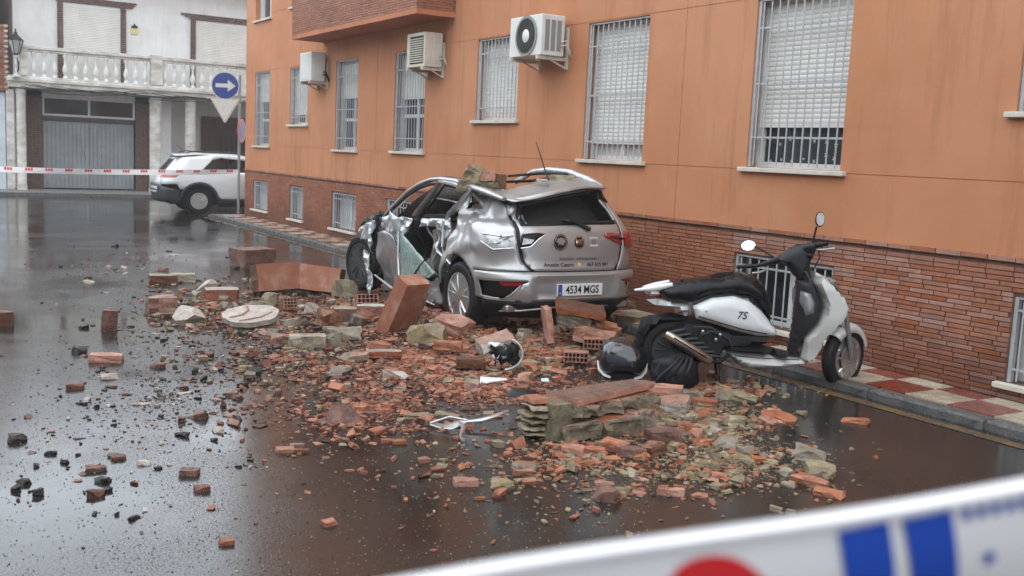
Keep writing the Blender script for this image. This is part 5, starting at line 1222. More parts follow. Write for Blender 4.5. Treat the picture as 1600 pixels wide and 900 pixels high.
# ------------------------------------------------------------------ where the rubble lies (metres)
NAMED = [
 (4.487, 14.425, 0, 0.511, 0.409, 0.274, 14.7, 'brown', 0, 0, 'rubble_block', 'dark brown brick block standing alone behind the rubble heap'),
 (4.605, 11.23, 0.02, 0.271, 0.19, 0.206, -12.3, 'cream', 0, 6, 'mortar_block', 'cream mortar block beside the front wheel of the crushed car'),
 (2.406, 10.785, 0, 0.276, 0.248, 0.155, -4.6, 'pinkbrown', 0, 0, 'rubble_block', 'square pinkish brown brick block at the left edge of the heap'),
 (2.454, 9.949, 0, 0.27, 0.297, 0.146, 6.1, 'paletop', 8, -6, 'broken_slab', 'broken pale topped slab on a grey mortar base, beside the square block'),
 (1.712, 9.761, 0, 0.123, 0.098, 0.199, 0.1, 'redbrown', 0, 4, 'brick_fragment', 'red brown brick standing on end in the open road'),
 (1.452, 8.398, 0, 0.241, 0.145, 0.063, -15.8, 'orange', 0, 3, 'brick_fragment', 'orange brick lying flat below the upright brick on the open road'),
 (3.205, 11.418, 0, 0.358, 0.251, 0.129, -11.7, 'redwhite', 0, 0, 'brick_fragment', 'red brick with white render along its top edge at the heap'),
 (3.135, 11.808, 0.05, 0.295, 0.118, 0.106, 20.1, 'pale', 0, -28, 'plaster_piece', 'pale angular strip of plaster tilted up behind the red brick'),
 (2.889, 12.852, 0, 0.329, 0.23, 0.117, -7.7, 'beigebrick', 0, 0, 'brick_fragment', 'brown beige brick at the rear left of the heap, left one of a touching pair'),
 (3.151, 12.976, 0, 0.303, 0.212, 0.106, -13.6, 'cream', 0, 0, 'brick_fragment', 'cream brick at the rear left of the heap, right one of a touching pair'),
 (3.883, 9.421, 0.06, 0.241, 0.145, 0.135, -16.4, 'beigebrick', 0, 0, 'brick_fragment', 'long beige brick with pink top, left half of the wall piece'),
 (4.12, 9.364, 0.06, 0.281, 0.169, 0.133, -17.8, 'redwhite', 0, 0, 'brick_fragment', 'long red brick with pale top, right half of the wall piece'),
 (3.591, 8.734, 0.02, 0.306, 0.184, 0.093, -24.4, 'greymortar', 0, 0, 'mortar_block', 'long dark grey mortar block under the long bricks'),
 (3.128, 8.449, 0.02, 0.313, 0.156, 0.101, -16.3, 'cream', 0, 0, 'brick_fragment', 'long pale yellow brick in front of the flat white disc slab'),
 (3.359, 8.446, 0.02, 0.17, 0.102, 0.111, -24.7, 'greymortar', 0, 0, 'mortar_block', 'small grey green mortar block at the end of the pale yellow brick'),
 (2.96, 8.687, 0.0, 0.159, 0.111, 0.087, -26.8, 'pinkbrown', 0, 5, 'brick_fragment', 'short pale topped brown brick right below the disc slab'),
 (4.061, 7.963, 0.12, 0.326, 0.195, 0.154, -39.0, 'yellow', 0, -10, 'mortar_block', 'yellow mortar block lying in front of the leaning slab'),
 (4.578, 8.451, 0.12, 0.301, 0.271, 0.109, -58.4, 'red', 10, 12, 'brick_fragment', 'flat red brick tilted against the rear wheel of the crushed car'),
 (4.104, 7.656, 0.1, 0.241, 0.121, 0.065, -32.2, 'red', 0, 0, 'brick_fragment', 'long dark red brick below the yellow mortar block'),
 (4.536, 7.56, 0.08, 0.312, 0.187, 0.119, -7.0, 'pinkslab', 14, -16, 'wall_slab', 'pinkish flat slab tilted up beside the white lamp housing'),
 (5.598, 7.557, 0.1, 0.388, 0.272, 0.153, -46.5, 'orange', 4, 8, 'brick_fragment', 'big orange broken brick behind the black top case'),
 (5.492, 7.356, 0.04, 0.266, 0.159, 0.082, -36.7, 'yellow', 0, 0, 'mortar_block', 'yellow mortar lump between the orange brick and the top case'),
 (5.467, 5.55, 0, 0.298, 0.179, 0.076, -48.6, 'yellow', 0, 2, 'mortar_block', 'long yellow grey mortar block lying below the scooter footboard'),
 (4.779, 4.188, 0, 0.194, 0.155, 0.07, -58.8, 'greymortar', 0, 4, 'mortar_block', 'pale grey mortar block nearest the kerb, alone at the right of the heap'),
 (4.56, 3.911, 0, 0.161, 0.129, 0.077, -37.4, 'yellow', 6, 0, 'hollow_mortar_piece', 'yellow mortar lump with a round hole below the pale grey block'),
 (4.374, 3.823, 0, 0.207, 0.103, 0.049, -64.8, 'orange', 4, 2, 'tile_shard', 'long orange tile shard below the yellow lump with a hole'),
 (4.323, 3.636, 0, 0.152, 0.076, 0.039, -63.9, 'orange', 0, 0, 'tile_shard', 'orange tile shard nearest the striped foreground tape'),
 (5.347, 4.988, 0, 0.251, 0.151, 0.045, -61.0, 'orange', 3, 0, 'tile_shard', 'broad orange tile shard on the wet road left of the front wheel'),
 (5.778, 4.682, 0, 0.179, 0.09, 0.038, -55.0, 'orange', 0, 0, 'tile_shard', 'orange tile shard on the wet road below the front wheel'),
 (3.157, 4.087, 0, 0.139, 0.097, 0.064, -67.7, 'brown', 8, -6, 'tile_shard', 'brown diamond shaped tile shard on the wet road'),
 (2.597, 4.591, 0, 0.129, 0.077, 0.04, -19.5, 'red', 0, 0, 'brick_fragment', 'small red brick piece on dark wet road, left of the ridged yellow one'),
 (2.752, 4.463, 0, 0.121, 0.097, 0.045, -37.7, 'yellow', 0, 0, 'mortar_block', 'ridged yellow brick piece on dark wet road beside the small red one'),
 (3.469, 4.835, 0, 0.129, 0.103, 0.055, -45.7, 'orange', 0, 0, 'brick_fragment', 'orange brick piece at the left front corner of the masonry block'),
 (3.598, 4.817, 0, 0.146, 0.088, 0.035, -40.8, 'orange', 0, 0, 'brick_fragment', 'flat orange brick piece along the front of the masonry block'),
 (3.738, 4.788, 0.02, 0.155, 0.093, 0.051, -64.0, 'orange', 6, 4, 'brick_fragment', 'tilted orange brick piece at the front right of the masonry block'),
 (3.776, 4.659, 0, 0.153, 0.092, 0.058, -33.0, 'brown', 0, 0, 'brick_fragment', 'dark brown brick in front of the masonry block beside a pale shard'),
 (4.141, 4.82, 0.02, 0.2, 0.14, 0.077, -18.7, 'redbrown', 0, 0, 'brick_fragment', 'long red brown brick on the right of the masonry block'),
 (3.903, 4.625, 0.03, 0.153, 0.092, 0.059, -20.2, 'pinkbrown', 10, -12, 'tile_shard', 'beige tile piece leaning on the long red brown brick'),
 (2.998, 5.922, 0, 0.185, 0.148, 0.038, -34.9, 'cream', 0, 0, 'mortar_block', 'flat beige diamond shaped mortar piece on the wet road'),
 (3.156, 5.849, 0, 0.178, 0.124, 0.044, -40.4, 'cream', 0, 0, 'mortar_block', 'flat beige mortar piece right of the diamond shaped one'),
 (2.992, 5.769, 0, 0.083, 0.066, 0.033, -27.4, 'red', 0, 0, 'brick_fragment', 'small red brick chip under the beige diamond shaped piece'),
 (3.036, 4.693, 0, 0.122, 0.085, 0.046, -62.9, 'pinkslab', 0, 0, 'tile_shard', 'salmon pink tile shard on the wet road below the masonry block'),
 (4.736, 5.418, 0.03, 0.216, 0.173, 0.078, -49.2, 'pinkslab', 8, -6, 'wall_slab', 'pink slab piece right behind the masonry block'),
 (4.838, 5.633, 0.1, 0.242, 0.145, 0.06, -44.7, 'orange', 0, 0, 'brick_fragment', 'orange brick jutting out at the right end of the masonry block'),
 (5.202, 5.771, 0.0, 0.194, 0.155, 0.041, -42.0, 'greymortar', 0, 0, 'mortar_block', 'pale grey mortar piece between pink slab and scooter stand'),
 (5.099, 5.498, 0, 0.187, 0.112, 0.046, -48.8, 'red', 0, 0, 'brick_fragment', 'red brick piece below the scooter stand'),
 (4.459, 4.578, 0, 0.151, 0.136, 0.069, -64.2, 'greymortar', 0, 0, 'mortar_block', 'large pale mortar lump in the middle of the beige crumbs'),
 (4.479, 4.431, 0, 0.094, 0.085, 0.046, -45.3, 'greymortar', 0, 0, 'mortar_block', 'round pale mortar lump right of the large one in the crumbs'),
 (0.902, 10.246, 0, 0.128, 0.103, 0.14, 5.0, 'brown', 0, 0, 'brick_fragment', 'dark brick at the far left edge of the wet road'),
 (0.911, 5.584, 0, 0.101, 0.071, 0.028, -5.3, 'redbrown', 0, 0, 'brick_fragment', 'reddish brick chunk on the bright wet road, upper one of two'),
 (0.91, 5.373, 0, 0.072, 0.057, 0.033, -9.6, 'dark', 0, 0, 'asphalt_lump', 'dark rounded lump just below a reddish brick chunk'),
 (1.332, 5.32, 0, 0.094, 0.066, 0.036, -28.1, 'redbrown', 0, 0, 'brick_fragment', 'two toned brick chunk on the bright wet road'),
 (1.052, 5.738, 0, 0.077, 0.054, 0.025, -4.4, 'redbrown', 0, 0, 'brick_fragment', 'thin dark red brick flake on the wet road'),
 (1.154, 5.59, 0, 0.069, 0.042, 0.025, -27.7, 'pale', 0, 0, 'plaster_piece', 'thin white plaster flake on the wet road'),
 (1.323, 5.04, 0, 0.071, 0.057, 0.032, -0.7, 'redbrown', 0, 0, 'brick_fragment', 'brick cube on the bright wet road, nearest the orange reflection'),
 (1.239, 4.302, 0, 0.062, 0.049, 0.027, -6.1, 'red', 0, 0, 'brick_fragment', 'red brick cube nearest the camera on the bright wet road'),
 (0.595, 5.292, 0, 0.05, 0.045, 0.037, -6.4, 'dark', 0, 0, 'asphalt_lump', 'dark lump at lower left, rightmost of three'),
 (0.554, 5.492, 0, 0.058, 0.052, 0.034, 24.2, 'dark', 0, 0, 'asphalt_lump', 'dark lump at lower left, topmost of three'),
 (0.506, 5.391, 0, 0.044, 0.04, 0.036, 4.6, 'dark', 0, 0, 'asphalt_lump', 'dark lump at lower left, leftmost of three'),
 (0.609, 6.296, 0, 0.095, 0.085, 0.049, -5.5, 'dark', 0, 0, 'asphalt_lump', 'large dark asphalt lump near the left edge of the wet road'),
 (1.094, 7.525, 0, 0.116, 0.07, 0.042, -12.3, 'brown', 0, 0, 'brick_fragment', 'brown brick chunk left on the open road below the flat orange brick'),
 (1.362, 7.751, 0, 0.121, 0.073, 0.04, -6.0, 'pale', 0, 0, 'plaster_piece', 'pale topped brick flake right of the brown chunk'),
 (1.311, 8.771, 0, 0.104, 0.093, 0.059, -8.5, 'dark', 0, 0, 'asphalt_lump', 'dark mossy lump left of the flat orange brick'),
 (1.729, 4.336, 0, 0.066, 0.053, 0.026, 8.3, 'orange', 0, 0, 'brick_fragment', 'lone orange brick chip with pale edge on the brown reflection'),
 (1.923, 5.526, 0, 0.103, 0.072, 0.029, -15.2, 'red', 0, 0, 'brick_fragment', 'red brick chip in a cluster on the brown reflection'),
 (2.006, 5.479, 0, 0.088, 0.044, 0.025, -24.1, 'brown', 0, 0, 'brick_fragment', 'flat brown brick strip on the brown reflection, in front of a pinkish strip'),
 (2.017, 5.584, 0, 0.082, 0.041, 0.025, -19.9, 'pinkbrown', 0, 0, 'brick_fragment', 'flat pinkish brick strip on the brown reflection, behind a brown strip'),
 (2.603, 5.436, 0, 0.085, 0.059, 0.026, -15.6, 'orange', 0, 0, 'brick_fragment', 'orange brick chip with a flat strip in front on dark road'),
 (3.331, 7.03, 0.03, 0.197, 0.098, 0.053, -55.4, 'pinkslab', 0, 0, 'tile_shard', 'pale edged tile shard among the red crumbs below the leaning slab'),
 (2.995, 7.342, 0.0, 0.169, 0.101, 0.064, -10.2, 'pinkslab', 0, 0, 'tile_shard', 'pink tile piece at the front of the red crumbs'),
 (3.55, 7.756, 0.04, 0.289, 0.145, 0.053, -20.6, 'redwhite', 0, 0, 'brick_fragment', 'long pinkish brick below the leaning slab'),
 (3.294, 7.765, 0.03, 0.212, 0.106, 0.058, -27.0, 'greenmortar', 0, 0, 'mortar_block', 'greenish mortar covered brick left of the long pinkish brick'),
 (4.022, 7.105, 0.05, 0.228, 0.137, 0.072, -23.5, 'brown', 0, 0, 'brick_fragment', 'dark red brick lump above the white plastic piece'),
 (3.545, 7.877, 0.06, 0.184, 0.129, 0.079, -12.2, 'red', 0, 8, 'brick_fragment', 'dark red broken brick at the foot of the leaning slab'),
 (3.67, 9.354, 0.0, 0.212, 0.17, 0.166, -1.4, 'pinkbrown', 0, 12, 'brick_fragment', 'dull purple brown brick lump between disc slab and long bricks'),
 (3.719, 9.933, 0.05, 0.158, 0.126, 0.117, -20.5, 'pinkslab', 0, 10, 'tile_shard', 'pink broken tile under the big bent slab'),
 (3.607, 10.976, 0.0, 0.17, 0.136, 0.127, -18.2, 'cream', 0, 0, 'mortar_block', 'cream mortar lump below the left end of the big bent slab'),
 (6.771, 8.472, 0.06, 0.35, 0.35, 0.092, -48.6, 'beigebrick', 0, 0, 'rubble_block', 'flat beige stone on the kerb between the car and the scooter'),
 (7.396, 9.155, 0.1, 0.292, 0.292, 0.085, -38.9, 'beigebrick', 0, 0, 'rubble_block', 'small flat beige stone behind the stone on the kerb'),
]
MEDIUM = [(3.817, 7.54, 0.13, 'red', 'small red brick fragment just right of the long pinkish brick'),
 (3.57, 8.092, 0.071, 'redbrown', 'small red brown brick fragment just behind the long pinkish brick'),
 (3.482, 7.668, 0.088, 'pinkslab', 'small pink tile fragment just in front of the long pinkish brick'),
 (4.288, 8.151, 0.069, 'red', 'small red brick fragment just behind the yellow block by leaning slab'),
 (4.364, 8.056, 0.111, 'redbrown', 'small red brown brick fragment just behind the yellow block by leaning slab'),
 (3.609, 8.157, 0.102, 'redbrown', 'small red brown brick fragment behind the long pinkish brick'),
 (4.33, 7.943, 0.1, 'orange', 'small orange brick fragment just right of the yellow block by leaning slab'),
 (3.693, 8.105, 0.107, 'red', 'small red brick fragment behind the long pinkish brick'),
 (3.492, 8.14, 0.085, 'orange', 'small orange brick fragment behind the long pinkish brick'),
 (3.706, 7.624, 0.087, 'red', 'small red brick fragment in front of the yellow block by leaning slab'),
 (4.348, 7.856, 0.063, 'pinkslab', 'small pink tile fragment just right of the yellow block by leaning slab'),
 (3.663, 7.795, 0.096, 'red', 'small red brick fragment left of the dark red lump by the white shard'),
 (3.711, 7.325, 0.13, 'red', 'small red brick fragment right of the long pinkish brick'),
 (4.349, 7.874, 0.11, 'orange', 'small orange brick fragment left of the tilted pinkish slab'),
 (3.748, 7.752, 0.098, 'orange', 'small orange brick fragment just right of the long pinkish brick'),
 (3.623, 7.768, 0.094, 'redbrown', 'small red brown brick fragment just right of the long pinkish brick'),
 (3.977, 8.039, 0.087, 'orange', 'small orange brick fragment just left of the yellow block by leaning slab'),
 (3.832, 7.561, 0.113, 'orange', 'small orange brick fragment in front of the yellow block by leaning slab'),
 (3.913, 7.935, 0.104, 'redbrown', 'small red brown brick fragment just left of the yellow block by leaning slab'),
 (3.52, 7.752, 0.069, 'redbrown', 'small red brown brick fragment just left of the long pinkish brick'),
 (3.395, 7.992, 0.071, 'redbrown', 'small red brown brick fragment right of the long pale yellow brick'),
 (4.184, 7.554, 0.062, 'pinkslab', 'small pink tile fragment left of the tilted pinkish slab'),
 (3.34, 7.581, 0.076, 'orange', 'small orange brick fragment just in front of the long pinkish brick'),
 (4.136, 8.186, 0.136, 'pinkslab', 'small pink tile fragment just behind the yellow block by leaning slab'),
 (3.776, 8.157, 0.074, 'pinkslab', 'small pink tile fragment just left of the yellow block by leaning slab'),
 (4.196, 7.554, 0.105, 'pinkslab', 'small pink tile fragment just left of the tilted pinkish slab'),
 (3.814, 7.825, 0.067, 'orange', 'small orange brick fragment just in front of the yellow block by leaning slab'),
 (4.157, 7.911, 0.107, 'orange', 'small orange brick fragment right of the long pinkish brick'),
 (4.367, 7.874, 0.08, 'redbrown', 'small red brown brick fragment just right of the yellow block by leaning slab'),
 (4.014, 8.112, 0.101, 'orange', 'small orange brick fragment just behind the yellow block by leaning slab'),
 (3.811, 7.475, 0.071, 'orange', 'small orange brick fragment left of the dark red lump by the white shard'),
 (4.305, 7.802, 0.128, 'redbrown', 'small red brown brick fragment just left of the tilted pinkish slab'),
 (3.831, 7.801, 0.067, 'redbrown', 'small red brown brick fragment just in front of the yellow block by leaning slab'),
 (4.3, 7.974, 0.118, 'red', 'small red brick fragment just right of the yellow block by leaning slab'),
 (3.775, 6.633, 0.093, 'cream', 'small cream mortar fragment just left of the white plastic shard'),
 (3.984, 6.792, 0.076, 'cream', 'small cream mortar fragment just behind the white plastic shard'),
 (3.886, 6.792, 0.079, 'cream', 'small cream mortar fragment just in front of the dark red lump by the white shard'),
 (4.24, 6.618, 0.13, 'orange', 'small orange brick fragment behind the white plastic shard'),
 (4.126, 6.746, 0.073, 'red', 'small red brick fragment just in front of the white lamp housing'),
 (4.204, 6.673, 0.088, 'orange', 'small orange brick fragment just in front of the white lamp housing'),
 (3.827, 6.444, 0.11, 'red', 'small red brick fragment just in front of the white plastic shard'),
 (3.966, 6.381, 0.073, 'cream', 'small cream mortar fragment just right of the white plastic shard'),
 (4.289, 6.917, 0.062, 'cream', 'small cream mortar fragment just in front of the white lamp housing'),
 (3.923, 6.969, 0.083, 'cream', 'small cream mortar fragment just left of the white lamp housing'),
 (3.84, 6.799, 0.068, 'cream', 'small cream mortar fragment in front of the dark red lump by the white shard'),
 (4.328, 6.553, 0.055, 'red', 'small red brick fragment right of the white plastic shard'),
 (4.461, 7.086, 0.106, 'cream', 'small cream mortar fragment just behind the white lamp housing'),
 (3.873, 6.403, 0.077, 'red', 'small red brick fragment just left of the black dome cover'),
 (3.844, 6.429, 0.077, 'orange', 'small orange brick fragment just in front of the white plastic shard'),
 (4.547, 6.651, 0.056, 'red', 'small red brick fragment right of the white lamp housing'),
 (3.806, 6.474, 0.066, 'orange', 'small orange brick fragment just left of the black dome cover'),
 (4.292, 6.8, 0.042, 'red', 'small red brick fragment right of the dark red lump by the white shard'),
 (4.091, 6.832, 0.075, 'cream', 'small cream mortar fragment just right of the dark red lump by the white shard'),
 (4.535, 6.937, 0.109, 'red', 'small red brick fragment just right of the white lamp housing'),
 (3.969, 9.727, 0.133, 'cream', 'small cream mortar fragment behind the leaning slab'),
 (3.782, 9.27, 0.111, 'pinkbrown', 'small pinkish brown brick fragment left of the leaning slab'),
 (3.852, 9.309, 0.07, 'greymortar', 'small grey mortar fragment left of the leaning slab'),
 (3.737, 8.829, 0.083, 'greymortar', 'small grey mortar fragment behind the long pale yellow brick'),
 (4.001, 9.515, 0.164, 'cream', 'small cream mortar fragment left of the rear wheel of the silver car'),
 (3.943, 9.281, 0.147, 'greymortar', 'small grey mortar fragment behind the leaning slab'),
 (4.523, 10.064, 0.128, 'red', 'small red brick fragment in front of the cream block by the car front wheel'),
 (3.726, 9.124, 0.085, 'pinkbrown', 'small pinkish brown brick fragment right of the disc slab'),
 (4.163, 9.659, 0.115, 'pinkbrown', 'small pinkish brown brick fragment behind the leaning slab'),
 (4.629, 10.769, 0.081, 'greymortar', 'small grey mortar fragment in front of the cream block by the car front wheel'),
 (4.062, 9.859, 0.169, 'red', 'small red brick fragment behind the leaning slab'),
 (3.787, 9.411, 0.115, 'red', 'small red brick fragment left of the leaning slab'),
 (3.624, 8.86, 0.079, 'greymortar', 'small grey mortar fragment right of the disc slab'),
 (3.859, 9.603, 0.125, 'cream', 'small cream mortar fragment right of the disc slab'),
 (4.574, 10.574, 0.127, 'cream', 'small cream mortar fragment in front of the cream block by the car front wheel'),
 (3.743, 8.781, 0.13, 'pinkbrown', 'small pinkish brown brick fragment behind the long pale yellow brick'),
 (3.908, 9.558, 0.153, 'pinkbrown', 'small pinkish brown brick fragment left of the rear wheel of the silver car'),
 (4.456, 10.193, 0.104, 'greymortar', 'small grey mortar fragment behind the rear wheel of the silver car'),
 (4.511, 10.545, 0.143, 'greymortar', 'small grey mortar fragment in front of the bent slab'),
 (4.407, 10.579, 0.108, 'red', 'small red brick fragment in front of the bent slab'),
 (4.687, 10.626, 0.114, 'red', 'small red brick fragment right of the bent slab'),
 (4.293, 9.181, 0.115, 'greymortar', 'small grey mortar fragment left of the rear wheel of the silver car'),
 (2.884, 9.627, 0.124, 'pinkbrown', 'small pinkish brown brick fragment just behind the disc slab'),
 (3.633, 9.167, 0.104, 'cream', 'small cream mortar fragment left of the leaning slab'),
 (3.432, 10.559, 0.137, 'cream', 'small cream mortar fragment in front of the white topped brick'),
 (3.389, 11.002, 0.06, 'red', 'small red brick fragment in front of the white topped brick'),
 (3.679, 9.411, 0.09, 'cream', 'small cream mortar fragment behind the long pale yellow brick'),
 (2.914, 9.533, 0.092, 'red', 'small red brick fragment just behind the disc slab'),
 (3.331, 10.652, 0.135, 'greymortar', 'small grey mortar fragment in front of the white topped brick'),
 (2.987, 9.226, 0.153, 'pinkbrown', 'small pinkish brown brick fragment just in front of the disc slab'),
 (3.601, 9.904, 0.079, 'greymortar', 'small grey mortar fragment behind the disc slab'),
 (2.998, 9.446, 0.073, 'greymortar', 'small grey mortar fragment just right of the disc slab'),
 (3.307, 9.408, 0.152, 'cream', 'small cream mortar fragment right of the broken pale topped slab'),
 (3.95, 10.846, 0.096, 'pinkbrown', 'small pinkish brown brick fragment in front of the cream block by the car front wheel'),
 (4.024, 10.911, 0.071, 'greymortar', 'small grey mortar fragment right of the white topped brick'),
 (2.798, 9.7, 0.054, 'pinkbrown', 'small pinkish brown brick fragment right of the broken pale topped slab'),
 (3.79, 10.06, 0.076, 'red', 'small red brick fragment behind the disc slab'),
 (3.68, 9.579, 0.112, 'red', 'small red brick fragment right of the disc slab'),
 (3.176, 9.369, 0.117, 'red', 'small red brick fragment just right of the disc slab'),
 (3.188, 9.491, 0.127, 'red', 'small red brick fragment right of the broken pale topped slab'),
 (3.894, 11.264, 0.11, 'pinkbrown', 'small pinkish brown brick fragment in front of the bent slab'),
 (2.736, 9.364, 0.096, 'red', 'small red brick fragment just left of the disc slab'),
 (3.053, 9.161, 0.145, 'greymortar', 'small grey mortar fragment just in front of the disc slab'),
 (3.219, 10.085, 0.096, 'greymortar', 'small grey mortar fragment right of the broken pale topped slab'),
 (3.449, 9.947, 0.154, 'red', 'small red brick fragment right of the square pinkish block'),
 (3.818, 10.532, 0.102, 'cream', 'small cream mortar fragment right of the white topped brick'),
 (3.26, 10.64, 0.116, 'pinkbrown', 'small pinkish brown brick fragment in front of the white topped brick'),
 (2.71, 9.163, 0.085, 'greymortar', 'small grey mortar fragment in front of the broken pale topped slab'),
 (2.343, 10.793, 0.066, 'greymortar', 'small grey mortar fragment just left of the square pinkish block'),
 (2.912, 10.461, 0.077, 'redbrown', 'small red brown brick fragment right of the square pinkish block'),
 (3.073, 10.796, 0.14, 'greymortar', 'small grey mortar fragment right of the square pinkish block'),
 (2.48, 10.971, 0.068, 'greymortar', 'small grey mortar fragment just behind the square pinkish block'),
 (2.293, 10.446, 0.098, 'cream', 'small cream mortar fragment in front of the square pinkish block'),
 (2.99, 11.726, 0.108, 'cream', 'small cream mortar fragment left of the white topped brick'),
 (3.332, 11.845, 0.083, 'greymortar', 'small grey mortar fragment behind the white topped brick'),
 (3.061, 11.708, 0.139, 'redbrown', 'small red brown brick fragment just behind the white topped brick'),
 (2.42, 9.477, 0.072, 'redbrown', 'small red brown brick fragment in front of the broken pale topped slab'),
 (2.973, 12.18, 0.06, 'redbrown', 'small red brown brick fragment in front of the beige paired brick'),
 (2.428, 9.696, 0.084, 'pinkbrown', 'small pinkish brown brick fragment just in front of the broken pale topped slab'),
 (3.185, 11.209, 0.132, 'greymortar', 'small grey mortar fragment just in front of the white topped brick'),
 (2.368, 9.903, 0.103, 'redbrown', 'small red brown brick fragment just left of the broken pale topped slab'),
 (2.156, 9.904, 0.074, 'pinkbrown', 'small pinkish brown brick fragment just left of the broken pale topped slab'),
 (2.428, 10.033, 0.116, 'greymortar', 'small grey mortar fragment just behind the broken pale topped slab'),
 (3.14, 11.149, 0.133, 'pinkbrown', 'small pinkish brown brick fragment just in front of the white topped brick'),
 (3.097, 10.984, 0.067, 'redbrown', 'small red brown brick fragment in front of the white topped brick'),
 (2.595, 9.825, 0.067, 'redbrown', 'small red brown brick fragment just right of the broken pale topped slab'),
 (2.593, 11.09, 0.108, 'pinkbrown', 'small pinkish brown brick fragment behind the square pinkish block'),
 (2.456, 9.934, 0.112, 'redbrown', 'small red brown brick fragment just in front of the broken pale topped slab'),
 (4.776, 7.358, 0.067, 'red', 'small red brick fragment just right of the tilted pinkish slab'),
 (4.784, 7.789, 0.094, 'cream', 'small cream mortar fragment just behind the tilted pinkish slab'),
 (4.601, 7.208, 0.05, 'orange', 'small orange brick fragment in front of the tilted pinkish slab'),
 (4.585, 7.073, 0.081, 'red', 'small red brick fragment just behind the white lamp housing'),
 (4.824, 7.802, 0.072, 'cream', 'small cream mortar fragment behind the tilted pinkish slab'),
 (5.212, 8.001, 0.137, 'red', 'small red brick fragment left of the wall lump under the bumper'),
 (5.285, 8.121, 0.065, 'yellow', 'small yellow mortar fragment left of the wall lump under the bumper'),
 (4.546, 7.093, 0.114, 'orange', 'small orange brick fragment just behind the white lamp housing'),
 (4.823, 7.048, 0.113, 'red', 'small red brick fragment right of the tilted pinkish slab'),
 (4.934, 7.224, 0.088, 'cream', 'small cream mortar fragment right of the tilted pinkish slab'),
 (4.626, 6.893, 0.076, 'yellow', 'small yellow mortar fragment right of the white lamp housing'),
 (5.461, 7.617, 0.05, 'cream', 'small cream mortar fragment just behind the wall lump under the bumper'),
 (4.92, 7.292, 0.086, 'red', 'small red brick fragment in front of the wall lump under the bumper'),
 (4.415, 7.155, 0.097, 'yellow', 'small yellow mortar fragment just behind the white lamp housing'),
 (4.654, 6.995, 0.093, 'orange', 'small orange brick fragment right of the white lamp housing'),
 (4.691, 6.835, 0.136, 'red', 'small red brick fragment left of the black top case'),
 (4.879, 6.908, 0.062, 'orange', 'small orange brick fragment left of the black top case'),
 (5.486, 8.066, 0.131, 'cream', 'small cream mortar fragment behind the wall lump under the bumper'),
 (5, 7.076, 0.096, 'orange', 'small orange brick fragment right of the tilted pinkish slab'),
 (4.901, 7.811, 0.1, 'red', 'small red brick fragment behind the tilted pinkish slab'),
 (5.622, 8.069, 0.132, 'cream', 'small cream mortar fragment behind the big orange broken brick'),
 (4.628, 7.154, 0.129, 'cream', 'small cream mortar fragment behind the white lamp housing'),
 (5.199, 8.131, 0.152, 'cream', 'small cream mortar fragment left of the wall lump under the bumper'),
 (4.882, 7.78, 0.08, 'red', 'small red brick fragment left of the big orange broken brick'),
 (4.553, 4.748, 0.059, 'cream', 'small cream mortar fragment just behind the large pale mortar lump'),
 (4.785, 4.886, 0.069, 'cream', 'small cream mortar fragment behind the large pale mortar lump'),
 (4.386, 4.874, 0.052, 'greymortar', 'small grey mortar fragment just behind the long red brown brick'),
 (4.343, 4.674, 0.085, 'orange', 'small orange brick fragment just left of the large pale mortar lump'),
 (4.826, 5.234, 0.051, 'cream', 'small cream mortar fragment just right of the pink slab piece'),
 (4.522, 5.046, 0.079, 'orange', 'small orange brick fragment in front of the pink slab piece'),
 (4.378, 4.683, 0.062, 'orange', 'small orange brick fragment just right of the long red brown brick'),
 (4.413, 4.814, 0.11, 'orange', 'small orange brick fragment right of the masonry block'),
 (4.633, 4.86, 0.056, 'cream', 'small cream mortar fragment behind the long red brown brick'),
 (4.553, 4.728, 0.093, 'orange', 'small orange brick fragment just behind the large pale mortar lump'),
 (4.811, 4.963, 0.091, 'cream', 'small cream mortar fragment right of the pink slab piece'),
 (4.721, 5.139, 0.054, 'orange', 'small orange brick fragment just in front of the pink slab piece'),
 (4.533, 4.772, 0.054, 'orange', 'small orange brick fragment right of the long red brown brick'),
 (4.443, 5.122, 0.047, 'greymortar', 'small grey mortar fragment in front of the pink slab piece'),
 (4.899, 5.198, 0.048, 'greymortar', 'small grey mortar fragment just right of the pink slab piece'),
 (4.99, 5.283, 0.044, 'orange', 'small orange brick fragment just right of the pink slab piece'),
 (4.801, 5.048, 0.055, 'greymortar', 'small grey mortar fragment right of the pink slab piece'),
 (4.77, 5.023, 0.098, 'yellow', 'small yellow mortar fragment right of the pink slab piece'),
 (4.387, 4.748, 0.062, 'greymortar', 'small grey mortar fragment just left of the large pale mortar lump'),
 (4.97, 5.172, 0.069, 'orange', 'small orange brick fragment left of the broad orange shard'),
 (4.37, 4.884, 0.075, 'greymortar', 'small grey mortar fragment right of the masonry block'),
 (4.911, 5.29, 0.105, 'orange', 'small orange brick fragment in front of the long yellow grey mortar block'),
 (4.687, 4.997, 0.096, 'cream', 'small cream mortar fragment in front of the pink slab piece'),
 (4.541, 4.975, 0.094, 'orange', 'small orange brick fragment behind the large pale mortar lump'),
 (4.442, 5.087, 0.072, 'greymortar', 'small grey mortar fragment behind the long red brown brick'),
 (4.963, 5.017, 0.08, 'yellow', 'small yellow mortar fragment left of the broad orange shard'),
 (5.107, 5.047, 0.064, 'orange', 'small orange brick fragment just left of the broad orange shard'),
 (5.472, 5.165, 0.063, 'orange', 'small orange brick fragment just behind the broad orange shard'),
 (5.318, 4.97, 0.08, 'orange', 'small orange brick fragment just in front of the broad orange shard'),
 (5.256, 4.901, 0.062, 'red', 'small red brick fragment just in front of the broad orange shard'),
 (5.216, 4.939, 0.109, 'red', 'small red brick fragment in front of the long yellow grey mortar block'),
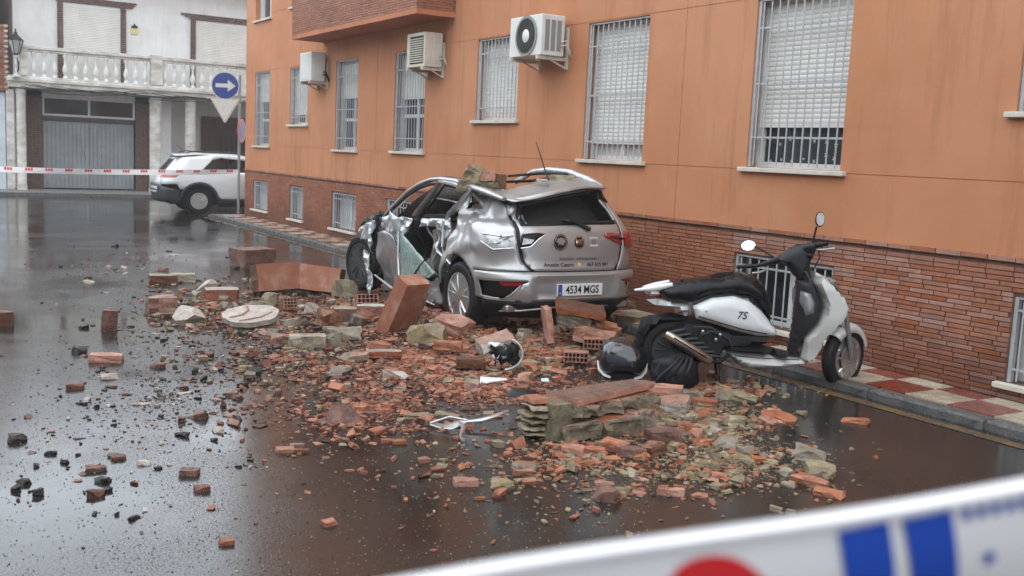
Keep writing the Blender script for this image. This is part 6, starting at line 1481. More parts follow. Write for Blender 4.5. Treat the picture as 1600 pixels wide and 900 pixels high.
 (5.181, 4.97, 0.063, 'red', 'small red brick fragment right of the pink slab piece'),
 (4.997, 4.847, 0.046, 'orange', 'small orange brick fragment in front of the broad orange shard'),
 (5.117, 5.018, 0.072, 'red', 'small red brick fragment just left of the broad orange shard'),
 (4.896, 5.006, 0.053, 'orange', 'small orange brick fragment right of the pink slab piece'),
 (4.889, 4.964, 0.066, 'red', 'small red brick fragment in front of the broad orange shard'),
 (3.995, 4.093, 0.066, 'red', 'small red brick fragment left of the yellow lump with a hole'),
 (3.528, 4.345, 0.066, 'cream', 'small cream mortar fragment behind the brown diamond shaped shard'),
 (3.566, 4.12, 0.05, 'red', 'small red brick fragment behind the brown diamond shaped shard'),
 (3.524, 4.007, 0.101, 'red', 'small red brick fragment right of the brown diamond shaped shard'),
 (3.302, 4.303, 0.092, 'red', 'small red brick fragment just behind the brown diamond shaped shard'),
 (3.54, 4.36, 0.081, 'cream', 'small cream mortar fragment right of the salmon pink shard'),
 (3.979, 4.125, 0.057, 'orange', 'small orange brick fragment left of the yellow lump with a hole'),
 (3.865, 3.991, 0.092, 'red', 'small red brick fragment in front of the large pale mortar lump'),
 (3.905, 4.121, 0.094, 'orange', 'small orange brick fragment in front of the large pale mortar lump'),
 (3.983, 4.222, 0.054, 'red', 'small red brick fragment in front of the long red brown brick'),
 (4.036, 4.269, 0.096, 'yellow', 'small yellow mortar fragment in front of the large pale mortar lump'),
 (3.549, 4.275, 0.047, 'red', 'small red brick fragment right of the salmon pink shard'),
 (3.636, 3.801, 0.051, 'red', 'small red brick fragment in front of the yellow lump with a hole'),
 (3.776, 4.216, 0.084, 'orange', 'small orange brick fragment behind the brown diamond shaped shard'),
 (3.216, 4.081, 0.073, 'orange', 'small orange brick fragment just right of the brown diamond shaped shard'),
 (4.008, 4, 0.122, 'cream', 'small cream mortar fragment left of the yellow lump with a hole'),
 (3.286, 4.135, 0.099, 'cream', 'small cream mortar fragment just behind the brown diamond shaped shard'),
 (3.833, 3.995, 0.075, 'cream', 'small cream mortar fragment right of the brown diamond shaped shard'),
 (3.825, 4.181, 0.071, 'yellow', 'small yellow mortar fragment behind the brown diamond shaped shard'),
 (3.458, 4.205, 0.049, 'orange', 'small orange brick fragment just behind the brown diamond shaped shard'),
 (3.649, 3.92, 0.068, 'orange', 'small orange brick fragment right of the brown diamond shaped shard'),
 (3.374, 4.107, 0.062, 'red', 'small red brick fragment just right of the brown diamond shaped shard'),
 (4.315, 3.891, 0.053, 'orange', 'small orange brick fragment just in front of the yellow lump with a hole'),
 (4.317, 4.236, 0.073, 'cream', 'small cream mortar fragment in front of the large pale mortar lump'),
 (4.435, 4.084, 0.087, 'orange', 'small orange brick fragment just left of the yellow lump with a hole'),
 (4.381, 4.011, 0.075, 'cream', 'small cream mortar fragment just left of the yellow lump with a hole'),
 (4.382, 4.161, 0.053, 'cream', 'small cream mortar fragment in front of the pale grey block nearest the kerb'),
 (4.572, 4.292, 0.075, 'orange', 'small orange brick fragment just left of the pale grey block nearest the kerb'),
 (4.475, 3.916, 0.089, 'orange', 'small orange brick fragment in front of the pale grey block nearest the kerb'),
 (4.718, 4.222, 0.077, 'cream', 'small cream mortar fragment just left of the pale grey block nearest the kerb'),
 (4.484, 3.931, 0.075, 'orange', 'small orange brick fragment right of the large pale mortar lump'),
 (4.235, 3.84, 0.079, 'cream', 'small cream mortar fragment just in front of the yellow lump with a hole'),
 (4.519, 4.031, 0.066, 'orange', 'small orange brick fragment just in front of the pale grey block nearest the kerb'),
 (4.117, 4.161, 0.08, 'yellow', 'small yellow mortar fragment left of the yellow lump with a hole'),
 (4.756, 4.3, 0.057, 'orange', 'small orange brick fragment behind the yellow lump with a hole'),
 (4.484, 4.22, 0.053, 'cream', 'small cream mortar fragment right of the large pale mortar lump'),
 (1.908, 6.857, 0.071, 'pale', 'small pale plaster fragment left of the ridge shaped brick'),
 (2.027, 6.836, 0.066, 'redbrown', 'small red brown brick fragment left of the ridge shaped brick'),
 (1.322, 5.943, 0.045, 'pale', 'small pale plaster fragment behind the reddish chunk on bright road'),
 (1.887, 9.638, 0.046, 'redbrown', 'small red brown brick fragment just right of the upright brick'),
 (2.324, 7.725, 0.084, 'redbrown', 'small red brown brick fragment in front of the long pale yellow brick'),
 (1.331, 8.019, 0.051, 'dark', 'small dark stony lump in front of the flat orange brick'),
 (1.322, 7.475, 0.078, 'redbrown', 'small red brown brick fragment just right of the brown open road chunk'),
 (1.676, 6.44, 0.088, 'redbrown', 'small red brown brick fragment behind the clustered red chip'),
 (1.415, 6.907, 0.071, 'pale', 'small pale plaster fragment in front of the brown open road chunk'),
 (1.766, 6.508, 0.047, 'redbrown', 'small red brown brick fragment right of the large dark left edge lump'),
 (1.105, 7.125, 0.062, 'pale', 'small pale plaster fragment behind the large dark left edge lump'),
 (1.31, 8.607, 0.067, 'redbrown', 'small red brown brick fragment just behind the flat orange brick'),
 (1.977, 7.492, 0.081, 'dark', 'small dark stony lump right of the brown open road chunk'),
 (1.764, 8.039, 0.067, 'redbrown', 'small red brown brick fragment right of the flat orange brick'),
 (2.53, 8.33, 0.067, 'pale', 'small pale plaster fragment left of the long pale yellow brick'),
 (1.773, 7.258, 0.056, 'redbrown', 'small red brown brick fragment right of the brown open road chunk'),
 (2.059, 9.449, 0.041, 'pale', 'small pale plaster fragment right of the upright brick'),
 (1.798, 9.722, 0.052, 'dark', 'small dark stony lump just right of the upright brick'),
 (1.879, 6.305, 0.073, 'dark', 'small dark stony lump left of the ridge shaped brick'),
 (1.69, 6.082, 0.055, 'pale', 'small pale plaster fragment behind the clustered red chip'),
 (1.702, 7.578, 0.05, 'dark', 'small dark stony lump left of the long pale yellow brick'),
 (1.751, 7.12, 0.07, 'pale', 'small pale plaster fragment right of the brown open road chunk'),
 (2.029, 6.944, 0.074, 'redbrown', 'small red brown brick fragment behind the ridge shaped brick'),
 (1.194, 8.345, 0.039, 'dark', 'small dark stony lump just left of the flat orange brick'),
 (1.139, 6.933, 0.059, 'dark', 'small dark stony lump in front of the brown open road chunk'),
 (2.197, 9.934, 0.081, 'dark', 'small dark stony lump just left of the broken pale topped slab'),
 (0.941, 4.778, 0.052, 'dark', 'small dark stony lump in front of the cube by the brown reflection'),
 (1.05, 5.802, 0.07, 'redbrown', 'small red brown brick fragment just behind the reddish chunk on bright road'),
 (0.896, 5.212, 0.061, 'dark', 'small dark stony lump in front of the reddish chunk on bright road'),
 (0.649, 6.026, 0.046, 'redbrown', 'small red brown brick fragment just in front of the large dark left edge lump'),
 (1.048, 5.275, 0.032, 'redbrown', 'small red brown brick fragment just left of the two toned brick chunk'),
 (0.798, 5.428, 0.033, 'redbrown', 'small red brown brick fragment just in front of the reddish chunk on bright road'),
 (1.195, 5.891, 0.038, 'redbrown', 'small red brown brick fragment behind the reddish chunk on bright road'),
 (0.737, 5.967, 0.071, 'dark', 'small dark stony lump in front of the large dark left edge lump'),
 (1.47, 6.053, 0.084, 'dark', 'small dark stony lump left of the clustered red chip'),
 (0.644, 5.767, 0.056, 'dark', 'small dark stony lump just left of the reddish chunk on bright road'),
 (0.79, 4.901, 0.046, 'dark', 'small dark stony lump left of the cube by the brown reflection'),
 (1.211, 5.482, 0.052, 'dark', 'small dark stony lump just left of the two toned brick chunk'),
 (0.929, 6.228, 0.055, 'redbrown', 'small red brown brick fragment just right of the large dark left edge lump'),
 (1.028, 5.955, 0.039, 'redbrown', 'small red brown brick fragment behind the two toned brick chunk'),
 (0.848, 5.168, 0.078, 'redbrown', 'small red brown brick fragment in front of the reddish chunk on bright road'),
 (0.87, 5.896, 0.05, 'dark', 'small dark stony lump just behind the reddish chunk on bright road'),
 (1.951, 6.554, 0.052, 'redbrown', 'small red brown brick fragment left of the beige diamond shaped mortar piece'),
 (2.709, 7.452, 0.061, 'red', 'small red brick fragment left of the long pinkish brick'),
 (2.885, 7.14, 0.073, 'red', 'small red brick fragment in front of the long pinkish brick'),
 (2.683, 6.086, 0.066, 'redbrown', 'small red brown brick fragment just right of the ridge shaped brick'),
 (2.216, 6.989, 0.05, 'red', 'small red brick fragment behind the ridge shaped brick'),
 (2.652, 6.349, 0.083, 'red', 'small red brick fragment just behind the ridge shaped brick'),
 (2.309, 5.599, 0.05, 'pinkbrown', 'small pinkish brown brick fragment just left of the orange chip with a strip'),
 (2.008, 6.565, 0.048, 'pinkbrown', 'small pinkish brown brick fragment left of the ridge shaped brick'),
 (2.225, 6.747, 0.067, 'pinkbrown', 'small pinkish brown brick fragment behind the ridge shaped brick'),
 (2.536, 6.127, 0.058, 'redbrown', 'small red brown brick fragment just behind the ridge shaped brick'),
 (2.355, 7.076, 0.044, 'pinkbrown', 'small pinkish brown brick fragment left of the beige diamond shaped mortar piece'),
 (1.871, 6.405, 0.081, 'red', 'small red brick fragment left of the ridge shaped brick'),
 (2.468, 6.171, 0.066, 'redbrown', 'small red brown brick fragment behind the orange chip with a strip'),
 (2.908, 6.996, 0.069, 'pinkbrown', 'small pinkish brown brick fragment in front of the long pinkish brick'),
 (2.605, 6.328, 0.071, 'redbrown', 'small red brown brick fragment left of the silver trim'),
 (2.311, 6.315, 0.072, 'red', 'small red brick fragment just left of the ridge shaped brick'),
 (2.152, 5.605, 0.052, 'red', 'small red brick fragment just right of the clustered red chip'),
 (2.364, 6.064, 0.062, 'redbrown', 'small red brown brick fragment just left of the ridge shaped brick'),
 (2.065, 6.628, 0.072, 'pinkbrown', 'small pinkish brown brick fragment behind the clustered red chip'),
 (2.249, 5.749, 0.046, 'redbrown', 'small red brown brick fragment in front of the ridge shaped brick'),
 (1.966, 6.101, 0.064, 'redbrown', 'small red brown brick fragment left of the orange chip with a strip'),
 (2.073, 6.844, 0.038, 'pinkbrown', 'small pinkish brown brick fragment right of the brown open road chunk'),
 (2.607, 12.161, 0.076, 'dark', 'small dark stony lump in front of the beige paired brick'),
 (2.73, 14.474, 0.094, 'redbrown', 'small red brown brick fragment behind the beige paired brick'),
 (2.387, 13.887, 0.094, 'redbrown', 'small red brown brick fragment left of the lone dark brown block'),
 (2.135, 13.48, 0.093, 'dark', 'small dark stony lump left of the beige paired brick'),
 (3.804, 16.546, 0.109, 'dark', 'small dark stony lump behind the lone dark brown block'),
 (3.779, 16.028, 0.113, 'pale', 'small pale plaster fragment behind the lone dark brown block'),
 (2.554, 14.535, 0.075, 'pale', 'small pale plaster fragment behind the beige paired brick'),
 (2.727, 14.442, 0.109, 'pale', 'small pale plaster fragment left of the lone dark brown block'),
 (2.094, 13.338, 0.067, 'redbrown', 'small red brown brick fragment left of the beige paired brick'),
 (3.163, 14.083, 0.096, 'redbrown', 'small red brown brick fragment behind the bent slab'),
 (2.612, 13.754, 0.055, 'pale', 'small pale plaster fragment behind the white topped brick'),
 (2.077, 13.068, 0.12, 'pale', 'small pale plaster fragment left of the beige paired brick'),
 (4.19, 14.193, 0.127, 'dark', 'small dark stony lump in front of the lone dark brown block'),
 (2.05, 13.073, 0.076, 'pale', 'small pale plaster fragment behind the square pinkish block'),
 (4.456, 15.606, 0.075, 'dark', 'small dark stony lump behind the beige paired brick'),
 (3.149, 17.382, 0.113, 'dark', 'small dark stony lump behind the bent slab'),
 (4.98, 9.665, 0.09, 'cream', 'small cream mortar fragment behind the rear wheel of the silver car'),
 (5.443, 9.58, 0.142, 'cream', 'small cream mortar fragment right of the cream block by the car front wheel'),
 (4.535, 9.239, 0.074, 'cream', 'small cream mortar fragment behind the yellow block by leaning slab'),
 (5.024, 9.879, 0.067, 'red', 'small red brick fragment behind the rear wheel of the silver car'),
 (4.824, 9.581, 0.078, 'orange', 'small orange brick fragment behind the rear wheel of the silver car'),
 (4.938, 8.815, 0.06, 'red', 'small red brick fragment just right of the rear wheel of the silver car'),
 (4.592, 8.638, 0.108, 'orange', 'small orange brick fragment just in front of the rear wheel of the silver car'),
 (5.477, 9.492, 0.097, 'yellow', 'small yellow mortar fragment behind the rear wheel of the silver car'),
 (5.054, 9.546, 0.073, 'yellow', 'small yellow mortar fragment behind the leaning slab'),
 (4.522, 9.201, 0.11, 'yellow', 'small yellow mortar fragment left of the rear wheel of the silver car'),
 (4.509, 8.987, 0.071, 'red', 'small red brick fragment just left of the rear wheel of the silver car'),
 (5.534, 9.514, 0.127, 'orange', 'small orange brick fragment behind the leaning slab'),
 (5.448, 9.206, 0.142, 'yellow', 'small yellow mortar fragment behind the wall lump under the bumper'),
 (4.588, 9.462, 0.072, 'orange', 'small orange brick fragment behind the yellow block by leaning slab'),
 (4.527, 9.307, 0.095, 'orange', 'small orange brick fragment left of the rear wheel of the silver car'),
 (5.238, 8.881, 0.085, 'orange', 'small orange brick fragment right of the rear wheel of the silver car'),
 (5.141, 9.907, 0.103, 'yellow', 'small yellow mortar fragment right of the cream block by the car front wheel'),
 (4.461, 8.654, 0.064, 'orange', 'small orange brick fragment just right of the leaning slab')]
BLOBS = [(3.917, 7.524, 0.629, -0.214, -0.373, -0.73, 0.46, 0.899, 2600, 'red'), (3.798, 6.453, 0.602, -0.223, -0.272, -0.472, 0.316, 0.55, 900, 'red'), (2.959, 7.988, 0.862, -0.29, -0.394, -1.078, 0.535, 1.46, 1500, 'mix'), (2.938, 10.855, 0.779, -0.2, -0.443, -1.645, 0.63, 2.339, 900, 'mix'), (4.672, 5.088, 0.364, -0.145, -0.405, -0.456, 0.488, 0.55, 2000, 'beige'), (4.228, 4.361, 0.561, -0.237, -0.455, -0.489, 0.578, 0.621, 900, 'beige'), (5.313, 7.66, 0.596, -0.193, -0.52, -0.765, 0.645, 0.949, 1500, 'warm'), (1.571, 7.077, 1.094, -0.412, -0.538, -2.429, 1.605, 7.238, 1300, 'dark'), (3.4, 4.71, 0.939, -0.397, -0.552, -0.792, 0.812, 1.164, 500, 'warm'), (4.506, 10.948, 0.435, -0.106, -0.509, -1.248, 0.655, 1.607, 600, 'mix'), (3.319, 9.89, 0.679, -0.191, -0.429, -1.291, 0.576, 1.732, 1100, 'mix'), (4.845, 9.054, 0.582, -0.17, -0.487, -0.924, 0.608, 1.154, 900, 'red'), (5.516, 5.816, 0.557, -0.207, -0.242, -0.263, 0.265, 0.288, 300, 'warm'), (2.612, 14.405, 1.921, -0.307, -0.602, -3.312, 1.1, 6.048, 500, 'dark'), (4.379, 9.593, 0.455, -0.128, -0.502, -1.114, 0.649, 1.44, 900, 'red'), (4.468, 5.387, 0.217, -0.085, -0.317, -0.395, 0.369, 0.459, 500, 'warm'), (2.691, 6.266, 0.651, -0.252, -0.352, -0.834, 0.473, 1.121, 700, 'red'), (4.604, 5.935, 0.375, -0.141, -0.239, -0.317, 0.266, 0.353, 400, 'warm')]
HEAPS = [(4.55, 9.339, 0.24, 0.5), (5.699, 8.227, 0.22, 0.4), (4.155, 9.739, 0.12, 0.45), (3.506, 10.045, 0.05, 0.6), (4.781, 8.16, 0.13, 0.35), (4.671, 8.724, 0.2, 0.3)]
# ------------------------------------------------------------------ rubble
def mulv(c, k): return tuple(min(1, q*k) for q in c)
def rub(nm, c, c2, sc=12, r=.45):
    c, c2 = mulv(c, .86), mulv(c2, .72)
    return layered(nm, c, c2, r, sc=sc, dust=(.34, .27, .20) if nm.split('_')[-1] in ('clay', 'brick', 'render', 'face') else tuple(q*.55 for q in c), dust_amt=.25, dsc=9, speck=.35, bump=.8, bsc=55, rvar=.2, objvar=.22, spec=.28)
RM = {
 'red': rub('red_brick_clay', (.43, .152, .080), (.27, .086, .046)), 'orange': rub('orange_brick_clay', (.54, .20, .095), (.36, .12, .06)),
 'brown': rub('brown_wet_surface', (.20, .085, .045), (.12, .05, .03)), 'redbrown': rub('red_brown_brick', (.21, .07, .045), (.09, .035, .025)),
 'cream': rub('cream_mortar', (.42, .345, .22), (.26, .20, .12)), 'yellow': rub('yellow_mortar', (.38, .29, .15), (.20, .15, .085)),
 'grey': rub('grey_mortar', (.29, .235, .16), (.16, .125, .085)), 'pale': rub('pale_plaster', (.56, .49, .42), (.42, .34, .27)),
 'pink': rub('pink_render', (.39, .20, .125), (.27, .12, .07)), 'dark': rub('dark_wet_stone', (.035, .028, .024), (.014, .012, .011), r=.35),
 'green': rub('greenish_mortar', (.27, .235, .15), (.12, .11, .07)), 'hole': MT['dark'],
}
MT['render_face'] = layered('rust_render_face', (.36, .145, .085), (.27, .095, .05), .6, sc=6, dust=(.42, .27, .20), dust_amt=.5, dsc=6, streak=.3, speck=.35, bump=.6, bsc=70)
KM = {'brown': ('brown', 'brown'), 'cream': ('cream', 'grey'), 'pinkbrown': ('pink', 'brown'), 'paletop': ('pale', 'grey'), 'redbrown': ('redbrown', 'brown'), 'orange': ('orange', 'red'), 'redwhite': ('pale', 'red'),
      'pale': ('pale', 'pale'), 'beigebrick': ('cream', 'brown'), 'greymortar': ('grey', 'grey'), 'yellow': ('yellow', 'cream'), 'red': ('red', 'orange'), 'pinkslab': ('pink', 'pale'), 'dark': ('dark', 'dark'), 'greenmortar': ('green', 'red')}
def chunk_mesh(name, ms, seed, rough=.10, chips=3, top_only=True, cuts=2, far=(.36, .60)):
    rnd = random.Random(seed); bm = bmesh.new(); bmesh.ops.create_cube(bm, size=1)
    bmesh.ops.subdivide_edges(bm, edges=bm.edges, cuts=cuts, use_grid_fill=True)
    for v in bm.verts:
        v.co += Vector([rnd.uniform(-1, 1)*rough*.5 for _ in range(3)])+Vector([noise.noise(v.co*2+Vector((seed*3.1, i*7, 0)))*rough for i in range(3)])
    for k in range(chips):
        n_ = Vector((rnd.choice((-1, 1))*rnd.uniform(.3, 1), rnd.choice((-1, 1))*rnd.uniform(.3, 1), rnd.uniform(-.2, 1))).normalized()
        r_ = bmesh.ops.bisect_plane(bm, geom=bm.verts[:]+bm.edges[:]+bm.faces[:], plane_co=n_*rnd.uniform(*far), plane_no=n_, clear_outer=True)
        ed = [e for e in r_['geom_cut'] if isinstance(e, bmesh.types.BMEdge)]
        if ed: bmesh.ops.holes_fill(bm, edges=ed, sides=0)
    bmesh.ops.recalc_face_normals(bm, faces=bm.faces)
    for f in bm.faces: f.material_index = 0 if (f.normal.z > .6 if top_only else rnd.random() < .75) else 1
    bmesh.ops.translate(bm, verts=bm.verts, vec=(0, 0, .5-.04))
    me = bpy.data.meshes.new(name); bm.to_mesh(me); bm.free()
    for q in ms: me.materials.append(RM[q])
    return me
CH = {}
def block(kind, i):
    if ('b', kind, i) not in CH: CH['b', kind, i] = chunk_mesh('fragment', KM[kind], i*29+sorted(KM).index(kind)*11+3, rough=.045, top_only=kind in ('redwhite', 'paletop', 'beigebrick', 'pinkslab', 'pale'), chips=2, cuts=2, far=(.56, .70))
    return CH['b', kind, i]
def chunk(kind, i):
    if (kind, i) not in CH: CH[kind, i] = chunk_mesh('fragment', KM[kind], hash(kind) % 1 + i*17+sorted(KM).index(kind)*5, rough=.09 if kind not in ('dark',) else .2, top_only=kind in ('redwhite', 'paletop', 'beigebrick', 'pinkslab', 'pale'), chips=5 if kind != 'dark' else 7, cuts=2)
    return CH[kind, i]
def heap(x, y): return min(.30, sum(h*math.exp(-((x-a)**2+(y-b)**2)/(2*(s*.6)**2)) for a, b, h, s in HEAPS))*.75
for k, (x, y, z, W, D_, H, rz, kind, tx, ty, name, label) in enumerate(NAMED):
    if kind == 'yellow' and name == 'hollow_mortar_piece': pass
    o = mobj(name, (block if name in ('brick_fragment', 'rubble_block', 'wall_slab') else chunk)(kind, k % 7), None, (x, y, max(z*.8, heap(x, y)*.8)-.005)); o.scale = (W, D_, H); o.rotation_euler = (R(tx), R(ty), R(rz))
    cat = {'brick_fragment': 'brick', 'mortar_block': 'mortar block', 'tile_shard': 'tile shard', 'plaster_piece': 'plaster', 'asphalt_lump': 'stone', 'wall_slab': 'slab', 'broken_slab': 'slab', 'rubble_block': 'block', 'hollow_mortar_piece': 'mortar block'}[name]
    tag(o, label, cat, 'large pieces of rubble on the road')
    if name == 'hollow_mortar_piece':
        h_ = MB().lathe([(.001, 0), (.09, 0)], ax='y', n=16).build('hole', RM['hole'], o, loc=(-.12, -.53, .5)); h_.scale = (1, 1, 1.4)
PL = {'red': 'red brick', 'redbrown': 'red brown brick', 'orange': 'orange brick', 'pinkslab': 'pink tile', 'cream': 'cream mortar', 'greymortar': 'grey mortar', 'pinkbrown': 'pinkish brown brick', 'yellow': 'yellow mortar', 'dark': 'dark stone', 'pale': 'pale plaster'}
for k, (x, y, s, kind, label) in enumerate(MEDIUM):
    rnd = random.Random(k)
    flat_ = kind in ('orange', 'red', 'pinkslab', 'pale', 'redbrown') and rnd.random() < .6
    s *= .72 if kind == 'dark' else 1
    W, D_, H = s*rnd.uniform(.9, 1.6), s*rnd.uniform(.5, 1.0), s*(rnd.uniform(.14, .26) if flat_ else rnd.uniform(.3, .6))
    o = mobj(PL[kind].replace(' ', '_')+('_lump' if kind == 'dark' else '_fragment'), chunk(kind, k % 8), None, (x, y, heap(x, y)-.004)); o.scale = (W, D_, H)
    t_ = 16 if heap(x, y) > .04 else 5
    o.rotation_euler = (R(rnd.uniform(-t_, t_)), R(rnd.uniform(-t_, t_)), rnd.uniform(0, 6.28))
    tag(o, label, 'rubble', '%s pieces scattered over the street' % PL[kind])

# ---- the big single pieces
def solid(name, mb_, mats, label, cat, loc, rz=0, rot=None, smooth=None):
    o = mb_.build(name, mats, None, smooth); o.location = loc; o.rotation_euler = rot or (0, 0, rz); return tag(o, label, cat, 'large pieces of rubble on the road')
def rough_box(lo, hi, ms, seed=0, n=7, amp=.012, name='piece', parent=None, clean=()):
    """box with worn, uneven sides; faces whose normal is in `clean` get material 0, others 1"""
    bm = bmesh.new(); bmesh.ops.create_cube(bm, size=1); bmesh.ops.subdivide_edges(bm, edges=bm.edges, cuts=n, use_grid_fill=True)
    lo, hi = Vector(lo), Vector(hi); dim = hi-lo
    for f in bm.faces: f.material_index = 0 if any(f.normal.dot(Vector(c)) > .9 for c in clean) else 1
    for v in bm.verts:
        q = Vector(((v.co.x+.5)*dim.x, (v.co.y+.5)*dim.y, (v.co.z+.5)*dim.z))+lo
        d = Vector([noise.noise(q*13+Vector((seed*5.3, i*11, seed)))*amp+noise.noise(q*34+Vector((seed, i*3, 7)))*amp*.6 for i in range(3)])
        for c in clean:
            if (v.co.dot(Vector(c))) > .499: d -= Vector(c)*d.dot(Vector(c))
        v.co = q+d
    me = bpy.data.meshes.new(name); bm.to_mesh(me); bm.free()
    for q in ms: me.materials.append(q)
    return mobj(name, me, parent)
# bent slab: two rendered wings meeting at the far corner
bs = thing('bent_wall_slab', 'big bent slab of rust orange rendered wall lying behind the heap', 'slab', (4.22, 11.70, 0), 0, 'large pieces of rubble on the road')
o = rough_box((-.58, -.04, .05), (.0, .10, .37), (MT['render_face'], RM['brown']), 1, 6, .010, 'render_slab', bs, ((0, -1, 0), (0, 0, 1))); o.rotation_euler = (R(-14), 0, R(16))
o = rough_box((-.05, -.04, .05), (.50, .10, .35), (MT['render_face'], RM['brown']), 2, 6, .010, 'render_slab', bs, ((0, -1, 0), (0, 0, 1))); o.rotation_euler = (R(-14), R(3), R(-46))
o = rough_box((-.5, .02, -.01), (.35, .30, .16), (RM['grey'], RM['grey']), 3, 5, .03, 'mortar_backing', bs)
# leaning slab
ls = thing('leaning_wall_slab', 'thick rust red slab of wall leaning upright beside the torn left side of the car', 'slab', (4.06, 8.82, .0), 0, 'large pieces of rubble on the road')
rt = Vector((.90, -.43, 0)); aw = Vector((.43, .90, 0)); up = Vector((0, 0, 1))
ax_a = (up*.88+rt*.32-aw*.34).normalized(); ax_b = (rt*.62-aw*.70-up*.45); ax_b = (ax_b-ax_a*ax_b.dot(ax_a)).normalized(); ax_c = ax_a.cross(ax_b)
if ax_c.dot(rt) < 0: ax_c = -ax_c
Ml = Matrix((ax_b, ax_c, ax_a)).transposed().to_4x4()
o = rough_box((-.17, 0, -.14), (.0, .30, .57), (MT['render_face'], RM['brown']), 4, 12, .011, 'slab', ls, ((1, 0, 0), (0, 0, 1), (0, -1, 0))); o.matrix_local = Ml
o = rough_box((-.15, .302, -.1), (-.02, .36, .44), (RM['grey'], RM['grey']), 5, 6, .02, 'mortar_backing', ls); o.matrix_local = Ml
# disc shaped pale slab with a curved rib
ds = thing('disc_slab', 'flat pale rounded slab with a curved brown rib, cracked edges, at the front of the heap', 'slab', (2.93, 9.42, .02), R(-14), 'large pieces of rubble on the road')
rnd = random.Random(3); pts = []
for i in range(26):
    a = i*2*math.pi/26; r_ = 1+rnd.uniform(-.08, .05); pts.append((.27*r_*math.cos(a), .20*r_*math.sin(a)))
m_ = MB(); m_.prism(pts, lambda u, v, d: Vector((u, v, d)), .035, .085, 0); 
o = m_.build('plate', RM['pale'], ds); o.rotation_euler = (R(16), R(-4), 0); o.location = (0, 0, .06)
rbm = MB(); rbm.tube([(-.20, -.06, .088), (-.08, -.02, .09), (-.02, .07, .09), (-.03, .17, .088)], .014, 6, flat=.4); rbm.tube([(-.12, -.15, .088), (.08, -.10, .09), (.19, .0, .088)], .010, 6, flat=.4); q = rbm.build('rib', RM['pink'], o)
o2 = rough_box((-.20, -.14, -.02), (.22, .15, .09), (RM['grey'], RM['grey']), 6, 5, .03, 'mortar_backing', ds)
# wall lump under the rear bumper
bl_ = thing('bumper_wall_lump', 'large lump of wall with brown render on top, lying under the rear bumper', 'slab', (5.43, 7.58, .12), R(-30), 'large pieces of rubble on the road')
o = rough_box((-.26, -.02, .20), (.20, .26, .25), (RM['brown'], RM['orange']), 7, 6, .006, 'render_slab', bl_, ((0, 0, 1),)); o.rotation_euler = (R(12), R(8), 0)
o = rough_box((-.22, .0, .06), (.08, .22, .195), (RM['grey'], RM['grey']), 8, 5, .02, 'mortar_core', bl_); o.rotation_euler = (R(12), R(8), 0)
o = rough_box((.085, .0, .02), (.34, .20, .13), (RM['grey'], RM['grey']), 9, 5, .02, 'mortar_core', bl_); o.rotation_euler = (R(8), R(10), 0)
o = rough_box((-.30, -.06, -.02), (-.24, .20, .30), (RM['pink'], RM['orange']), 10, 5, .012, 'brick', bl_); o.rotation_euler = (0, R(-8), R(6))
o = rough_box((.12, -.03, .135), (.33, .16, .165), (RM['orange'], RM['orange']), 11, 5, .012, 'brick', bl_, ((0, 0, 1),)); o.rotation_euler = (R(6), R(10), 0)
# fallen masonry block in front
mbk = thing('masonry_block', 'large fallen block of masonry with smooth brown render top in front of the top case', 'masonry', (3.53, 5.06, 0), 0, 'large pieces of rubble on the road')
def wedge(name, pts_lo, pts_hi, ms, amp, seed, par, n=6):
    """lump between two quads (bottom, top corner lists, counter-clockwise)"""
    bm = bmesh.new(); bmesh.ops.create_cube(bm, size=1); bmesh.ops.subdivide_edges(bm, edges=bm.edges, cuts=n, use_grid_fill=True)
    for f in bm.faces: f.material_index = 0 if f.normal.z > .9 else 1
    for v in bm.verts:
        u, w_, t = v.co.x+.5, v.co.y+.5, v.co.z+.5; topv = v.co.z > .499
        def bil(q): return (Vector(q[0])*(1-u)+Vector(q[1])*u)*(1-w_)+(Vector(q[3])*(1-u)+Vector(q[2])*u)*w_
        p = bil(pts_lo)*(1-t)+bil(pts_hi)*t
        k = .25 if topv else 1
        v.co = p+Vector([noise.noise(p*11+Vector((seed*3, i*9, 1)))*amp*k+noise.noise(p*30+Vector((seed, i, 5)))*amp*.5*k for i in range(3)])
    me = bpy.data.meshes.new(name); bm.to_mesh(me); bm.free()
    for q in ms: me.materials.append(q)
    return mobj(name, me, par)
def quad(x0, x1, y0, y1, z, k=0.0): return [(x0, y0, z), (x1, y0, z+k), (x1, y1, z+k), (x0, y1, z)]
wedge('render_slab', [(.14, .045, .205), (.92, .25, .215), (.84, .40, .21), (.08, .31, .205)], [(.134, .04, .252), (.93, .245, .262), (.84, .39, .258), (.08, .30, .252)], (RM['brown'], RM['orange']), .006, 1, mbk, 7)
wedge('mortar_core', [(.10, .10, .0), (.84, .20, .0), (.80, .44, 0), (.06, .36, 0)], [(.15, .10, .20), (.86, .28, .21), (.80, .40, .21), (.08, .32, .20)], (RM['grey'], RM['grey']), .05, 2, mbk, 9)
for k, (x0, y0) in enumerate(((.13, .03), (.34, .085), (.53, .13), (.71, .18))):
    wedge('brick', quad(x0, x0+.19, y0, y0+.12, .12), quad(x0, x0+.19, y0+.02, y0+.13, .20), (RM['orange'], RM['grey']), .034, 10+k, mbk, 6)
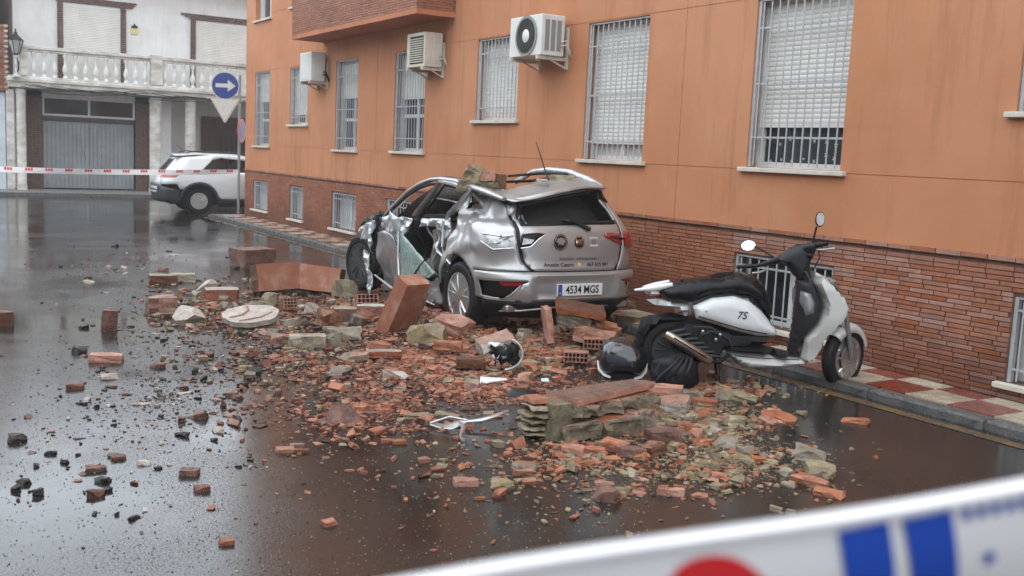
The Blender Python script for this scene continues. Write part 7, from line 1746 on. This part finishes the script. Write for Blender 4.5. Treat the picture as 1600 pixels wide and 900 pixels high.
for k, (x0, y0, x1) in enumerate(((.02, -.02, .30), (.31, -.05, .60), (.61, .0, .75))):
    wedge('brick', quad(x0, x1, y0, y0+.20, .0), quad(x0+.01, x1-.01, y0+.01, y0+.20, .085+.010*k, .015), (RM['orange'], RM['grey']), .026, 20+k, mbk, 6)
    wedge('mortar_lip', quad(x0+.01, x1-.01, y0, y0+.03, .087+.010*k, .015), quad(x0+.015, x1-.02, y0+.004, y0+.025, .105+.010*k, .015), (RM['grey'], RM['grey']), .022, 40+k, mbk, 6)
wedge('mortar_face', quad(-.06, .10, .04, .30, .0), quad(-.03, .11, .06, .30, .225), (RM['grey'], RM['green']), .012, 31, mbk, 6)
for k in range(5):
    wedge('hollow_brick_web', quad(-.15-.01*(k % 2), -.04, .10, .26, .02+.042*k), quad(-.15, -.04, .11, .26, .036+.042*k), (RM['cream'], RM['cream']), .022, 60+k, mbk, 4)
wedge('hollow_brick_wall', quad(-.11, -.045, .21, .29, .0), quad(-.11, -.045, .21, .29, .21), (RM['yellow'], RM['brown']), .010, 70, mbk, 4)
wedge('brick', quad(-.12, .0, .14, .28, .222), quad(-.11, -.01, .15, .28, .25), (RM['orange'], RM['orange']), .010, 75, mbk, 4)
# rocks that landed on the roof of the car
rk_ = thing('roof_rubble', 'grey beige mortar lump with red brick cores resting on the crushed car roof', 'mortar block', (5.20, 9.13, 1.45), R(-30), 'pieces of rubble on the car roof')
o = wedge('mortar_lump', quad(-.17, .12, -.10, .12, -.02), quad(-.15, .09, -.08, .12, .15, -.02), (RM['grey'], RM['cream']), .03, 80, rk_, 7); o.rotation_euler = (R(-6), R(14), 0); rk_.scale = (1.15, 1.15, 1.1)
wedge('brick_core', quad(.0, .13, -.17, -.05, .03), quad(.01, .13, -.16, -.04, .125, -.01), (RM['red'], RM['red']), .014, 81, rk_, 4)
wedge('brick_core', quad(.12, .23, -.13, .08, -.04), quad(.12, .22, -.11, .08, .10), (RM['cream'], RM['brown']), .02, 82, rk_, 4)
wedge('mortar_foot', quad(-.20, .18, -.17, .10, -.06), quad(-.18, .16, -.16, .10, .025), (RM['cream'], RM['green']), .03, 83, rk_, 6)
o = wedge('roof_brick', quad(-.13, .13, -.05, .06, 0), quad(-.12, .12, -.04, .06, .075), (RM['cream'], RM['yellow']), .012, 85, None, 4); o.location = (5.92, 8.72, 1.50); o.rotation_euler = (0, 0, R(-32)); tag(o, 'cream brick resting at the rear of the crushed car roof behind the antenna', 'brick', 'pieces of rubble on the car roof')
o = wedge('plaster_chip', quad(-.06, .06, -.03, .03, 0), quad(-.05, .05, -.03, .03, .025), (RM['pink'], RM['pale']), .01, 86, None, 3); o.location = (5.62, 8.62, 1.51); o.rotation_euler = (0, 0, R(-40)); tag(o, 'small pink chip on the car roof left of the antenna foot', 'plaster', 'pieces of rubble on the car roof')
# perforated bricks
def perforated(x, y, z, rz, label, nx=5, nz=3, W=.20, H=.11, D_=.12, tilt=0, m='orange'):
    t = thing('hollow_brick', label, 'brick', (x, y, z), rz, 'hollow bricks in the heap'); t.rotation_euler = (R(tilt), 0, rz)
    b = MB(); ex, ez = W/nx, H/nz; wl = .010
    for i in range(nx+1): b.box((-W/2+i*ex-wl/2, 0, 0), (-W/2+i*ex+wl/2, D_, H))
    b.build('web', RM[m], t) if False else None
    g = MB()
    for i in range(nx+1): g.box((-W/2+i*ex-wl/2, 0, .0), (-W/2+i*ex+wl/2, D_, H))
    for j in range(nz+1): g.box((-W/2-wl/2, .002, j*ez-wl/2), (W/2+wl/2, D_-.002, j*ez+wl/2))
    tag(g.build('clay_web', RM[m], t), kind='stuff'); MB().box((-W/2, D_-.03, .001), (W/2, D_-.02, H-.001)).build('core', RM['hole'], t)
perforated(4.16, 9.50, .12, R(-10), 'hollow clay brick with square holes leaning beside the leaning slab', 5, 4, .21, .17, tilt=-18, m='red')
perforated(5.36, 7.26, .07, R(-36), 'hollow clay brick with square holes beside the black top case', 5, 2, .17, .085, m='red')
perforated(4.98, 6.98, .03, R(-34), 'hollow clay brick with square holes lying below the other one by the top case', 6, 2, .20, .08, m='red')
perforated(3.52, 10.0, .10, R(6), 'small hollow brick with fine holes lying under the bent slab', 4, 3, .14, .10, tilt=-12, m='pink')
perforated(3.0, 4.78, .0, R(0), 'hollow brick end showing its slots at the left foot of the masonry block', 3, 2, .12, .07, m='cream') if False else None
# tent shaped red tile
tt = MB(); tt.add([(-.13, -.07, 0), (.13, -.09, 0), (.11, .09, 0), (-.10, .08, 0), (-.09, 0, .10), (.02, 0, .115)], [(0, 1, 5, 4), (2, 3, 4, 5), (1, 2, 5), (3, 0, 4), (0, 3, 2, 1)])
solid('ridge_tile', tt, RM['redbrown'], 'red brown ridge shaped brick piece on the dark road left of silver trim', 'brick', (2.50, 6.05, 0), R(-22))
# ---- car and scooter debris
lh = thing('lamp_housing', 'broken white lamp housing with black insides below the tilted pinkish slab', 'lamp housing', (4.27, 7.0, .03), R(-30), None)
lm = MB(); lm.tube([(.17*math.cos(a)*.9, -.02, .12+.13*math.sin(a)) for a in [R(q) for q in range(-84, 76, 10)]], .018, 7, flat=.5); lm.build('white_rim', MT['scoot_white'], lh, 60)
o = puff('shell', [(-.13, .12), (-.08, .19), (.0, .17), (.06, .22), (.13, .18), (.12, .11), (.15, .07), (.09, .01), (.03, .05), (-.02, .02), (-.06, .08)], .04, .03, MT['black'], lh, res=.03)
sh2 = MB(); rnd = random.Random(8)
for k in range(22):
    p = Vector((rnd.uniform(-.12, .13), rnd.uniform(-.075, -.045), rnd.uniform(.04, .19))); q_ = .03
    a4 = [p+Vector((rnd.uniform(-q_, q_), rnd.uniform(-.02, .02), rnd.uniform(-q_, q_))) for _ in range(4)]
    sh2.add(a4, [(0, 1, 2), (0, 2, 3), (0, 3, 1), (1, 3, 2)], rnd.choice((0, 0, 0, 1)))
tag(sh2.build('broken_insides', [MT['gloss_black'], MT['lamp_clear']], lh), kind='stuff')
puff('white_flap', [(-.17, .15), (-.12, .21), (.0, .20), (-.06, .15)], .03, .02, MT['scoot_white'], lh, res=.03)
fl = lambda pts, t: MB().prism(pts, lambda u, v, d: Vector((u, v*.8, .03+v*.35+d+.05*u*u)), 0, t)
def loose(name, mb_, m, label, cat, loc, rz): 
    o = mb_.build(name, m, None, 40); o.location = loc; o.rotation_euler = (0, 0, rz); return tag(o, label, cat)
loose('plastic_shard', fl([(-.10, -.06), (-.02, -.01), (.11, .03), (.10, .05), (-.10, .06)], .006), MT['scoot_white'], 'white triangular plastic shard on the road left of the black cap', 'plastic', (3.90, 6.53, .01), R(-30))
loose('plastic_shard', fl([(-.03, -.02), (.03, -.02), (.025, .03), (-.03, .02)], .005), mat('pale_blue_plastic', (.45, .58, .62), .3), 'small pale blue plastic bit between the black cap and the masonry block', 'plastic', (4.26, 6.36, .03), R(-30))
cap = MB(); cap.lathe([(.001, .05), (.06, .048), (.11, .032), (.135, .0)], n=24); cap.v = [(v[0], v[1]*.75, v[2]) for v in cap.v]
loose('plastic_dome', cap, MT['black'], 'flat black plastic dome on the road behind the masonry block', 'plastic', (3.97, 6.2, 0), R(-33))
stp = thing('silver_trim', 'twisted silver plastic car trim lying on the dark wet road', 'car trim', (3.12, 5.60, 0), R(-30))
panel('trim_blade', [(-.20, -.05), (-.06, -.045), (.04, -.01), (.02, .05), (-.10, .02), (-.19, -.01)], lambda u, v: Vector((u, v, .03+.02*math.sin(u*18)+v*.3)), MT['silver'], stp, res=.02, thick=.006)
MB().tube([(.0, .0, .04), (.12, .02, .05), (.22, .07, .07), (.30, .14, .09)], [.012, .024, .026, .012], 8, flat=.5).build('trim_arm', MT['alloy'], stp, 60)
MB().tube([(-.02, -.02, .05), (.02, -.12, .04), (.0, -.26, .02), (.02, -.34, .015)], [.010, .014, .008, .016], 6, flat=.6).build('trim_leg', MT['alloy'], stp, 60)
MB().tube([(-.20, -.03, .03), (-.08, .03, .06), (.04, .0, .05)], .007, 6).build('trim_rib', MT['alloy'], stp)
rg = MB(); rg.sphere((0, 0, .02), (.09, .05, .025), 12, 8); loose('red_rag', rg, mat('crimson_cloth', (.30, .01, .03), .7, var=.3), 'small crimson rag on the pavement behind the scooter footboard', 'cloth', (6.78, 6.35, SW), R(20))

# ---- crumbs too many to count
PAL = {'red': [('red', 6), ('orange', 5), ('redbrown', 3), ('pink', 2), ('cream', 1)], 'mix': [('redbrown', 4), ('red', 3), ('grey', 3), ('cream', 2), ('pink', 2), ('dark', 2), ('pale', 1)], 'beige': [('cream', 6), ('yellow', 1.5), ('grey', 4), ('orange', 4), ('red', 1), ('pale', 1)],
       'warm': [('orange', 5), ('red', 3), ('cream', 3), ('yellow', 2), ('grey', 1)], 'dark': [('dark', 6), ('redbrown', 3), ('pink', 1), ('pale', 1.2), ('grey', 1)]}
KEY = ['red', 'orange', 'redbrown', 'pink', 'cream', 'yellow', 'grey', 'pale', 'dark']
for pal in PAL:
    b = MB(); rnd = random.Random(len(pal)*7+ord(pal[0]))
    for cx, cy, ex, ey, nx_, ny_, fx, fy2, n_, pl_n in BLOBS:
        if pl_n != pal: continue
        ks, wt = zip(*PAL[pal])
        for i in range(int(n_*(1.9 if pal != 'dark' else 1.3))):
            r_ = abs(rnd.gauss(0, .62)); a = rnd.uniform(0, 6.283); u, v = r_*math.cos(a), r_*math.sin(a)
            qx, qy = (nx_, ny_) if v > 0 else (fx, fy2)
            x = cx+ex*u+qx*abs(v); y = cy+ey*u+qy*abs(v)
            s = min(.070, (.0075 if pal == 'beige' else .0095)*math.exp(abs(rnd.gauss(0, .80)))) if pal != 'dark' else min(.03, .005*math.exp(abs(rnd.gauss(0, .7))))
            if x > KX-.02 and x < XF: zb_ = SW
            elif x >= XF-.02: continue
            else: zb_ = 0
            z = zb_+heap(x, y)*rnd.uniform(.85, 1.08)
            m1 = Matrix.Rotation(rnd.uniform(0, 6.28), 3, 'Z') @ Matrix.Rotation(rnd.gauss(0, .35), 3, 'X')
            sx, sy, sz = s*rnd.uniform(.8, 1.7), s*rnd.uniform(.5, 1), s*rnd.uniform(.2, .6)
            vs = [m1 @ Vector((sx*(.5+rnd.uniform(-.2, .2))*p, sy*(.5+rnd.uniform(-.2, .2))*q, 0)) + Vector((x, y, z)) for p, q in ((-1, -1), (1, -1), (1, 1), (-1, 1))]
            vt = [vv+m1 @ Vector((rnd.uniform(-.15, .15)*sx, rnd.uniform(-.15, .15)*sy, sz*rnd.uniform(.6, 1.3))) for vv in vs]
            b.add(vs+vt, [(4, 5, 6, 7), (0, 1, 5, 4), (1, 2, 6, 5), (2, 3, 7, 6), (3, 0, 4, 7)], KEY.index(rnd.choices(ks, wt)[0]))
    me = bpy.data.meshes.new('rubble_crumbs'); me.from_pydata(b.v, [], b.f)
    for q in KEY: me.materials.append(RM[q])
    me.polygons.foreach_set('material_index', b.m); me.update()
    tag(mobj('rubble_crumbs', me), {'red': 'red brick crumbs strewn in front of the crushed car', 'mix': 'mixed brick and mortar crumbs at the left of the heap', 'beige': 'beige mortar crumbs right of the masonry block', 'warm': 'orange and cream crumbs between car and masonry block', 'dark': 'dark grit and crumbs over the open wet road'}[pal], kind='stuff')
# heap the crumbs lie on
hb_ = MB(); x0, y0, x1, y1, st2 = 2.2, 6.2, 6.7, 11.6, .06
nx_, ny_ = int((x1-x0)/st2), int((y1-y0)/st2); vs = []
for j in range(ny_+1):
    for i in range(nx_+1):
        x, y = x0+i*st2, y0+j*st2; h = heap(x, y)
        vs.append((x+random.uniform(-.02, .02), y+random.uniform(-.02, .02), h*.95-.03+min(1, h*12)*random.uniform(-.02, .03)))
fs = []
for j in range(ny_):
    for i in range(nx_):
        q = (j*(nx_+1)+i, j*(nx_+1)+i+1, (j+1)*(nx_+1)+i+1, (j+1)*(nx_+1)+i)
        if max(vs[k][2] for k in q) > .0: fs.append(q)
hb_.add(vs, fs); hb_.m = [random.choices(range(9), [4, 2, 4, 1, 2, 2, 4, .5, 2])[0] for _ in fs]
me = bpy.data.meshes.new('rubble_heap'); me.from_pydata(hb_.v, [], hb_.f)
for q in KEY: me.materials.append(RM[q])
me.polygons.foreach_set('material_index', hb_.m); tag(mobj('rubble_heap', me), 'core of the rubble heap under the loose pieces', kind='stuff')
# fine grit all over the wet road
g = MB(); rnd = random.Random(99)
for i in range(15000):
    y = 3.0+11*rnd.random()**1.5; x = rnd.uniform(-.5, .25+y*.78)
    if x > KX-.05: continue
    s = rnd.uniform(.0015, .0055); a = rnd.uniform(0, 2.1)
    g.add([(x+s*math.cos(a+k*2.094), y+s*math.sin(a+k*2.094), 0.0005) for k in range(3)]+[(x, y, s*1.1)], [(0, 1, 3), (1, 2, 3), (2, 0, 3)], rnd.choices((0, 1, 2), (3, 3, 2))[0])
me = bpy.data.meshes.new('road_grit'); me.from_pydata(g.v, [], g.f)
for q in ('pale', 'grey', 'dark'): me.materials.append(RM[q])
me.polygons.foreach_set('material_index', g.m); tag(mobj('road_grit', me), 'fine pale and dark grit sprinkled over the wet road', kind='stuff')
# ------------------------------------------------------------------ barrier tape close to the camera
ft = thing('foreground_tape', 'out of focus white barrier tape with red and blue print crossing close in front', 'tape', (.418, .443, 1.4785))
P1, P3 = Vector((-.153, .089, .0155)), Vector((.167, -.096, .0925))       # top edge, local
tdir = (P3-P1).normalized(); P0_ = Vector((0, 0, .0525)); dn = Vector((.25, .22, -1)); dn = (dn-tdir*dn.dot(tdir)).normalized(); nn_ = tdir.cross(dn).normalized()
if nn_.dot(Vector((-.418, -.443, .25))) < 0: nn_ = -nn_
def tpt(s, h, off=0.0):
    bulge = .006*math.sin(h/.1*math.pi)+.003*math.sin(s*14+h*20)
    return P0_+tdir*s+dn*h+nn_*(bulge+off)
m_ = MB(); ns, nh_ = 90, 8; s0, s1 = -1.6, 1.3
m_.add([tpt(s0+(s1-s0)*i/ns, .105*j/nh_) for j in range(nh_+1) for i in range(ns+1)], [(j*(ns+1)+i, j*(ns+1)+i+1, (j+1)*(ns+1)+i+1, (j+1)*(ns+1)+i) for j in range(nh_) for i in range(ns)])
film = m_.build('film', MT['tape_white'], ft, 60)
m_ = MB(); m_.tube([tpt(s0+(s1-s0)*i/ns, .004, .002) for i in range(ns+1)], .006, 6, flat=.5); m_.build('folded_edge', MT['tape_white'], ft, 60)
def deco(name, outl, m, par=film):
    V, F, _ = cdt_grid(outl, [], .012); me = bpy.data.meshes.new(name); me.from_pydata([tpt(p.x, p.y, .0012) for p in V], [], F); me.materials.append(MT[m]); return mobj(name, me, par)
deco('red_print', [(-.034, .105), (-.033, .06), (-.030, .04), (-.025, .029), (-.018, .0215), (-.009, .0175), (.002, .0165), (.012, .0185), (.020, .023), (.028, .031), (.036, .042), (.046, .060), (.07, .105)], 'tape_red')
deco('blue_bar', [(.080, .013), (.111, .0115), (.115, .05), (.116, .105), (.090, .105), (.083, .05)], 'tape_blue')
deco('blue_bar', [(.1195, .0125), (.150, .0115), (.155, .05), (.160, .105), (.130, .105), (.125, .05)], 'tape_blue')
for k in range(9):
    s = .157+.009*k; deco('small_letter', [(s, .013), (s+.005, .013), (s+.0055, .021), (s+.001, .021)], 'tape_blue')
deco('small_mark', [(.172, .050), (.177, .048), (.180, .056), (.174, .060)], 'tape_blue')
# ------------------------------------------------------------------ thin rainy mist over the whole street
mh = bpy.data.materials.new('thin_mist'); mh.use_nodes = True; n = mh.node_tree; n.nodes.clear()
vo = n.nodes.new('ShaderNodeVolumePrincipled'); vo.inputs['Color'].default_value = (.96, .98, 1, 1); vo.inputs['Density'].default_value = .0015; vo.inputs['Anisotropy'].default_value = .3
ou = n.nodes.new('ShaderNodeOutputMaterial'); n.links.new(vo.outputs[0], ou.inputs['Volume'])
hz = MB().box((-170, -170, -1.2), (170, 170, 13.2)).build('haze', mh); tag(hz, 'thin rainy mist filling the street', kind='stuff')
SC.cycles.volume_bounces = 2
# ------------------------------------------------------------------ unseen terrace facing the orange building, added to block low sky light
for k, (y0, y1, h, c, lab) in enumerate(((-22.0, -9.02, 6.4, (.50, .46, .40), 'unseen cream two storey terrace house added farthest back to block low sky light'), (-9.0, 5.98, 6.8, (.46, .40, .34), 'beige two storey terrace house facing the barred windows'), (6.0, 20.5, 6.3, (.55, .54, .52), 'unseen pale grey terrace house added opposite the far end to block sky light'))):
    t = thing('added_terrace', lab, 'house', (-5.2, y0, 0))
    L_ = y1-y0; mw = layered('added_terrace_render_%s' % 'abc'[k], c, tuple(q*.85 for q in c), .8, sc=1.0, streak=.3, bump=.1)
    MB().box((-8, 0, 0), (0, L_, h)).build('wall', mw, t); MB().box((-8.2, 0, h), (.25, L_, h+.18)).build('roof', MT['clay_tile'], t)
    y = 1.2
    while y < L_-2:
        for z in (1.1, 4.1):
            if z < 2 and int(y*3) % 3 == 0: d = MB().box((.002, y, .1), (.06, y+1.0, 2.2)).build('door', MT['brown_wood'], t); continue
            w_ = MB(); w_.box((.002, y, z), (.05, y+1.2, z+.06)); w_.box((.002, y, z+1.24), (.05, y+1.2, z+1.3)); w_.box((.002, y, z+.06), (.05, y+.06, z+1.24)); w_.box((.002, y+1.14, z+.06), (.05, y+1.2, z+1.24)); w_ = w_.build('window', MT['win_white'], t)
            MB().box((.002, y+.06, z+.06), (.02, y+1.14, z+1.24)).build('pane', MT['glass'], w_)
        y += 2.5
